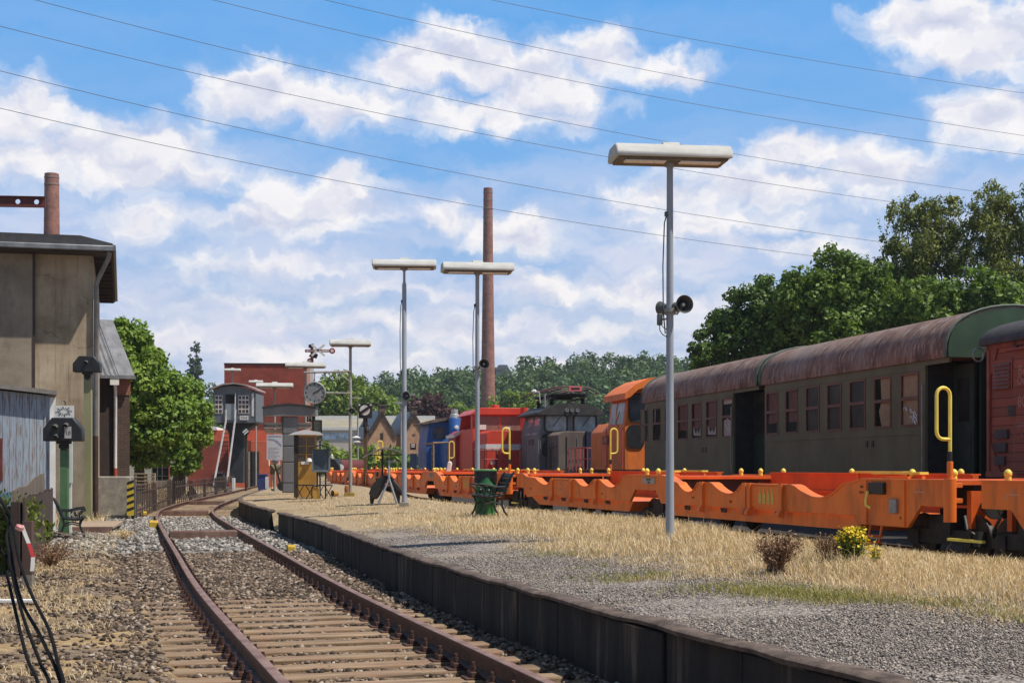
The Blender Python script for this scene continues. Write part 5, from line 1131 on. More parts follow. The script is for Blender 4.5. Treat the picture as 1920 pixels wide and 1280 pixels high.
def bench(label, loc, rz, length=1.25):
    """faces local -x; long axis along y"""
    t = thing('bench', label, 'bench', loc, rz)
    for y in (0, length):
        m = MB()
        m.tube([(-.27, y, 0), (-.2, y, .12), (-.16, y, .25), (-.2, y, .36), (-.24, y, .4)], [.022, .018, .02, .02, .022], 8)
        m.tube([(.3, y, 0), (.22, y, .1), (.17, y, .24), (.2, y, .42), (.29, y, .66), (.37, y, .8), (.41, y, .83)], [.022, .02, .02, .022, .022, .02, .022], 8)
        m.tube([(-.24, y, .4), (-.1, y, .37), (.05, y, .38), (.2, y, .42)], .022, 8); m.tube([(-.16, y, .24), (0, y, .29), (.17, y, .24)], .016, 8)
        m.tube([(-.26, y, .62), (-.1, y, .6), (.05, y, .56), (.26, y, .57)], .018, 8); m.tube([(-.26, y, .62), (-.28, y, .58), (-.22, y, .55), (-.15, y, .47), (-.17, y, .39)], .016, 8)
        for q in (.0, .1): m.tube([(q, y, .57), (q+.03, y, .48), (q, y, .39)], .011, 6)
        m.lathe([(.025, -.012), (.04, 0), (.025, .012)], (-.08, y, .48), 12, (0, 1, 0)); m.build('iron_end', mat_iron, t)
    for k in range(5):
        m = MB(); x = -.25 + k*.1; z = .405 - .03*math.sin((k)/4*PI) ; m.box(x-.04, x+.04, -.04, length+.04, z, z+.025); m.build('seat_slat', mat_iron, t, bevel=.005)
    t.scale = (.9, .9, .9)
    for k in range(4):
        m = MB(); z = .5 + k*.09; x = .215 + (z-.45)*.42; m.prism([(x-.012, z-.038), (x+.012, z-.046), (x+.044, z+.036), (x+.02, z+.042)], 'y', -.04, length+.04); m.build('back_slat', mat_iron, t)
    return t
bench('black cast-iron bench on the platform in front of the green litter bin', (ax(924, 24.1), 24.1, .43), .24, .7)
bench('black cast-iron bench under the left signal posts beside the blue shed', (ax(135, 29.2), 29.2, -.1), PI + .3, 1.2)

# ------------------------------------------------------------------ small roofed stand with A-frame
rs = thing('roofed_stand', 'little stand with curved grey roof, steel A-frame and dark drum, between two lamp posts', 'stand', (ax(722, 32.6), 32.6, .44), .05)
mat_canvas = mk('grey_canvas', (.3, .31, .3), (.19, .2, .19), 4, .7); mat_leather = mk('dark_hide', (.03, .026, .022), (.015, .013, .011), 6, .6, bump=.5, bscale=14)
m = MB(); top = [(-.5, 1.05), (-.3, 1.16), (-.12, 1.24), (.0, 1.27), (.2, 1.24), (.38, 1.16), (.5, 1.1)]
m.prism(top + [(a, z-.025) for a, z in top[::-1]], 'y', -.32, .32); m.build('roof', mat_canvas, rs)
m = MB(); m.box(-.42, .45, -.015, .015, 1.09, 1.11); m.build('roof_bar', mat_black, rs)
m = MB(); m.tube([(-.06, 0, .55), (-.06, 0, 1.23)], .022, 8); m.build('roof_post', mat_black, rs)
m = MB(); m.tube([(.1, -.1, .6), (.1, -.1, 1.22)], .014, 8); m.build('roof_post', mat_grey, rs)
m = MB(); m.tube([(-.14, -.3, 0), (.1, -.28, .56), (.1, -.2, .98)], .026, 8); m.tube([(.1, -.28, .56), (.28, -.3, 0)], .026, 8); m.tube([(.1, -.2, .95), (.3, -.2, .95)], .016, 6); m.build('steel_frame', mk('galvanised', (.42, .43, .45), (.32, .33, .35), 6, .45, metal=.4), rs)
m = MB(); m.prism([(-.3, .12), (-.36, .24), (-.26, .46), (-.08, .63), (.04, .64), (.02, .5), (-.04, .36), (-.1, .22), (-.18, .1)], 'y', -.2, .25); m.build('hide_cover', mat_leather, rs, bevel=.03)
m = MB(); m.prism([(.02, .64), (.14, .61), (.32, .4), (.42, .26), (.36, .22), (.22, .34), (.12, .48), (.03, .55)], 'y', -.18, .22); m.build('hide_cover', mat_leather, rs, bevel=.02)
m = MB(); m.tube([(-.2, .1, .55), (.3, .1, .4)], .03, 8); m.build('cross_bar', mat_dark, rs)
for x in (-.3, .3):
    m = MB(); m.tube([(x*.85, -.05, .35), (x*.95, -.05, .15), (x, -.05, 0)], [.07, .06, .035], 8); m.build('leg', mat_leather, rs)
# yellow odds and ends by the clock post
yb = thing('yellow_bucket', 'small yellow brown bucket tipped over next to the yellow lamp foot', 'bucket', (ax(633, 39.5), 39.5, .45), .4)
m = MB(); m.lathe([(0, 0), (.07, 0), (.09, .16), (.085, .165), (.065, .02), (0, .02)], (0, 0, .09), 16, (-1, -.3, .05)); m.build('pail', mk('ochre', (.5, .27, .05), (.3, .16, .04), 6, .6), yb)
m = MB(); m.tube([(-.16, -.05, .18), (-.25, -.05, .12), (-.17, -.05, .01)], .008, 6); m.build('bail', mat_dark, yb)
# ------------------------------------------------------------------ booth, notice board, tables
Yk = 40.0; mat_kiosk = mk('booth_yellow', (.46, .24, .035), (.36, .18, .025), 3, .5, dirt=(.14, .08, .03), dirt_amt=.4)
kb = thing('booth', 'mustard yellow booth with glazed upper half and flat pale roof, beside the grey T-shaped shelter', 'booth', (ax(551, Yk), Yk, .42), .12)
z0, z1 = 0, az(815, Yk) - .42
m = MB(); Wk = .62
m.box(0, Wk, 0, .05, 0, 1.0); m.box(0, .04, .05, Wk, 0, 1.0); m.box(Wk-.04, Wk, .05, Wk, 0, 1.0); m.box(0, Wk, Wk, Wk+.04, 0, z1)
for x in (0, Wk-.05): m.box(x, x+.05, 0, .05, 1.0, z1)
m.box(.05, Wk-.05, 0, .05, z1-.06, z1); m.build('panels', mat_kiosk, kb)
m = MB(); m.box(0, .12, -.012, 0, 0, z1); m.build('hinge_post', mk('dark_timber', (.05, .035, .02), (.025, .018, .012), 4, .7), kb)
m = MB()
for z in (1.2, 1.43): m.box(.12, Wk-.05, .0, .03, z-.015, z+.015)
m.box(.33, .36, 0, .03, 1.0, z1-.06); m.build('glazing_bar', mat_kiosk, kb)
m = MB(); m.box(.12, Wk-.05, .02, .025, 1.0, z1-.06); m.build('pane', glass_mat('booth_glass', (.06, .035, .022), .15), kb)
m = MB(); m.prism([(-.16, z1), (Wk+.2, z1), (Wk+.1, z1+.08), (.3, z1+.14), (.05, z1+.08)], 'y', -.15, Wk+.2); m.build('roof', mk('pale_roof', (.72, .7, .68), (.6, .58, .55), 3, .5), kb)
m = MB(); m.box(.2, .42, -.02, 0, .92, 1.0); m.lathe([(0, 0), (.09, .02), (.06, .1), (0, .12)], (.42, -.05, .98), 14); m.build('sill_items', mat_white, kb)
nb = thing('notice_board', 'dark notice board with arched hood on two legs in front of the booth', 'notice board', (ax(602, 38.3), 38.3, .44), .05)
m = MB(); a = [(-.21, .75), (.21, .75), (.21, 1.3), (-.21, 1.3)]; m.prism(a, 'y', -.03, .03); m.build('board', mk('slate_blue', (.075, .1, .12), (.05, .07, .085), 3, .35), nb)
m = MB(); m.box(-.24, -.2, -.05, .05, .72, 1.3); m.box(.2, .24, -.05, .05, .72, 1.3); m.box(-.24, .24, -.05, .05, .7, .75); m.build('frame', mk('frame_grey', (.22, .26, .28), (.15, .18, .2), 4, .5), nb)
m = MB(); arc = [(-.3, 1.27), (-.2, 1.37), (0, 1.43), (.2, 1.37), (.3, 1.27)]; m.prism(arc + [(x, z-.03) for x, z in arc[::-1]], 'y', -.14, .12); m.build('hood', mat_black, nb)
for x in (-.1, .12):
    m = MB(); m.box(x-.02, x+.02, -.02, .02, 0, .72); m.build('leg', mat_dark, nb)
m = MB(); m.lathe([(0, 0), (.035, .0), (.05, .05), (0, .07)], (.29, -.02, 1.05), 12); m.lathe([(0, 0), (.03, 0), (0, .06)], (.29, -.02, 1.13), 10); m.build('side_lamp', mat_white, nb)
sg = thing('post_sign', 'narrow upright sign panel with dark frame above the notice board', 'sign', (ax(594, 41.2), 41.2, .44), .5)
m = MB(); m.box(-.1, .12, -.015, .015, az(825, 41.2)-.44, az(789, 41.2)-.44); m.build('panel', mk('mottled_panel', (.22, .25, .16), (.12, .12, .1), 7, .6), sg)
z_a, z_b = az(826, 41.2)-.44, az(787, 41.2)-.44
m = MB(); m.box(-.13, -.1, -.025, .025, z_a, z_b); m.box(.12, .15, -.025, .025, z_a, z_b); m.box(-.1, .12, -.025, .025, z_b-.03, z_b); m.build('frame', mat_dark, sg)
m = MB(); m.tube([(.1, 0, 0), (.1, 0, z_a)], .025, 8); m.build('post', mat_dark, sg)
def table(label, x, Y, w):
    t = thing('garden_table', label, 'table', (ax(x, Y), Y, .44), 0, 'low black metal tables by the booth')
    m = MB(); m.prism([(-w/2, .34), (w/2, .34), (w/2-.03, .37), (-w/2, .37)], 'y', -.2, .2); m.build('table_top', mat_black, t)
    for x_ in (-w*.28, w*.28):
        m = MB()
        for s in (-1, 1): m.tube([(x_ - s*.1, -.15, 0), (x_ + s*.1, -.15, .34)], .012, 6)
        m.tube([(x_-.1, -.15, 0), (x_-.1, .15, .0)], .01, 6); m.build('cross_leg', mat_black, t)
    return t
table('low black folding table left of the yellow case in front of the booth', 573, 37.6, .48); table('low black folding table right of the yellow case under the notice board', 609, 37.7, .4)
yc = thing('yellow_case', 'upright yellow case with black edge standing between two low black tables', 'case', (ax(592, 37.3), 37.3, .44))
m = MB(); m.prism(rounded(-.07, .08, 0, .3, .03), 'y', 0, .12); m.build('shell', mat_ylw if False else mk('case_yellow', (.62, .36, .06), (.5, .28, .04), 5, .5), yc)
m = MB(); m.tube([(-.1, -.01, 0), (-.1, -.01, .3), (-.05, -.01, .34), (.07, -.01, .34), (.11, -.01, .3), (.11, -.01, 0)], .014, 6); m.build('edge', mat_black, yc)
# ------------------------------------------------------------------ grey T-shaped shelter, info board, person behind it
Yt = 47.6; mat_tsh = mk('shelter_grey', (.23, .235, .25), (.17, .175, .19), 2, .5, stretch=(1, 1, .3)); mat_tshd = mk('shelter_edge', (.05, .055, .06), (.03, .032, .036), 4, .6)
ts = thing('platform_shelter', 'grey T-shaped platform shelter with arched beam and two station name boards', 'shelter', (ax(543.5, Yt), Yt, .42), .0)
sx = Yt/F; zz = lambda y: az(y, Yt) - .42
m = MB()
for ya, yb in ((922, 905), (904, 866), (865, 836), (835, 813), (812, 781)): m.box(-13*sx, 13.5*sx, 0, .3, zz(ya), zz(yb)-.012)
m.build('column', mat_tsh, ts, bevel=.01)
m = MB(); m.box(-14*sx, -13*sx, -.02, .32, 0, zz(781)); m.box(-12.9*sx, 13.3*sx, .03, .27, 0, zz(781)); m.build('column_core', mat_tshd, ts)
tb = [(-50, 779), (49, 779), (49, 766), (25, 762), (0, 760), (-25, 762), (-50, 766)]
m = MB(); m.prism([(a*sx, zz(y)) for a, y in tb], 'y', -.08, .5); m.build('cross_beam', mat_tsh, ts)
tr = [(-51, 766), (-25, 761.5), (0, 759.5), (25, 761.5), (50, 765.5)]
m = MB(); m.prism([(a*sx, zz(y)) for a, y in tr] + [(a*sx, zz(y-3.5)) for a, y in tr[::-1]], 'y', -.14, .56); m.build('roof_edge', mat_tshd, ts)
for a0, a1 in ((-49, -14.5), (15, 40)):
    m = MB(); m.box(a0*sx, a1*sx, .0, .05, zz(803), zz(792)); b = m.build('name_board', mk('board_beige', (.44, .4, .34), (.36, .32, .27), 6, .6), ts); text('Bochum Hbf', .115 if a0 < 0 else .09, mat_black, 'board_name', b, ((a0+a1)/2*sx, -.004, zz(797.5)))
m = MB(); m.box(-50*sx, -48.5*sx, 0, .05, zz(803), zz(779)); m.build('board_hanger', mat_tsh, ts)
m = MB(); m.box(31*sx, 47*sx, .06, .1, zz(790), zz(780)); b = m.build('metro_sign', mat_black, ts); text('M', .2, mat_white, 'sign_letter', b, (37.5*sx, .05, zz(784.5)))
m = MB(); m.box(-53*sx, -14*sx, .6, 1.0, zz(811), zz(804)); m.build('ticket_shelf', mk('shelf_white', (.66, .6, .52), (.5, .46, .4), 9, .6), ts)
ib = thing('info_board', 'white information poster board hung left of the grey T-shaped shelter column', 'poster', (ax(515, 46.9), 46.9, az(838, 46.9)))
sx = 46.9/F; m = MB(); m.box(-15*sx, 14.5*sx, 0, .03, -24*sx, 23.5*sx); m.build('panel', mk('poster_white', (.62, .63, .68), (.55, .56, .61), 3, .4), ib)
m = MB(); mat_pblue = mk('poster_blue', (.2, .24, .38), (.3, .34, .46), 12, .5)
m.prism([(-13*sx, 17*sx), (-13*sx, 14*sx), (0, 12*sx), (13*sx, 1*sx), (13*sx, 4*sx), (6*sx, 12*sx), (-2*sx, 15.5*sx)], 'y', -.004, 0); m.box(-13*sx, 13*sx, -.004, 0, 19.5*sx, 21.5*sx); m.build('poster_picture', mat_pblue, ib)
m = MB()
for k in range(9): m.box(-12*sx, (6 + 5*math.sin(k*2.3))*sx, -.004, 0, (-2.5*k-1)*sx, (-2.5*k-.2)*sx)
m.build('poster_text', mk('poster_text', (.36, .36, .42), (.46, .46, .52), 20, .6), ib)
m = MB(); m.box(14.5*sx, 18*sx, 0, .02, -20*sx, -19*sx); m.box(14.5*sx, 18*sx, 0, .02, 19*sx, 20*sx); m.build('hanger', mat_tshd, ib)
def skin_obj(name, verts, edges, radii, mat, parent, sub=2, root=0):
    me = bpy.data.meshes.new(name); me.from_pydata(verts, edges, []); o = bpy.data.objects.new(name, me); COL.objects.link(o)
    md = o.modifiers.new('skin', 'SKIN'); md.use_smooth_shade = True
    for i, r in enumerate(radii): me.skin_vertices[0].data[i].radius = (r, r) if not isinstance(r, tuple) else r
    for i in range(len(verts)): me.skin_vertices[0].data[i].use_root = (i == root)
    sd = o.modifiers.new('sub', 'SUBSURF'); sd.levels = sub; sd.render_levels = sub
    dg = bpy.context.evaluated_depsgraph_get(); m2 = bpy.data.meshes.new_from_object(o.evaluated_get(dg)); o.modifiers.clear(); o.data = m2; m2.materials.clear(); m2.materials.append(mat); o.parent = parent
    for p in m2.polygons: p.use_smooth = True
    return o
pe = thing('person', 'person in grey-blue shirt and khaki shorts standing behind the white poster board', 'person', (ax(517, 51.5), 51.5, .42), .3)
mat_skin = mk('skin', (.55, .34, .25), (.48, .28, .2), 6, .6); mat_shirt = mk('shirt', (.2, .23, .3), (.14, .16, .22), 8, .8); mat_khaki = mk('khaki', (.17, .15, .09), (.11, .1, .06), 8, .8)
vb = [(0,0,.92),(0,0,1.12),(0,0,1.36),(0,.0,1.48),(0,-.02,1.58),(0,-.02,1.68), (.1,0,.86),(.11,-.02,.48),(.11,.03,.1),(.11,-.1,.04), (-.1,0,.86),(-.12,.06,.48),(-.12,.1,.1),(-.12,-.03,.04), (.19,0,1.4),(.24,.02,1.14),(.25,-.1,.93),(.25,-.14,.86), (-.19,0,1.4),(-.24,.02,1.14),(-.25,-.1,.93),(-.25,-.14,.86)]
eb = [(0,1),(1,2),(2,3),(3,4),(4,5),(0,6),(6,7),(7,8),(8,9),(0,10),(10,11),(11,12),(12,13),(2,14),(14,15),(15,16),(16,17),(2,18),(18,19),(19,20),(20,21)]
rb = [.13,.12,.14,.06,.085,.09,.085,.055,.04,.04,.085,.055,.04,.04,.055,.042,.032,.035,.055,.042,.032,.035]
skin_obj('body', vb, eb, rb, mat_skin, pe)
skin_obj('shirt', [(0,0,.94),(0,0,1.12),(0,0,1.36),(0,0,1.45),(.19,0,1.4),(.22,.01,1.24),(-.19,0,1.4),(-.22,.01,1.24)], [(0,1),(1,2),(2,3),(2,4),(4,5),(2,6),(6,7)], [.155,.145,.16,.075,.075,.065,.075,.065], mat_shirt, pe)
skin_obj('shorts', [(0,0,.93),(.1,0,.84),(.115,-.01,.55),(-.1,0,.84),(-.12,.04,.55)], [(0,1),(1,2),(0,3),(3,4)], [.15,.11,.09,.11,.09], mat_khaki, pe)
m = MB(); m.lathe([(.0, .115), (.06, .1), (.1, .05), (.105, 0), (.09, -.04)], (0, -.01, 1.66), 16); m.build('hair', mk('hair', (.05, .035, .022), (.03, .02, .014), 12, .7), pe)
for s in (-1, 1):
    m = MB(); m.prism([(-.12, 0), (.06, 0), (.06, .07), (0, .08), (-.12, .045)], 'x', .11*s-.045, .11*s+.045); m.M = None; m.build('shoe', mat_white if s > 0 else mat_dark, pe, bevel=.012)
ht = thing('hand_truck', 'dark hand truck with pale wheel leaning by the grey shelter column', 'hand truck', (ax(527, 50.6), 50.6, .43), .2)
m = MB(); m.tube([(-.22, 0, .95), (-.1, 0, .55), (.02, 0, .12), (.1, 0, .05)], .03, 8); m.tube([(-.22, .25, .95), (-.1, .25, .55), (.02, .25, .12), (.1, .25, .05)], .03, 8); m.build('frame', mat_dark, ht)
m = MB(); m.lathe([(0, -.03), (.1, -.03), (.1, .03), (0, .03)], (.02, -.05, .16), 20, (0, -1, 0)); m.build('wheel_disc', mat_white, ht)
m = MB(); m.lathe([(.1, -.035), (.16, -.035), (.16, .035), (.1, .035)], (.02, -.05, .16), 20, (0, -1, 0)); m.build('tyre', mat_black, ht)
# ------------------------------------------------------------------ semaphore, shunting signal, level-crossing style cross
Ys = 62.0; mat_semred = mk('signal_red', (.4, .05, .04), (.3, .035, .03), 6, .5)
se = thing('semaphore_signal', 'red and white semaphore signal with ringed arm and white cross, above the clock', 'railway signal', (ax(585, Ys), Ys, .0)); k = Ys/F; z = lambda y: az(y, Ys)
m = MB(); n_ = 9
for i in range(n_):
    pass
m.box(-.06, .06, -.06, .06, 0, z(652)); m.build('mast', mk('mast_brown', (.3, .12, .08), (.2, .08, .06), 5, .6), se)
m = MB(); m.box(-.075, .075, -.075, -.06, z(720), z(690)); m.build('mast_band', mat_white, se)
def semarm(yc, x0, x1, xr, r):
    m = MB(); h = 2.6*k; m.box(x0*k, x1*k, -.12, -.08, z(yc)-h, z(yc)+h); a = m.build('arm', mat_semred, se)
    m = MB(); m.box((x0+3)*k, (x1+1)*k, -.13, -.12, z(yc)-h*.45, z(yc)+h*.45); m.build('arm_stripe', mat_white, a)
    m = MB(); m.lathe([(0, 0), (r, 0), (r, .04), (0, .04)], (xr*k, -.09, z(yc)), 20, (0, -1, 0)); m.build('arm_disc', mat_semred, a)
    m = MB(); m.lathe([(0, .04), (r*.55, .04), (r*.55, .05), (0, .05)], (xr*k, -.09, z(yc)), 20, (0, -1, 0)); m.build('disc_field', mat_white, a)
semarm(658, -12.5, 36, 38.5, 5.6*k)
m = MB(); m.lathe([(0, 0), (5.2*k, 0), (5.2*k, .04), (0, .04)], (-3.5*k, -.09, z(677)), 20, (0, -1, 0)); d = m.build('lower_disc', mat_semred, se); m = MB(); m.lathe([(0, .04), (2.9*k, .04), (2.9*k, .05), (0, .05)], (-3.5*k, -.09, z(677)), 16, (0, -1, 0)); m.build('disc_field', mat_white, d)
m = MB(); m.prism([(-6*k, z(668)), (8*k, z(672)), (11*k, z(664)), (0, z(660))], 'y', -.05, .1); m.box(-6*k, 2*k, -.08, .08, z(652), z(646)); m.prism([(-3*k, z(646)), (3*k, z(644)), (-3*k, z(651))], 'y', -.09, .09); m.build('lantern', mat_black, se)
for s in (-1, 1):
    m = MB(); m.M = Matrix.Translation((12.5*k, -.18, z(657))) @ Matrix.Rotation(s*.86, 4, 'Y'); m.box(-.045, .045, -.02, .02, -16*k, 16*k); m.build('cross_board', mat_white, se)
Yh = 62.5; k = Yh/F; sh = thing('shunting_signal', 'black square shunting signal with white disc and black diagonal bar on a post', 'railway signal', (ax(685, Yh), Yh, 0)); z = lambda y: az(y, Yh)
m = MB(); m.prism([(-12*k, z(784)), (12.5*k, z(784)), (13.5*k, z(756)), (-13*k, z(756))], 'y', -.12, .12); m.build('panel', mat_black, sh, bevel=.01)
m = MB(); m.lathe([(0, 0), (9.5*k, 0), (9.5*k, .02), (0, .02)], (-.5*k, -.12, z(769)), 28, (0, -1, 0)); d = m.build('white_disc', mat_white, sh)
m = MB(); m.M = Matrix.Translation((-.5*k, -.15, z(769))) @ Matrix.Rotation(-.6, 4, 'Y'); m.box(-10*k, 10*k, -.012, .0, -2.6*k, 2.6*k); m.build('black_bar', mat_black, d)
for a in (-10.5, 10.5):
    m = MB(); m.box((a-1.5)*k, (a+1.5)*k, -.135, -.12, z(760.5), z(757.5)); m.build('corner_light', mat_white, sh)
m = MB(); m.cyl((0, 0, z(800)), (0, 0, z(784)), .1, n=10); m.box(-8*k, 7*k, -.05, .05, z(799), z(797)); m.lathe([(.07, 0), (.1, .1), (.06, .25), (0, .3)], (3*k, -.05, z(812)), 12); m.build('lamp_unit', mat_dark, sh)
m = MB(); m.box(-.07, .07, -.07, .07, 0, z(800)); m.build('post', mk('post_brown', (.13, .09, .04), (.08, .055, .03), 4, .7), sh)
# ------------------------------------------------------------------ concrete house with overhanging roof, upper left
def render_mat():
    m, nt, p, v = base_mat('old_render')
    a = noise_n(nt, v, .55, 7, .66); b = noise_n(nt, v, 6, 7, .7); st_ = noise_n(nt, v, 2.2, 6, .65, (1, 1, .18))
    col = ramp(nt, a, [(.36, (.25, .185, .12)), (.5, (.41, .315, .215)), (.66, (.53, .43, .31))])
    col = mixc(nt, ramp(nt, st_, [(.48, (0, 0, 0)), (.7, (.55, .55, .55))]), col, (.17, .135, .1))
    col = mixc(nt, ramp(nt, noise_n(nt, v, 1.4, 7, .7), [(.56, (0, 0, 0)), (.7, (.6, .6, .6))]), col, (.42, .4, .36))
    vo = nd(nt, 'ShaderNodeTexVoronoi', feature='DISTANCE_TO_EDGE'); vo.inputs['Scale'].default_value = .55
    wv = nd(nt, 'ShaderNodeTexNoise'); wv.inputs['Scale'].default_value = 2.5; wv.inputs['Detail'].default_value = 6; nt.links.new(v, wv.inputs['Vector'])
    ad = nd(nt, 'ShaderNodeVectorMath', operation='MULTIPLY_ADD'); nt.links.new(wv.outputs['Color'], ad.inputs[0]); ad.inputs[1].default_value = (.5, .5, .5); nt.links.new(v, ad.inputs[2]); nt.links.new(ad.outputs[0], vo.inputs['Vector'])
    ck = math_n(nt, 'MULTIPLY', math_n(nt, 'LESS_THAN', vo.outputs['Distance'], .006), math_n(nt, 'GREATER_THAN', noise_n(nt, v, .7, 3), .5)); col = mixc(nt, math_n(nt, 'MULTIPLY', ck, .4), col, (.08, .06, .045))
    drip = ramp(nt, noise_n(nt, v, 9, 5, .6, (1, 1, .05)), [(.56, (0, 0, 0)), (.7, (.5, .5, .5))]); col = mixc(nt, drip, col, (.15, .115, .08))
    nt.links.new(col, p.inputs['Base Color']); p.inputs['Roughness'].default_value = .92; p.inputs['Specular IOR Level'].default_value = .15; bump_to(nt, p, b, .35, .02); return m
mat_render = render_mat(); mat_render2 = mk('grey_render', (.36, .3, .22), (.24, .195, .14), 1.2, .92, bump=.3, bscale=8, dirt=(.13, .11, .09), dirt_amt=.6)
mat_roofdk = mk('roof_felt', (.075, .075, .08), (.045, .045, .05), 2, .8, bump=.2); mat_zinc = mk('zinc', (.26, .27, .28), (.17, .175, .18), 4, .5, metal=.4)
mat_soffit = mk('soffit_wood', (.06, .042, .032), (.03, .022, .018), 3, .8, stretch=(.2, 3, 1)); mat_brownpipe = mk('brown_pipe', (.07, .035, .025), (.04, .02, .016), 5, .6)
Yw = 38.0; tw = thing('concrete_house', 'tall weathered concrete house with overhanging flat roof and grey downpipe', 'building', (ax(175, Yw), Yw, -.12), .2636); H = 6.95
m = MB(); m.box(-9, 0, 0, 10.3, 0, H); m.build('wall', mat_render, tw)
m = MB(); m.box(-9, -1.52, -.05, 0, 3.15, H-.02); m.build('upper_panel', mat_render2, tw)
m = MB(); m.box(-1.52, -1.46, -.07, 0, 3.1, H); m.build('corner_strip', mat_brownpipe, tw)
m = MB(); m.box(-9.3, .5, -.72, 11, H, H+.06); m.build('soffit', mat_soffit, tw)
for k in range(12):
    m = MB(); m.box(.01, .46, .2+k*.9, .3+k*.9, H-.12, H); m.build('rafter', mat_soffit, tw)
m = MB(); m.prism([(.5, H+.06), (.5, H+.24), (-.3, H+.42), (-9.3, H+.42), (-9.3, H+.06)], 'y', -.72, 11); rf = m.build('roof', mat_roofdk, tw)
m = MB(); m.box(-9.3, .56, -.82, -.72, H+.03, H+.17); m.box(.5, .58, -.82, 11, H+.03, H+.2); m.build('gutter', mat_zinc, rf, bevel=.02)
m = MB(); m.tube([(.42, -.75, H+.02), (.4, -.7, H-.12), (.14, -.2, H-.6), (.08, -.1, H-.75), (.06, -.1, 2.2)], .062, 10); m.build('downpipe', mat_zinc, tw)
m = MB(); m.tube([(.06, -.1, 2.2), (.06, -.1, .0)], .072, 10); m.build('pipe_foot', mat_brownpipe, tw)
m = MB(); m.box(-9, -.02, -.03, 0, .0, 2.15); m.build('plinth', mat_render2, tw)
# rusty gantry beam with two round holes, held by a mast outside the picture
gb = thing('gantry_beam', 'rust-brown steel beam with two round holes reaching in from the left edge', 'beam', (ax(85, 52), 52, az(379, 52)), .1)
k = 52/F; h = 9*k; xs_ = [(-16*k, 4.6*k), (-50*k, 4.6*k)]; m = MB()
prof = []
def holed(x0, x1, h, holes, y0, y1):
    """flat web with round holes, as a row of columns split round each hole"""
    m = MB(); n = 20; X = [x0]
    for cx, r in sorted(holes, key=lambda q: q[0]):
        X += [cx + r*math.cos(PI - PI*i/n) for i in range(n+1)]
    X.append(x1)
    for a, b in zip(X[:-1], X[1:]):
        mid = (a+b)/2; ga = gb_ = None
        for cx, r in holes:
            if cx - r - 1e-6 <= a and b <= cx + r + 1e-6:
                ga = math.sqrt(max(0, r*r-(a-cx)**2)); gb_ = math.sqrt(max(0, r*r-(b-cx)**2))
        if ga is None: m.prism([(a, -h), (b, -h), (b, h), (a, h)], 'y', y0, y1)
        else:
            m.prism([(a, -h), (b, -h), (b, -gb_-1e-4), (a, -ga-1e-4)], 'y', y0, y1); m.prism([(a, ga+1e-4), (b, gb_+1e-4), (b, h), (a, h)], 'y', y0, y1)
    return m
mat_gantry = mk('gantry_rust', (.17, .035, .025), (.1, .022, .017), 4, .7)
mm = holed(-8.0, 0, h, xs_, -.02, .02); mm.build('web', mat_gantry, gb)
m = MB(); m.box(-8.0, 0, -.09, .09, h, h+.02); m.build('flange', mat_gantry, gb)
m = MB(); m.box(-8.0, 0, -.09, .09, -h-.02, -h); m.build('flange', mat_gantry, gb)
m = MB(); m.box(-8.1, -7.8, -.15, .15, -gb.location.z - .2, h); m.build('mast', mat_gantry, gb)
# ------------------------------------------------------------------ brick annex with corrugated roof
mat_dbrick = brick_mat('dark_brick', (.1, .05, .035), (.06, .032, .025), (.12, .1, .085)); mat_rbrick = brick_mat('red_brick', (.3, .085, .05), (.22, .06, .04), (.25, .2, .17))
Ya = 50.0; an = thing('brick_annex', 'dark brick annex with grey corrugated roof and white downpipe', 'building', (ax(243, Ya), Ya, -.12), .42); ze = az(707, Ya) + .12
m = MB(); m.box(-4.6, 0, 0, 6, 0, ze); m.build('wall', mat_dbrick, an)
m = MB(); m.box(-.55, .02, -.03, 0, ze-.62, ze-.05); m.build('red_corner', mat_rbrick, an)
m = MB(); m.box(-1.25, -.55, -.01, 0, .02, ze-.3); m.box(-1.25, -1.15, -.04, -.01, .02, ze-.3); m.build('recess', mk('recess_dark', (.05, .03, .024), (.03, .02, .016), 3, .9), an)
def corrug_mesh(x0, x1, y0, z0, y1, z1, wl=.17, amp=.032):
    n = int((x1-x0)/wl*10); A = []; B = []
    for i in range(n+1):
        x = x0 + (x1-x0)*i/n; o = amp*math.sin(2*PI*x/wl); A.append((x, y0, z0+o)); B.append((x, y1, z1+o))
    m = MB(); m.strip(A, B); m.strip([(x, y, z-.03) for x, y, z in A], [(x, y, z-.03) for x, y, z in B]); m.strip(A, [(x, y, z-.03) for x, y, z in A]); return m
mat_fibre = mk('fibre_cement', (.24, .24, .25), (.15, .15, .16), 3, .85, stretch=(1, .3, .3), bump=.2, dirt=(.09, .085, .08), dirt_amt=.6)
zr = az(604, Ya + 4.6) + .12
r1 = corrug_mesh(-4.6, -.42, -.3, ze+.02, 4.6, zr); ro = r1.build('roof', mat_fibre, an, recalc=False)
m = MB(); m.add([(-.42, -.3, ze+.05), (.12, -.3, ze+.05), (.12, 4.6, zr+.05), (-.42, 4.6, zr+.05), (-.42, -.3, ze-.03), (.12, -.3, ze-.03), (.12, 4.6, zr-.05), (-.42, 4.6, zr-.05)], [(0,1,2,3), (4,7,6,5), (0,4,5,1), (1,5,6,2), (2,6,7,3), (3,7,4,0)]); m.build('verge', mat_fibre, ro)
m = MB(); m.box(-4.6, .14, -.42, -.3, ze-.08, ze+.02); m.build('gutter', mat_zinc, ro)
m = MB(); m.box(-.72, -.42, -.4, -.25, ze-.3, ze-.05); m.tube([(-.55, -.32, ze-.2), (-.5, -.12, ze-.5), (-.5, -.1, 1.3)], .06, 10); m.build('downpipe', mat_white, an)
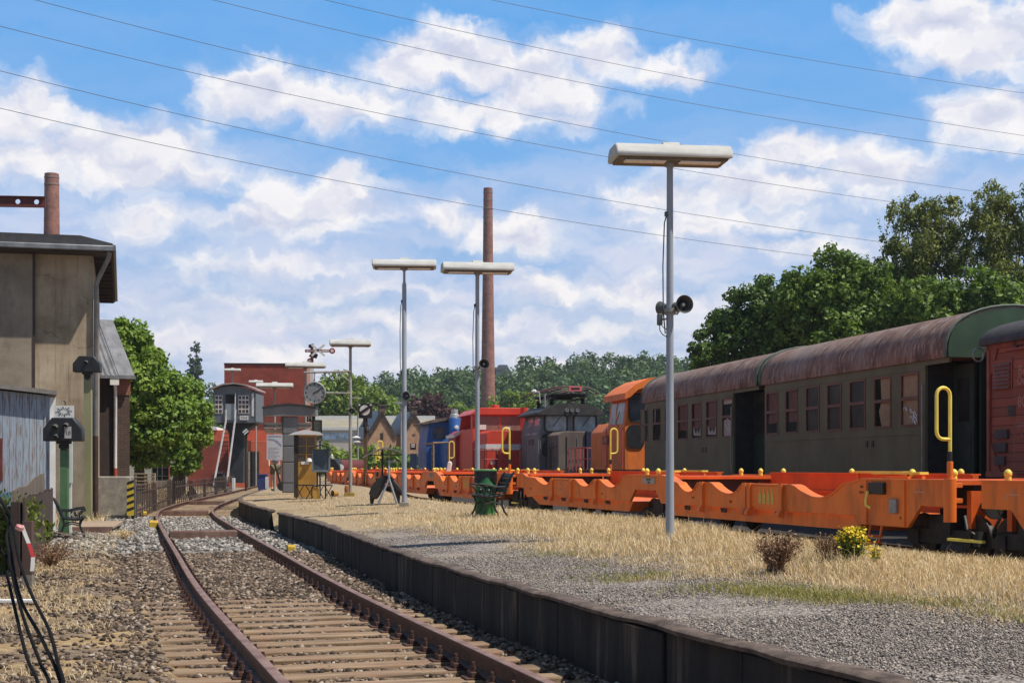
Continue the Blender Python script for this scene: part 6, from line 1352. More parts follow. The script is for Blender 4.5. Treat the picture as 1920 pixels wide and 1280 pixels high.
m = MB(); m.cyl((-.5, -.1, 1.35), (-.5, -.1, 0), .07, n=10); m.build('pipe_foot', mk('red_pipe', (.4, .09, .05), (.3, .06, .04), 5, .5), an)
m = MB(); m.prism([(0, ze), (6, ze), (4.6, zr)], 'x', -.2, 0); m.build('gable', mat_dbrick, an)
# concrete block wall and hazard board
cb = thing('concrete_block', 'low weathered concrete block wall at the foot of the tall house', 'wall', (ax(245, 39.4), 39.4, -.15), .2); wdt = 66*39.4/F
m = MB(); m.box(-wdt-.1, 0, 0, 1.6, 0, az(893, 39.4)+.15); m.build('block', mat_conc, cb, bevel=.03)
m = MB(); m.box(-wdt-.1, .02, -.25, -.02, 0, .12); m.build('kerb', mat_conc, cb, bevel=.02)
hb = thing('hazard_board', 'upright board with yellow and black slanting stripes by the concrete block', 'sign', (ax(245, 38.9), 38.9, -.12), .1); kk = 38.9/F; z = lambda y: az(y, 38.9) + .12
m = MB(); m.box(-7*kk, 6*kk, 0, .03, z(966), z(902)); m.build('board', mat_ylw if False else mk('hazard_yellow', (.68, .5, .04), (.56, .4, .03), 5, .6, dirt=(.2, .16, .06)), hb)
m = MB()
for q in range(5):
    y0 = 959 - q*12.5; m.add([(-7*kk, -.004, z(y0)), (6*kk, -.004, z(y0-5)), (6*kk, -.004, z(y0-10)), (-7*kk, -.004, z(y0-5.5))], [(0,1,2,3)])
m.build('stripes', mat_black, hb)
m = MB(); m.box(7*kk, 10*kk, 0, .05, 0, z(900)); m.build('post', mat_zinc, hb)
# ------------------------------------------------------------------ blue shed, fence and signal posts
mat_shed = plank_mat('peeling_blue', (.36, .42, .49), (.28, .335, .41), (.2, .13, .1), .135, 0, 1.0, .85, .05, (7, 7, .5))
Yd = 30.5; sd = thing('wooden_shed', 'shed of peeling pale blue upright planks with grey roof edge', 'shed', (ax(93, Yd), Yd, -.12), .34); kz = lambda y, Y=Yd: az(y, Y) + .12
m = MB(); m.prism([(-5, 0), (0, 0), (0, kz(742)), (-5, kz(742)+.5)], 'y', 0, 4); m.build('wall', mat_shed, sd)
m = MB(); m.prism([(-5.2, kz(738)+.52), (.14, kz(738)-.03), (.14, kz(738)+.06), (-5.2, kz(738)+.61)], 'y', -.2, 4.2); m.build('roof', mk('shed_roof', (.26, .24, .22), (.17, .155, .14), 3, .8), sd)
m = MB(); m.box(.0, .12, -.06, .08, 0, kz(745)); m.build('corner_board', mat_white, sd)
wn_ = MB(); x1 = -83*Yd/F; wn_.box(x1-.6, x1, -.03, .02, kz(900), kz(822)); wf = wn_.build('window', mk('oxblood', (.17, .03, .025), (.11, .02, .018), 5, .6), sd)
m = MB(); m.box(x1-.55, x1-.05, -.036, -.03, kz(862), kz(829)); m.box(x1-.55, x1-.05, -.036, -.03, kz(895), kz(866)); m.build('pane', mat_glass, wf)
nc = thing('notice_case', 'white framed notice case between shed and green signal post', 'notice board', (ax(125, 30.0), 30.0, -.12), .1); q = 30.0/F; z = lambda y: az(y, 30.0) + .12
m = MB(); m.box(-11*q, -3*q, 0, .05, z(900), z(800)); m.box(3*q, 10*q, 0, .05, z(905), z(795)); m.box(-11*q, 10*q, .0, .04, z(803), z(795)); m.build('frame', mk('pale_green_white', (.66, .72, .68), (.56, .62, .58), 5, .5), nc)
m = MB(); m.box(-3*q, 3*q, .02, .04, z(905), z(803)); m.build('panel', mat_horn, nc)
for x in (-7, 6):
    m = MB(); m.box((x-2)*q, (x+2)*q, .05, .1, 0, z(850)); m.build('post', mat_white, nc)
m = MB(); m.box(-8*q, -4*q, -.03, .0, z(920), z(906)); m.build('red_box', mk('red_box', (.5, .05, .04), (.4, .04, .03), 5, .5), nc)
mat_postg = mk('post_green', (.1, .2, .085), (.07, .15, .06), 4, .5, dirt=(.16, .17, .1), dirt_amt=.4); mat_postc = mk('post_cream', (.34, .32, .17), (.25, .23, .12), 4, .6, stretch=(1, 1, .2), dirt=(.12, .12, .06), dirt_amt=.5)
def head_signal(name, label, x, Y, zb, ztop, w, mat, pw, head_y, rz, plate):
    t = thing(name, label, 'railway signal', (ax(x, Y), Y, zb), rz); k = Y/F; z = lambda y: az(y, Y) - zb
    y0, y1 = head_y; hw = w/2*k; h0, h1 = z(y1), z(y0)
    m = MB(); m.box(-pw/2, pw/2, -.02, .0, 0, h0); m.box(-pw/2, -pw/2+.02, .0, pw, 0, h0); m.box(pw/2-.02, pw/2, .0, pw, 0, h0); m.build('post', mat, t)
    m = MB(); m.prism([(-pw*.8, 0), (pw*.8, 0), (pw/2, .42), (-pw/2, .42)], 'y', -.035, -.021); m.box(-pw*1.1, pw*1.1, -.15, pw+.12, 0, .03); m.build('post_base', mat, t)
    m = MB(); m.prism([(-hw, h0), (hw, h0), (hw, h0+(h1-h0)*.52), (hw*.55, h1), (-hw*.55, h1), (-hw, h0+(h1-h0)*.52)], 'y', -.16, .16); hd = m.build('signal_head', mat_black, t, bevel=.02)
    m = MB(); m.box(-hw*.35, hw*.35, -.1, .1, h0-.05, h0); m.cyl((-hw*.25, 0, h0-.1), (hw*.25, 0, h0-.1), .045, n=10); m.box(-.05, .05, -.05, .05, h0-.18, h0); m.build('bracket', mat_dark, t)
    hh = h1-h0
    for dx, dz in (((-.36, .6), (.2, .66), (-.3, .18)) if plate else ((0, .6),)):
        m = MB(); n = 10; r = hh*.13; A_, B_ = [], []
        for i in range(n+1): a = PI*.05 + PI*.9*i/n; A_.append((dx*hw + r*math.cos(a), -.16, h0+dz*hh + r*math.sin(a))); B_.append((dx*hw + r*math.cos(a), -.33, h0+dz*hh + r*.9*math.sin(a)-.03))
        m.strip(A_, B_); m.build('lamp_hood', mat_horn, hd, recalc=False)
        m = MB(); m.lathe([(0, 0), (r*.7, 0), (r*.5, .02), (0, .03)], (dx*hw, -.16, h0+dz*hh), 14, (0, -1, 0)); m.build('lens', mat_glass, hd)
    if plate:
        m = MB(); m.box(hw*.12, hw*.46, -.175, -.161, h0+hh*.12, h0+hh*.62); p_ = m.build('number_plate', mk('number_plate', (.5, .48, .46), (.42, .4, .38), 8, .5), hd); text('10', .11, mat_black, 'plate_number', p_, (hw*.29, -.177, h0+hh*.34))
        s0, s1 = z(783), z(760); m = MB(); m.box(-hw*.5, hw*.52, -.02, .0, s0, s1); p_ = m.build('top_sign', mat_white, t)
        m = MB(); g = random.Random(8)
        for i in range(16):
            a = i/16*2*PI + .1; r0, r1 = (.35, .75) if i % 2 else (.45, .95); cx, cz = 0, (s0+s1)/2; ex, ez = hw*.46, (s1-s0)*.44; d = .1
            m.add([(cx + ex*r0*math.cos(a-d), -.024, cz + ez*r0*math.sin(a-d)), (cx + ex*r1*math.cos(a-d*.6), -.024, cz + ez*r1*math.sin(a-d*.6)), (cx + ex*r1*math.cos(a+d*.6), -.024, cz + ez*r1*math.sin(a+d*.6)), (cx + ex*r0*math.cos(a+d*1.3), -.024, cz + ez*r0*math.sin(a+d*1.3))], [(0,1,2,3)])
        m.build('sign_pattern', mat_black, p_); m = MB(); m.tube([(.02, 0, s1), (.03, 0, s1+.06), (-.01, 0, s1+.1)], .012, 5); m.build('hook', mat_black, t)
    return t
head_signal('hooded_signal', 'low black hooded signal with number ten and patterned white plate, on green post', 120, 29.4, -.12, 0, 71, mat_postg, .15, (783, 827), .1, True)
head_signal('hooded_signal', 'black hooded signal on the taller cream coloured post in front of the concrete house', 164, 36.2, -.12, 0, 50, mat_postc, .18, (668, 698), .1, False)
wp = thing('wooden_platform', 'small flat platform of pale planks beside the left bench', 'platform', (ax(178, 32.2), 32.2, -.13), .2)
mat_deckp = plank_mat('pale_planks', (.42, .31, .21), (.34, .25, .17), (.2, .14, .1), .16, 1, .5, .85, .05, (.5, 6, 6))
m = MB(); m.box(-.52, .5, -1.6, 1.8, .07, .13); m.build('decking', mat_deckp, wp, bevel=.01)
m = MB(); m.box(-.5, .48, -1.68, -1.6, -.05, .12); m.build('edge_beam', mat_beam, wp)
rp = thing('stone_pile', 'little heap of flat stones at the foot of the green signal post', 'stone pile', (ax(122, 28.0), 28.0, -.14)); m = MB()
for i in range(14):
    a, b, c_ = RD.uniform(-.28, .28), RD.uniform(-.15, .15), RD.uniform(0, .14); w_, d_, h_ = RD.uniform(.06, .13), RD.uniform(.05, .1), RD.uniform(.015, .035); m.box(a-w_, a+w_, b-d_, b+d_, c_, c_+h_)
tag(m.build('stones', mk('flat_stone', (.3, .24, .19), (.18, .14, .11), 6, .9), rp), kind='stuff')
# picket fences
mat_picket = mk('picket_dark', (.085, .055, .042), (.04, .028, .024), 3, .85, stretch=(1, 1, .3), dirt=(.16, .09, .075), dirt_amt=.5)
mat_lich = mk('board_brown', (.2, .155, .115), (.13, .1, .075), 3, .85, stretch=(1, 1, .2), dirt=(.08, .05, .04), dirt_amt=.5)
def picket_fence(label, P0, P1, h0, h1, n, w_, posts=2, z0=-.12, pointed=True):
    P0 = Vector(P0); P1 = Vector(P1); t = thing('picket_fence', label, 'fence', P0, 0); d = P1 - P0; u = d.normalized(); nn = Vector((-u.y, u.x, 0))
    m = MB()
    for i in range(n):
        f = i/(n-1); c = d*f; h = h0 + (h1-h0)*f + RD.uniform(-.03, .03); hw = u*(w_/2); th = nn*.012; tilt = u*RD.uniform(-.015, .015)
        q = [c-hw-th, c+hw-th, c+hw+th, c-hw+th]; tp = [p_ + Vector((0, 0, h - (.06 if pointed else 0))) + tilt for p_ in q]
        m.add(q + tp + [c + Vector((0, 0, h)) + tilt - th, c + Vector((0, 0, h)) + tilt + th], [(0,3,2,1), (0,1,5,4), (1,2,6,5), (2,3,7,6), (3,0,4,7), (4,5,8), (6,7,9), (5,6,9,8), (7,4,8,9)])
    for f in (.25, .75):
        o = nn*.025; m.tube([o + Vector((0, 0, h0*f)), d + o + Vector((0, 0, h1*f))], .03, 4)
    m.build('pickets_and_rails', mat_picket, t)
    for i in range(posts + 1):
        f = i/posts; c = d*f + nn*.09; m = MB(); m.M = Matrix.Translation(c); m.box(-.055, .055, -.055, .055, -.1, (h0+(h1-h0)*f)*.96); m.build('post', mat_picket, t)
    return t
f1 = picket_fence('dark picket fence beside the concrete block, first section from the left', (ax(257, 39), 39, -.15), (ax(322, 53), 53, -.15), .95, 1.0, 25, .1)
f2 = picket_fence('long dark picket fence running in front of the trees to the signal cabin stairs', (ax(329, 54.5), 54.5, -.2), (ax(441, 87), 87, -.2), .95, .95, 46, .11, 5)
nf = picket_fence('dark plank fence in the left foreground in front of the blue shed', (ax(45, 18.2), 18.2, -.13), (ax(98, 27.5), 27.5, -.13), 1.0, .98, 52, .14, 3, pointed=False)
d_ = Vector((ax(98, 27.5) - ax(45, 18.2), 9.3, 0)); m = MB(); n_ = Vector((-d_.y, d_.x, 0)).normalized()*.12
a0, a1 = n_ + d_*.0, n_ + d_*.93; pts = [a0 + Vector((-.05, 0, .3)), a1 + Vector((0, 0, .3))]
steps = [(0, 1.1), (.1, 1.13), (.3, 1.12), (.55, 1.22), (.75, 1.27), (.93, 1.28)]
A_ = [n_ + d_*f + Vector((0, 0, .3)) for f, _ in steps]; B_ = [n_ + d_*f + Vector((0, 0, h)) for f, h in steps]
m.strip(A_, B_); m.strip([p_ + n_*.2 for p_ in A_], [p_ + n_*.2 for p_ in B_]); m.strip(B_, [p_ + n_*.2 for p_ in B_]); m.add([A_[0], B_[0], B_[0] + n_*.2, A_[0] + n_*.2], [(0,1,2,3)]); m.build('back_board', mat_lich, nf, recalc=False)
m = MB(); m.M = Matrix.Translation(Vector((ax(53, 16.6), 16.6, -.13)) - nf.location); m.box(-.055, .055, -.05, .05, .16, .78); m.build('near_post', mat_picket, nf); m = MB(); m.M = Matrix.Translation(Vector((ax(53, 16.6), 16.6, -.13)) - nf.location); m.box(-.056, .056, -.051, .051, 0, .16); m.build('post_foot', mat_conc, nf)
tp = thing('barrier_tape', 'red and white barrier tape hanging from the plank fence', 'tape', at(40, 995, 16.2)); o = tp.location
def ribbon(pts, w_):
    A_, B_ = [], []
    for p_, t_ in pts: A_.append(Vector(p_) - Vector((w_*math.cos(t_), w_*math.sin(t_), 0))); B_.append(Vector(p_) + Vector((w_*math.cos(t_), w_*math.sin(t_), 0)))
    m = MB(); m.strip(A_, B_); return m
path = [(at(x, y, 16.2) - o) for x, y in ((33, 990), (41, 984), (48, 1003), (54, 1018), (58, 1030), (62, 1044), (61, 1062), (60, 1070))]
wt = mat_white; rd_ = mk('tape_red', (.6, .05, .05), (.5, .04, .04), 6, .5)
for i, (a, b) in enumerate(((0, 3), (3, 5), (5, 7))):
    ribbon([(path[j], .1 + .05*j) for j in range(a, b + 1)], .022).build('white_length' if i != 1 else 'red_length', rd_ if i == 1 else wt, tp, recalc=False)
m = MB(); m.lathe([(0, -.03), (.05, -.01), (.045, .03), (0, .05)], path[0] + Vector((.02, 0, 0)), 9, (.4, -.2, .8)); m.build('knot', mk('tape_pink', (.62, .3, .28), (.5, .18, .17), 9, .5), tp)
wb = thing('ground_board', 'white painted board lying on the ground by the plank fence', 'board', (ax(20, 14.6), 14.6, -.1), .04); m = MB(); m.box(-.8, .24, -.06, .06, 0, .03); m.build('board', mat_white, wb, bevel=.004)
m = MB(); m.box(-.5, -.42, -.07, .07, -.03, 0); m.build('batten', mat_picket, wb)
tubx = thing('plastic_tub', 'dull teal tub with pale rim among the weeds behind the plank fence', 'tub', (ax(21, 22), 22, -.1)); m = MB(); m.lathe([(0, .45), (.24, .47), (.26, .75), (.3, .78), (.24, .9), (.12, .98), (0, 1.0)], (0, 0, 0), 18, (.0, 0, 1)); m.build('tub_body', mk('teal', (.06, .11, .12), (.04, .075, .085), 4, .35), tubx)
m = MB(); m.lathe([(.3, .77), (.315, .78), (.315, .8), (.3, .8)], (0, 0, 0), 18); m.build('rim', mk('teal_rim', (.3, .38, .4), (.2, .26, .28), 5, .4), tubx)
m = MB(); m.lathe([(0, -.1), (.2, -.1), (.2, .45), (0, .45)], (0, 0, 0), 12); m.build('stand', mat_dark, tubx)
mat_cable = mk('cable_black', (.014, .013, .013), (.008, .008, .008), 9, .85, spec=.1)
CB = [('outermost left of the four black cables hanging at the left edge', [(2, 1030, 6.2), (14, 1080, 5.9), (30, 1150, 5.5), (50, 1230, 5.1), (75, 1300, 4.8)]),
      ('second from left of the four black cables, touching its neighbour low down', [(0, 950, 6.6), (12, 1010, 6.3), (24, 1080, 5.9), (45, 1160, 5.5), (75, 1240, 5.1), (96, 1300, 4.8)]),
      ('third of the four black cables, bulging to the right near the ground', [(3, 938, 6.5), (18, 985, 6.2), (24, 1060, 5.85), (42, 1130, 5.5), (80, 1200, 5.1), (118, 1300, 4.75)]),
      ('rightmost and straightest of the four black cables at the left edge', [(2, 940, 6.4), (22, 980, 6.1), (36, 1050, 5.8), (60, 1115, 5.4), (92, 1180, 5.1), (108, 1240, 4.9), (122, 1300, 4.7)])]
for lab, pts in CB:
    p = [at(x, y, Y) for x, y, Y in pts]; p = [Vector((p[0].x - 1.4, p[0].y + .6, p[0].z + 1.2)), Vector((p[0].x - .5, p[0].y + .2, p[0].z + .55))] + p; e = p[-1]; p += [Vector((e.x + .1, e.y - .3, e.z - .25)), Vector((e.x + .25, e.y - .9, -.13)), Vector((e.x + .1, e.y - 2, -.14))]
    q = []
    for i in range(len(p)-1):                # smooth curve through the points
        a, b, c_, d2 = p[max(i-1, 0)], p[i], p[i+1], p[min(i+2, len(p)-1)]
        for s in range(6): t_ = s/6; q.append(.5*((2*b) + (c_-a)*t_ + (2*a-5*b+4*c_-d2)*t_*t_ + (3*b-3*c_+d2-a)*t_**3))
    q.append(p[-1]); m = MB(); m.tube(q, .0066, 7); o_ = m.build('cable', mat_cable); tag(o_, lab, 'cable')
# ------------------------------------------------------------------ signal cabin on its stem, red brick buildings
mat_cabin = plank_mat('cabin_boards', (.17, .19, .21), (.13, .145, .165), (.1, .1, .1), .16, 0, .5, .7, .06, (5, 5, .4))
Yc2 = 85.0; k = Yc2/F; z = lambda y: az(y, Yc2) + .2
sc = thing('signal_cabin', 'grey boarded signal cabin on a curved stem with steep iron stairs', 'signal box', (ax(441, Yc2), Yc2, -.2), .0)
m = MB(); m.prism([(-41*k, z(792)), (38*k, z(792)), (38*k, z(735)), (20*k, z(727)), (0, z(723)), (-22*k, z(724)), (-41*k, z(730))], 'y', 0, 2.6); m.build('cabin_body', mat_cabin, sc)
m = MB(); rr = [(-45, 731), (-22, 722.5), (0, 720.5), (20, 724), (42, 733)]; m.prism([(a*k, z(y)+.02) for a, y in rr] + [(a*k, z(y)+.1) for a, y in rr[::-1]], 'y', -.25, 2.8); m.build('roof', mk('cabin_roof', (.42, .33, .31), (.3, .24, .23), 3, .7), sc)
def lattice(x0, x1, y0, y1, nx_, ny_, name):
    m = MB(); m.box(x0*k, x1*k, -.03, .0, z(y1), z(y0)); o_ = m.build(name, mat_white, sc); g = MB(); 
    for i in range(nx_):
        for j in range(ny_):
            a = x0 + (x1-x0)*(i+.12)/nx_; b = x0 + (x1-x0)*(i+.88)/nx_; c_ = y0 + (y1-y0)*(j+.14)/ny_; d2 = y0 + (y1-y0)*(j+.86)/ny_; g.box(a*k, b*k, -.036, -.031, z(d2), z(c_))
    g.build('pane', glass_mat('cabin_pane_' + name, (.05, .028, .018), .15), o_)
lattice(6, 26, 741, 775, 3, 4, 'window'); lattice(-38, -24, 741, 775, 2, 4, 'window')
m = MB(); m.box(-18*k, -1*k, -.04, 0, z(787), z(757)); dd = m.build('door', mk('door_grey', (.3, .34, .38), (.24, .28, .31), 3, .6), sc); m = MB(); m.box(-18*k, -1*k, -.04, 0, z(756), z(739)); m.build('door_glass', mat_glass, dd)
m = MB(); m.box(9*k, 25*k, -.06, -.03, z(787), z(779)); nb_ = m.build('name_plate', mat_white, sc); text('Omf', .2, mat_black, 'plate_name', nb_, (17*k, -.062, z(783)))
m = MB(); m.box(31*k, 35*k, -.02, 0, z(780), z(737)); m.build('corner_trim', mat_white, sc); m = MB(); m.box(37.6*k, 39*k, -.02, 2.6, z(790), z(736)); m.build('end_trim', mat_cabin, sc)
m = MB(); st_ = [(-36, 792), (-22, 801), (-16, 812), (-14, 905), (10, 905), (12, 815), (18, 804), (36, 792)]; m.prism([(a*k, z(y)) for a, y in st_], 'y', .7, 1.9); m.build('stem', mk('stem_dark', (.045, .05, .055), (.025, .028, .032), 2, .7), sc)
m = MB(); m.tube([(-26*k, -2.6, 0), (-17.5*k, -.05, z(790)), (-17.5*k, -.05, z(768))], .06, 6); m.build('stringer', mk('stair_white', (.5, .48, .47), (.4, .38, .37), 5, .6), sc)
m = MB(); m.tube([(-2*k, -2.6, 0), (-.5*k, -.05, z(790)), (.5*k, -.05, z(768))], .06, 6); m.build('stringer', mk('stair_white2', (.52, .5, .49), (.4, .38, .37), 5, .6), sc)
for i in range(16):
    f = (i+.7)/16.5; m = MB(); x0, x1 = -26*k + 8.5*k*f, -2*k + 1.5*k*f; y = -2.6 + 2.5*f; m.box(x0, x1, y, y+.16, z(790)*f-.02, z(790)*f+.015); m.build('stair_tread', mat_dark, sc)
m = MB(); m.tube([(-.5*k, -.1, z(785)), (1*k, -.1, z(737))], .03, 6); m.build('handrail', mat_white, sc)
# shunting signal in front of the cabin
k2 = 82/F; s2 = thing('shunting_signal', 'small dark shunting signal with tilted white disc under the signal cabin', 'railway signal', (ax(461, 82), 82, -.1), 0); z2 = lambda y: az(y, 82) + .1
m = MB(); m.lathe([(0, 0), (7*k2, 0), (7*k2, .1), (0, .1)], (0, 0, z2(809)), 10, (0, -1, 0)); m.build('panel', mat_black, s2); m = MB(); m.M = Matrix.Translation((0, 0, z2(809))) @ Matrix.Rotation(-.7, 4, 'Y'); m.box(-5*k2, 5*k2, -.12, -.1, .5*k2, 3.5*k2); m.box(-5*k2, 5*k2, -.12, -.1, -3.5*k2, -1*k2); m.build('white_disc', mat_white, s2)
m = MB(); m.cyl((0, 0, 0), (0, 0, z2(815)), .05, n=8); m.build('post', mat_dark, s2)
mat_brickwarm = brick_mat('warm_brick', (.34, .06, .035), (.27, .05, .03), (.27, .1, .07), .24, .08); mat_paintred = mk('painted_brick', (.55, .125, .06), (.46, .1, .05), 3, .85, bump=.2, bscale=40)
Yb = 112.0; k = Yb/F; z = lambda y: az(y, Yb) + .2
bt = thing('brick_tower', 'big plain red brick block rising behind the signal cabin and clock', 'building', (ax(572, Yb), Yb, -.2), 0.06); m = MB(); m.box(-150*k, 0, 0, 8, 0, z(684)); m.build('wall', mat_brickwarm, bt)
m = MB(); m.box(-150.5*k, .06, -.06, 8.06, z(684), z(681)); m.build('roof_edge', mat_dark, bt); m = MB(); m.box(.0, .04, .02, 7.9, 0, z(685)); m.build('end_wall', mk('sunlit_brick', (.45, .2, .14), (.36, .15, .1), 3, .85), bt)  # end wall brick coloured lighter as the sunlit side of the block
m = MB()
for x in (-42.5, -38.5): m.box(x*k, (x+.8)*k, -.05, -.02, z(850), z(775))
for q in range(15): m.box(-42*k, -38*k, -.05, -.02, z(776+q*5), z(775+q*5))
m.build('ladder', mk('ladder_dark', (.13, .04, .03), (.09, .03, .02), 6, .7), bt)
Yg = 100.0; k = Yg/F; z = lambda y: az(y, Yg) + .2
gh = thing('red_house', 'low red painted brick house with dark doorway under the signal cabin', 'building', (ax(428, Yg), Yg, -.2), .12)
m = MB(); m.box(0, 92*k, 0, 4, 0, z(826)); fw = m.build('front_wall', mat_paintred, gh, bevel=.02)
m = MB(); m.box(40*k, 57*k, -.03, 0, 0, z(846)); m.build('doorway', mat_dark, gh); m = MB(); m.box(37*k, 40.5*k, -.12, -.03, 0, z(846)); m.build('door_leaf', mat_conc, gh)
rh = thing('brick_shed', 'darker red brick shed half hidden by the left trees', 'building', (ax(428, 103), 103, -.2), .1); k = 103/F; z = lambda y: az(y, 103) + .2
m = MB(); m.box(-75*k, 90*k, 0, 6, 0, z(826)); m.build('wall', mat_brickwarm, rh); m = MB(); m.prism([(-75*k, z(826)), (90*k, z(826)), (90*k, z(806)), (-20*k, z(806)), (-30*k, z(800)), (-75*k, z(806))], 'y', .1, 6); m.build('upper_wall', mat_paintred, rh)
m = MB(); m.prism([(-48*k, z(806)), (-20*k, z(806)), (-22*k, z(800)), (-34*k, z(797)), (-44*k, z(800))], 'y', -.1, 6.1); m.build('white_cap', mat_white, rh)
jn = thing('dark_cabinet', 'black cabinet with pale top at the foot of the signal cabin stairs', 'cabinet', (ax(409, 86), 86, -.2)); m = MB(); m.prism([(-.4, 0), (.35, 0), (.35, .8), (.2, 1.1), (-.2, 1.1), (-.3, .8)], 'y', 0, .8); m.build('body', mat_black, jn); m = MB(); m.box(-.25, .3, -.05, .85, 1.1, 1.2); m.build('top', mk('pinkish', (.5, .36, .36), (.4, .28, .28), 4, .6), jn)
bb = thing('blue_bin', 'small blue bin in front of the red house doorway', 'bin', (ax(491, 84), 84, -.1)); m = MB(); m.prism([(-.22, 0), (.22, 0), (.28, .9), (-.28, .9)], 'y', 0, .5); m.build('body', mk('bin_blue', (.04, .06, .2), (.03, .045, .15), 4, .5), bb); m = MB(); m.box(-.3, .3, -.04, .54, .9, .96); m.build('lid', mk('lid_blue', (.06, .085, .25), (.05, .07, .2), 4, .5), bb); m = MB(); m.box(.2, .4, -.02, .0, .1, .8); m.build('side_panel', mat_white, bb)
pl = thing('pallet_stack', 'stack of pale wooden pallets under the left trees', 'pallet stack', (ax(272, 52), 52, -.15), .2); m = MB(); mat_pal = mk('pallet_wood', (.42, .34, .22), (.3, .24, .15), 6, .85)
for q in range(5):
    zq = .55 + q*.13
    m.box(-.4, .35, 0, .7, zq+.09, zq+.12)
    for x in (-.36, -.03, .27): m.box(x, x+.08, .02, .68, zq, zq+.09)
m.build('pallets', mat_pal, pl); m = MB(); m.box(-.42, .4, .05, .7, 0, .55); m.build('crate', mk('crate_wood', (.24, .2, .14), (.16, .13, .09), 5, .85), pl)  # crate in a darker wood tone than the pallets
gt = thing('dark_gate', 'dark lattice gate under the left trees behind the picket fence', 'gate', (ax(300, 60), 60, -.2)); k = 60/F; m = MB(); m.box(-15*k, 16*k, 0, .05, .9, az(862, 60)+.2); m.build('panel', mk('gate_dark', (.018, .022, .026), (.012, .014, .017), 3, .4), gt)
m = MB()
for x in (-5, 4): m.box((x-.4)*k, (x+.4)*k, -.02, 0, .9, az(862, 60)+.2)
for y in (876, 892): m.box(-15*k, 16*k, -.02, 0, az(y+.6, 60)+.2, az(y, 60)+.2)
m.build('bars', mk('gate_bar', (.3, .31, .31), (.22, .23, .23), 4, .5), gt)
m = MB(); m.box(-16*k, -14.6*k, -.03, .08, 0, az(858, 60)+.2); m.build('gate_post', mat_conc, gt); m = MB(); m.box(15.6*k, 17.5*k, -.03, .08, 0, az(870, 60)+.2); m.build('gate_post', mat_redpaint, gt)
sl_ = thing('switch_lever', 'black triangular switch lever stand with white rod by the picket fence', 'switch lever', (ax(360, 66), 66, -.12)); m = MB(); m.prism([(-.3, 0), (.3, 0), (.02, .55), (-.02, .55)], 'y', -.1, .1); m.build('frame', mat_black, sl_); m = MB(); m.cyl((0, -.15, 0), (0, -.15, .45), .03, n=8); m.build('rod', mat_white, sl_)
m = MB(); m.box(-.6, .45, -.3, -.25, -.02, .06); m.build('striped_board', mat_conc, sl_)
wm = thing('white_marker_post', 'short white marker post at the far end of the picket fence', 'post', (ax(438, 80), 80, -.2)); m = MB(); m.box(-.08, .08, -.08, .08, 0, .85); m.build('shaft', mat_white, wm, bevel=.01); m = MB(); m.box(-.2, .2, -.15, .15, -.05, .05); m.build('foot', mat_conc, wm)
# ------------------------------------------------------------------ far hall, gabled brick houses, chimneys
mat_hallwall = mk('hall_wall', (.62, .55, .47), (.54, .47, .4), 1, .8); mat_hallroof = mk('hall_roof', (.34, .3, .22), (.28, .245, .18), .6, .85); mat_stone2 = mk('tan_stone', (.5, .31, .19), (.36, .2, .12), 1.6, .9, bump=.4, bscale=5)
Yl = 170.0; k = Yl/F; z = lambda y: az(y, Yl) + .3
hl = thing('factory_hall', 'long low factory hall with beige roof and white eaves behind the bushes', 'building', (ax(560, Yl), Yl, -.3)); m = MB(); m.box(0, 250*k, 0, 14, 0, z(806)); m.build('wall', mat_hallwall, hl)
m = MB(); m.prism([(0, z(806)), (6, z(782)), (12, z(806))], 'x', -.3, 250*k); m.build('roof', mat_hallroof, hl); m = MB(); m.box(0, 250*k, 5.6, 6.4, z(782)-.2, z(776)); m.build('roof_light', mat_white, hl); m = MB(); m.box(-.3, 250*k, -.3, .0, z(806), z(801)); m.build('eaves', mat_white, hl)
m = MB(); m.box(45*k, 100*k, -.06, 0, z(824), z(811)); m.build('window_band', glass_mat('hall_glass', (.3, .36, .42), .1), hl)
def gable_house(label, x, Y, hw, yap, ybase):
    k = Y/F; z = lambda y: az(y, Y) + .3; t = thing('gabled_house', label, 'building', (ax(x, Y), Y, -.3), .25); ye = ybase
    m = MB(); m.prism([(-hw*k, 0), (hw*k, 0), (hw*k, z(ye)), (0, z(yap)), (-hw*k, z(ye))], 'y', 0, 9); m.build('gable_wall', mat_stone2, t)
    for s in (-1, 1):
        m = MB(); m.prism([(s*(hw+2)*k, z(ye)-.15), (0, z(yap)+.1), (0, z(yap)+.35), (s*(hw+2)*k, z(ye)+.12)], 'y', .3, 9.2); m.build('roof_slope', mat_zinc if s < 0 else mat_roofdk, t)
        m = MB(); n_ = 12
        for i in range(n_):
            f = i/n_; x0 = s*(hw+1)*k*(1-f); z0_ = z(ye) + (z(yap)-z(ye))*f; m.box(min(x0, x0-s*.28), max(x0, x0-s*.28), -.12, .35, z0_-.1, z0_+.3)
        m.build('verge_stones', mk('verge_dark_%d%s' % (s, x), (.11, .075, .055), (.07, .05, .04), 2, .9), t)
    m = MB(); m.box(-.3, .3, 0, .5, z(yap), z(yap)+.7); m.box(-.42, .42, -.1, .6, z(yap)+.7, z(yap)+.8); m.build('finial', mk('finial%d' % x, (.16, .11, .08), (.1, .07, .055), 3, .9), t)
    for s in (-1, 1):
        m = MB(); m.box(s*1.6*k - .9*k, s*1.6*k + .9*k, -.05, .02, z(ye)-.2, z(yap)-1.9); m.build('lancet_window', mat_dark, t)
    return t
gable_house('tan stone gabled house with lancet windows, left one of the pair behind the bushes', 716, 138, 27, 774, 820); gable_house('tan stone gabled house with lancet windows, right one next to the blue locomotive', 776, 140, 22, 777, 812)
mat_chim = brick_mat('chimney_brick', (.36, .165, .125), (.27, .115, .09), (.28, .19, .16), .5, .22)
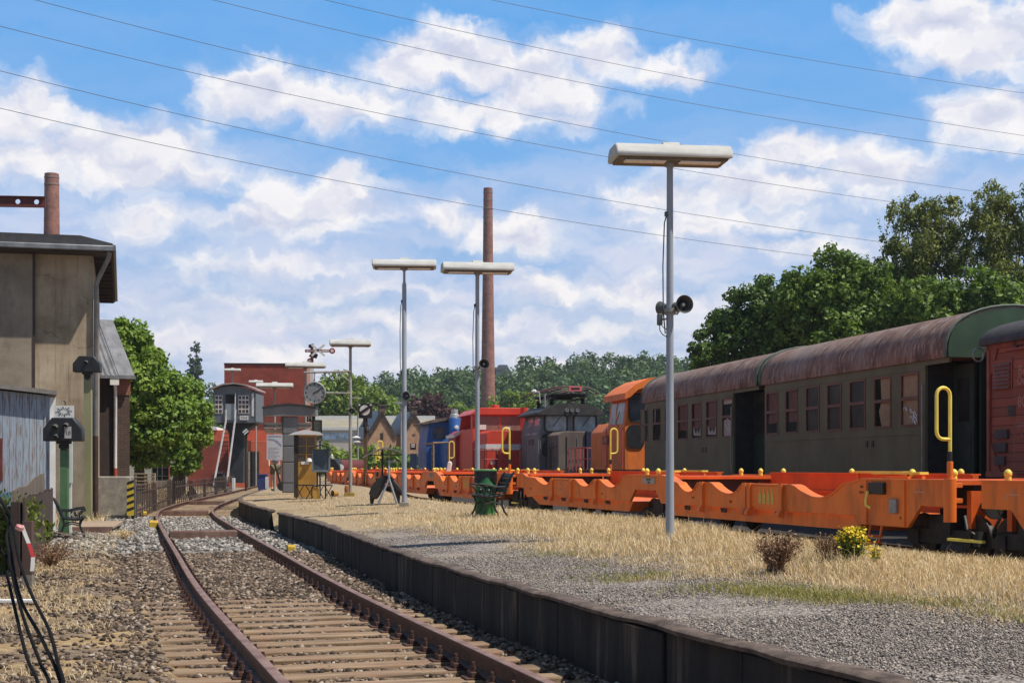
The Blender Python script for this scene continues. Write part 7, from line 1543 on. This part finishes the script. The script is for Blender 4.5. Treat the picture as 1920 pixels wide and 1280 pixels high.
def chimney(label, pts, Y, base_r, ring):
    x0 = pts[-1][0]; t = thing('factory_chimney', label, 'chimney', (ax(x0, Y), Y, -.3)); k = Y/F; prof = [(base_r, 0)]
    for x, y, hw in pts[::-1]: prof.append((hw*k, az(y, Y) + .3))
    zt = prof[-1][1]; rt = prof[-1][0]; prof += [(rt*.8, zt), (rt*.8, zt - 1.5), (0, zt - 1.5)]; m = MB(); m.lathe(prof, (0, 0, 0), 32); m.build('shaft', mat_chim, t)
    for y in ring:
        zz_ = az(y, Y) + .3; r = np.interp(zz_, [p_[1] for p_ in prof[:-3]], [p_[0] for p_ in prof[:-3]]); m = MB(); m.lathe([(r-.02, zz_-.12), (r+.05, zz_-.12), (r+.05, zz_+.12), (r-.02, zz_+.12)], (0, 0, 0), 32); m.build('iron_band', mk('band%d' % y, (.3, .22, .19), (.22, .15, .13), 2, .8), t)
    return t
chimney('tall slender brick chimney rising behind the red locomotive', [(908.5, 353, 8.4), (910, 480, 9.6), (913, 620, 11.5), (915, 755, 13.5)], 300, 2.0, (361, 375, 392, 407))
chimney('brick chimney showing above the concrete house roof', [(95.5, 326, 13), (97, 445, 14.6)], 200, 1.7, (333, 346))
lt = thing('yard_lamp', 'thin distant yard lamp standing in front of the gabled houses', 'lamp post', (ax(752, 118), 118, -.2)); k = 118/F; m = MB(); m.cyl((0, 0, 0), (0, 0, az(757, 118)+.2), .07, .05, 8); m.build('pole', mat_pole2, lt); m = MB(); m.prism([(-.55, 0), (.5, 0), (.35, .16), (-.35, .16)], 'y', -.15, .15); h_ = m.build('lamp_head', mk('yard_lamp_head', (.4, .42, .4), (.3, .32, .3), 5, .5), lt); h_.location.z = az(757, 118)+.2
lt = thing('yard_lamp', 'distant pale pole with small white lamps between clock post and shunting signal', 'lamp post', (ax(671, 92), 92, -.2)); k = 92/F; m = MB(); m.cyl((0, 0, 0), (0, 0, az(775, 92)+.2), .06, .05, 8); m.build('pole', mat_pole2, lt)
for y in (820, 828):
    m = MB(); m.lathe([(0, .12), (.3, 0), (.28, -.05), (0, -.04)], (-.1, -.1, az(y, 92)+.2), 12); m.build('lamp_shade', mat_white, lt)
# things showing over the far wagons
ob = thing('grey_boiler', 'dark red drum with black end and white cap beyond the far wagon', 'drum', (ax(634, 84), 84, -.1)); k = 84/F; z = lambda y: az(y, 84) + .1
m = MB(); m.cyl((-.1, .0, z(877)), (.95, 2.4, z(877)), .5, n=20); m.build('barrel', mk('drum_red', (.16, .025, .025), (.1, .018, .018), 3, .7), ob); m = MB(); m.cyl((-.35, -.4, z(878)), (-.1, 0, z(877)), .56, n=20); m.build('drum_end', mat_black, ob); m = MB(); m.lathe([(0, 0), (.2, .0), (.2, .05), (0, .06)], (.2, -.5, z(876)), 14, (0, -1, 0)); m.build('white_cap', mat_white, ob); m = MB(); m.box(-.4, 1.4, -.1, 2.4, 0, z(893)); m.build('support', mat_dark, ob)
gp = thing('grey_tank', 'small pale grey tank with lid, left of the dark red drum', 'tank', (ax(622, 86), 86, -.1)); m = MB(); m.box(-.3, .35, 0, .6, 0, az(870, 86)+.1); m.build('body', mk('pale_grey', (.42, .47, .47), (.34, .38, .38), 3, .6), gp, bevel=.05); m = MB(); m.box(-.36, .42, -.05, .66, az(870, 86)+.1, az(867, 86)+.1); m.build('lid', mat_grey, gp)
bc = thing('blue_crate_post', 'dark blue post with white-black round sign left of the blue locomotive', 'railway signal', (ax(775, 74), 74, -.1)); k = 74/F; z = lambda y: az(y, 74) + .1
m = MB(); m.box(-.17, .17, 0, .3, 0, z(850)); m.build('post', mk('deep_blue', (.015, .04, .1), (.01, .03, .08), 3, .5), bc); m = MB(); m.box(-6*k, 5*k, -.03, .05, z(843), z(831)); p_ = m.build('sign', mat_black, bc)
for y0, y1 in ((838, 836), (834.5, 832)):
    m = MB(); m.box(-4*k, 3*k, -.034, -.031, z(y0), z(y1)); m.build('sign_stripe', mat_white, p_)
cn = thing('traffic_cone', 'pale cone with orange edge standing on the wagon in front of the blue locomotive', 'cone', (ax(841, 47.2), 47.2, 1.1)); m = MB(); m.prism([(-.09, .0), (.07, .0), (.12, .3), (.06, .36), (-.02, .34)], 'y', -.1, .1); m.build('body', mat_white, cn, bevel=.03); m = MB(); m.box(-.12, .12, -.12, .12, -.01, .02); m.build('base', mat_or, cn)
# ------------------------------------------------------------------ power lines
WIR = [('lowest of the power lines, running from the left edge to the right trees', [(0, 202), (480, 312), (960, 395), (1535, 482)]),
 ('second lowest power line, crossing just above the chimney top', [(0, 132), (480, 250), (960, 341), (1665, 456)]),
 ('third power line from below, passing under the nearest lamp head', [(0, 50), (480, 162), (960, 263), (1655, 376)]),
 ('fourth power line from below, passing behind the nearest lamp head', [(65, 0), (480, 105), (960, 209), (1370, 289), (1840, 360)]),
 ('fifth power line from below, through the blue gap above the clouds', [(400, 0), (960, 130), (1440, 218), (1920, 291)]),
 ('second highest power line, across the top right of the sky', [(610, 0), (960, 81), (1440, 174), (1920, 255)]),
 ('highest power line in the top right corner of the sky', [(925, 0), (960, 9), (1440, 99), (1920, 175)])]
mat_wire = mk('power_wire', (.1, .1, .11), (.07, .07, .075), 1, .6)
for lab, pts in WIR:
    xs = np.array([p_[0] for p_ in pts], float); ysv = np.array([p_[1] for p_ in pts], float); co_ = np.polyfit(xs, ysv, 2); path = []
    for x in np.linspace(-500, 2500, 50): path.append(at(x, np.polyval(co_, x), 100 + x*.03))
    m = MB(); m.tube(path, .022, 6); tag(m.build('power_line', mat_wire), lab, 'power line', 'power lines across the sky')
# ------------------------------------------------------------------ trees
FULL = 1.0; SH0 = .55
def tree(label, base, crown, mat, leaf, per, seed, trunk_r=.2, shell=.5, asp=.55, name='tree', group=None, cat='tree', droop=0, strands=0, squash=.85):
    """crown: list of (dx, dy, z, r) lobes, relative to base; leaves sit in small clumps over every lobe"""
    g = np.random.default_rng(seed); t = thing(name, label, cat, base, 0, group); C_, R_ = [], []
    for (x, y, z_, r) in crown:
        n = max(6, int(16*r*FULL)); d = g.normal(0, 1, (n, 3)); d /= np.linalg.norm(d, axis=1)[:, None]; q = r*(SH0 + (.97-SH0)*g.random(n))
        for i in range(n): C_.append((x + d[i, 0]*q[i], y + d[i, 1]*q[i], z_ + d[i, 2]*q[i]*.95)); R_.append(r*g.uniform(.22, .42))
    P, N = clump_points(C_, R_, per, g, shell, squash)
    if strands:                              # hanging birch twigs
        Q, M_ = [], []
        for i in range(strands):
            c = np.array(C_[g.integers(len(C_))]); L_ = g.uniform(.5, 1.5); k_ = int(L_*16); tt = np.linspace(0, 1, k_); o_ = g.normal(0, .25, 3)
            Q.append(c + o_ + np.stack([.15*np.sin(3*tt + i), .1*np.cos(2*tt), -L_*tt], -1) + g.normal(0, .03, (k_, 3))); M_.append(np.tile([g.normal(), g.normal(), .2], (k_, 1)))
        P = np.concatenate([P] + Q); N = np.concatenate([N] + M_)
    leaf_mesh('crown', P, N, leaf, mat, t, seed, asp, droop)
    m = MB(); zt = np.mean([c[2] for c in crown]); cx = np.mean([c[0] for c in crown]); cy = np.mean([c[1] for c in crown])
    fork = Vector((cx*.3, cy*.3, zt*.45)); m.tube([(0, 0, -.2), (cx*.1, cy*.1, zt*.2), fork], [trunk_r*1.25, trunk_r, trunk_r*.8], 10)
    for (x, y, z_, r) in crown:
        e = Vector((x, y, z_)); md = fork.lerp(e, .5) + Vector((g.normal()*.2, g.normal()*.2, .15*r)); m.tube([fork, md, e + Vector((0, 0, r*.5))], [trunk_r*.5, trunk_r*.3, trunk_r*.08], 6)
    tr = m.build('trunk', mat_bark, t)
    return t
def lobes(px, Y, base_x, gz=-.2):           # lobes given as photo pixels (x, y, radius px, depth offset)
    k = Y/F; return (ax(base_x, Y), Y, gz), [((x - base_x)*k, dy, az(y, Y) - gz, r*k) for x, y, r, dy in px]
FULL = 2.6; SH0 = .6
b_, c_ = lobes([(222, 650, 56, .3), (252, 680, 58, 0), (298, 735, 54, -.2), (250, 735, 72, 0), (225, 800, 56, -.3), (285, 795, 64, -.3), (262, 842, 44, -.4), (245, 800, 60, .3), (212, 622, 34, 0), (205, 725, 50, 0), (270, 760, 66, .4), (300, 770, 58, .2), (236, 645, 38, 0), (318, 765, 42, 0), (300, 830, 40, .2)], 58, 262)
tree('broad bright green plane tree directly behind the brick annex', b_, c_, mat_leaf_plane, .082, 760, 21, .22, .55, .7)
b_, c_ = lobes([(336, 750, 46, .2), (354, 772, 42, 0), (316, 762, 46, .3), (354, 822, 42, 0), (322, 828, 44, 0), (342, 858, 34, -.2), (370, 792, 30, 0), (336, 800, 48, .4), (364, 762, 26, 0)], 63, 334)
tree('plane tree with bare trunk standing between annex tree and signal cabin', b_, c_, mat_leaf_plane, .082, 760, 22, .3, .55, .7)
FULL = 1.7; SH0 = .55
b_, c_ = lobes([(1330, 645, 40, 0), (1312, 668, 28, -.5), (1372, 610, 50, 1), (1420, 572, 54, 0), (1395, 640, 64, .5), (1455, 560, 50, .5), (1465, 630, 66, 0), (1345, 680, 45, .5), (1440, 610, 60, -.5)], 68, 1390)
tree('dark green broadleaf tree behind the farther coach, leftmost of the right-hand trees', b_, c_, mat_leaf_dark, .1, 380, 23, .3, .5, .6, group='trees behind the coaches')
b_, c_ = lobes([(1520, 540, 54, 0), (1580, 515, 56, .5), (1550, 575, 68, 0), (1630, 540, 56, 1), (1490, 600, 56, .5), (1610, 605, 66, .5), (1560, 500, 40, 0), (1660, 590, 56, 0), (1500, 560, 50, 0), (1640, 515, 34, 0), (1560, 620, 60, -.5)], 66, 1570)
tree('green leafy tree behind the coach roof seam, middle of the right-hand trees', b_, c_, mat_leaf_mid, .1, 380, 24, .3, .5, .6, group='trees behind the coaches')
FULL = 1.25
b_, c_ = lobes([(1695, 400, 38, 0), (1715, 450, 54, 0), (1690, 500, 46, .5), (1760, 430, 48, .5), (1780, 395, 34, 0), (1740, 510, 60, 0), (1785, 470, 54, .4), (1700, 560, 56, 0), (1770, 570, 60, .5), (1735, 400, 34, 0), (1672, 460, 28, 0)], 70, 1735)
tree('tall drooping birch with open crown, left one of the two birches', b_, c_, mat_leaf_birch, .075, 480, 25, .16, .25, .5, 'birch_tree', 'trees behind the coaches', droop=.8, strands=420)
b_, c_ = lobes([(1850, 380, 40, 0), (1880, 420, 54, .5), (1838, 440, 50, 0), (1925, 390, 50, 0), (1910, 470, 66, .4), (1845, 500, 58, 0), (1970, 450, 64, 0), (1900, 550, 66, 0), (1960, 540, 66, 0), (1870, 360, 24, 0)], 69, 1885)
tree('tall drooping birch at the right edge of the photo', b_, c_, mat_leaf_birch, .075, 480, 26, .16, .25, .5, 'birch_tree', 'trees behind the coaches', droop=.8, strands=420)
FULL = 1.4
b_, c_ = lobes([(1820, 540, 54, 0), (1790, 590, 60, .5), (1860, 580, 64, 0), (1920, 600, 74, 0), (1990, 590, 84, 0), (1740, 570, 60, 0)], 64, 1850)
tree('shady bushy tree right behind the near coach roof end', b_, c_, mat_leaf_mid, .12, 240, 27, .25, .5, .6, group='trees behind the coaches')
b_, c_ = lobes([(1690, 600, 66, 0), (1640, 630, 60, .5), (1735, 620, 66, 0), (1400, 680, 60, 0), (1500, 660, 60, 0), (1570, 660, 60, 0), (1690, 540, 50, 0)], 72, 1600)
tree('low dark undergrowth tree filling in below the birches', b_, c_, mat_leaf_dark, .13, 200, 28, .25, .5, .6, group='trees behind the coaches')
FULL = 1.3
# middle distance: light maple, purple beech, bushes
b_, c_ = lobes([(620, 745, 38, 0), (650, 735, 36, 2), (690, 755, 36, 0), (665, 770, 36, 0), (720, 765, 28, 1), (600, 770, 30, 0), (640, 712, 22, 0), (735, 780, 20, 0)], 200, 665, -.3)
tree('big light green rounded tree behind the factory hall', b_, c_, mat_leaf_lime, .26, 40, 31, .6, .5, .6)
b_, c_ = lobes([(795, 765, 28, 0), (815, 760, 26, 1), (775, 775, 22, 0), (835, 775, 22, 0), (800, 790, 26, 0)], 190, 805, -.3)
tree('dark purple copper beech left of the tall chimney', b_, c_, mat_leaf_purple, .26, 42, 32, .5, .5, .6, 'copper_beech')
b_, c_ = lobes([(858, 770, 18, 0), (880, 775, 18, 0), (960, 750, 20, 0), (990, 755, 22, 0), (930, 760, 18, 0)], 210, 915, -.3)
tree('yellow-green far tree showing between the locomotives and the hill', b_, c_, mat_leaf_lime, .28, 40, 33, .5, .5, .6)
for (x, y, r, Y, lab, mt, sd_) in ((640, 858, 24, 100, 'bright yellow-green bush behind the clock lamp post', mat_leaf_lime, 41), (675, 850, 24, 104, 'yellow-green bush behind the shunting signal post', mat_leaf_lime, 42), (705, 852, 22, 102, 'green bush behind the roof of the little stand', mat_leaf_mid, 43), (740, 858, 24, 100, 'dark green bush behind the lamp post with concrete foot', mat_leaf_mid, 44), (775, 862, 22, 97, 'green bush under the right gabled house', mat_leaf_mid, 45), (612, 850, 26, 108, 'green bush behind the notice board', mat_leaf_lime, 46), (762, 880, 20, 80, 'low pale green bush by the dark blue post', mat_leaf_lime, 47)):
    b_, c_ = lobes([(x, y, r, 0), (x-r*.7, y+8, r*.75, .5), (x+r*.7, y+8, r*.75, 0), (x, y+20, r, .3)], Y, x); tree(lab, b_, c_, mt, .16, 110, sd_, .08, .5, .6, 'bush', cat='bush', group='bushes beyond the wagons')
b_, c_ = lobes([(368, 655, 10, 0), (367, 675, 12, 0), (369, 695, 13, 0), (367, 715, 13, 0), (369, 735, 13, 0), (368, 645, 6, 0)], 330, 368, -.3)
tree('tall slim dark poplar on the horizon, right one of two', b_, c_, mat_leaf_blue, .22, 110, 51, .5, .4, .6, 'poplar_tree', group='poplars on the horizon')
b_, c_ = lobes([(356, 668, 4.5, 0), (356, 680, 6, 0), (355, 695, 7, 0), (355, 712, 8, 0), (355, 730, 8, 0)], 335, 355, -.3)
tree('shorter slim dark poplar on the horizon, left one of two', b_, c_, mat_leaf_blue, .22, 120, 52, .4, .4, .6, 'poplar_tree', group='poplars on the horizon')
# the wood on the hill: one mass of crowns
g = np.random.default_rng(77); C_, R_ = [], []
for i in range(560):
    Y = g.uniform(300, 470); x = g.uniform(380, 1330); X = ax(x, Y); zb = float(hillZ(X, Y)); h = g.uniform(6.5, 16)
    r = g.uniform(2.6, 6.6); C_.append((X, Y, zb + h - r)); R_.append(r); C_.append((X + g.normal()*2, Y - 1, zb + h*.45)); R_.append(r*.9)
SUB, SR = [], []
for c, r in zip(C_, R_):
    for j in range(7):
        d = g.normal(0, 1, 3); d /= np.linalg.norm(d); SUB.append(np.array(c) + d*r*.62); SR.append(r*g.uniform(.28, .55))
P, N = clump_points(SUB, SR, 13, g, .7, .85); o_ = leaf_mesh('hill_wood', P, N, .46, mat_leaf_far, None, 78, .6); tag(o_, kind='stuff')
hh = thing('hilltop_house', 'grey roof of a house among the trees on the hill crest', 'building', (ax(941, 380), 380, float(hillZ(ax(941, 380), 380)))); k = 380/F; z = lambda y: az(y, 380) - hh.location.z
m = MB(); m.box(-11*k, 14*k, 0, 8, z(704), z(694)); m.build('wall', mat_hallwall, hh); m = MB(); m.prism([(-13*k, z(694)), (15*k, z(694)), (10*k, z(684)), (-6*k, z(684))], 'y', -.5, 8.5); m.build('roof', mk('slate', (.2, .2, .22), (.15, .15, .17), 1, .8), hh)
# ------------------------------------------------------------------ weeds
mat_dry = island_mat('dry_weed', [(0, (.1, .055, .032)), (.4, (.22, .125, .075)), (.8, (.34, .2, .12)), (1, (.48, .34, .2))], .85)
mat_flower = island_mat('ragwort_flower', [(0, (.7, .42, .02)), (.6, (.85, .62, .03)), (1, (.8, .7, .08))], .6, .2)
mat_weed = island_mat('weed_green', [(0, (.07, .11, .02)), (.5, (.14, .19, .035)), (1, (.26, .28, .07))], .7, .3)
def weed(name, label, x, yb, zb, hgt, spread, n, mat, lmat, per, leaf, seed, flower=0):
    Y = (ZC - zb)*F/(yb - HY); t = thing(name, label, 'plant', (ax(x, Y), Y, zb - .02)); g = np.random.default_rng(seed); m = MB(); P, N, FP = [], [], []
    for i in range(n):
        a = g.uniform(0, 2*PI); l = g.uniform(.2, 1)*spread; h = hgt*g.uniform(.6, 1.05)*(1-.25*(l/spread)**2); p = [Vector((g.normal()*.03, g.normal()*.03, 0)), Vector((math.cos(a)*l*.45, math.sin(a)*l*.45, h*.55)), Vector((math.cos(a)*l, math.sin(a)*l, h))]
        m.tube(p, [.004, .003, .0015], 4)
        for j in range(per):
            f = g.uniform(.3, 1); q = p[0].lerp(p[1], f*2) if f < .5 else p[1].lerp(p[2], f*2-1); P.append(np.array(q) + g.normal(0, .018, 3)); N.append(g.normal(0, 1, 3))
        if flower and g.random() < flower:
            for j in range(14): FP.append(np.array(p[2]) + g.normal(0, 1, 3)*np.array([.035, .035, .012]))
    m.build('stems', mat, t, smooth=False, recalc=False); tag(leaf_mesh('leaves', np.array(P), np.array(N), leaf, lmat, t, seed, .45), kind=None)
    if FP: tag(leaf_mesh('flower_heads', np.array(FP), np.tile([0, 0, 1.0], (len(FP), 1)), .012, mat_flower, t, seed, .8), kind='stuff')
    return t
weed('dry_weed', 'brown dried weed bush in the grass right of the nearest lamp post', 1456, 1066, .44, .33, .24, 120, mat_dry, mat_dry, 22, .011, 61)
weed('dry_weed', 'smaller brown dried weed touching the yellow ragwort', 1556, 1050, .45, .27, .16, 70, mat_dry, mat_dry, 20, .011, 62)
weed('ragwort_plant', 'green ragwort clump with yellow flower heads in the dry grass', 1596, 1056, .45, .33, .13, 90, mat_weed, mat_weed, 26, .016, 63, .4)
weed('ragwort_plant', 'single small yellow-green ragwort stem right of the flowering clump', 1641, 1060, .45, .18, .04, 10, mat_weed, mat_weed, 16, .012, 64, .5)
for i, (x, yb, h, s, n, lab) in enumerate(((75, 1030, .55, .3, 60, 'yellow-green weed at the foot of the white shed corner'), (12, 1075, 1.1, .55, 130, 'tall green weeds at the left edge behind the cables'), (25, 1040, 1.0, .5, 110, 'green weeds growing around the teal tub'))):
    weed('green_weed', lab, x, yb, -.12, h, s, n, mat_weed, mat_weed, 34, .035, 70 + i)
weed('dry_weed', 'rust-brown dead weeds beside the plank fence', 95, 1062, -.12, .4, .4, 80, mat_dry, mat_dry, 14, .014, 75); weed('dry_weed', 'small dead weed tuft beside the pale plank platform', 232, 1008, -.12, .2, .4, 60, mat_grass, mat_grass, 10, .014, 76)
weed('dry_weed', 'pale dry twig growing out of the platform wall', 575, 1008, -.1, .4, .15, 7, mat_grass, mat_grass, 4, .01, 77)

# ------------------------------------------------------------------ the air over the far trees
hb_ = MB(); hb_.box(-520, 520, -25, 620, -1.4, 64); hm = bpy.data.materials.new('air'); hm.use_nodes = True; hn = hm.node_tree; hn.nodes.remove(hn.nodes['Principled BSDF'])
pv = nd(hn, 'ShaderNodeVolumePrincipled'); pv.inputs['Color'].default_value = (.72, .8, .92, 1); pv.inputs['Density'].default_value = .00024; pv.inputs['Anisotropy'].default_value = .2
hn.links.new(pv.outputs[0], hn.nodes['Material Output'].inputs['Volume']); tag(hb_.build('haze', hm), kind='stuff')
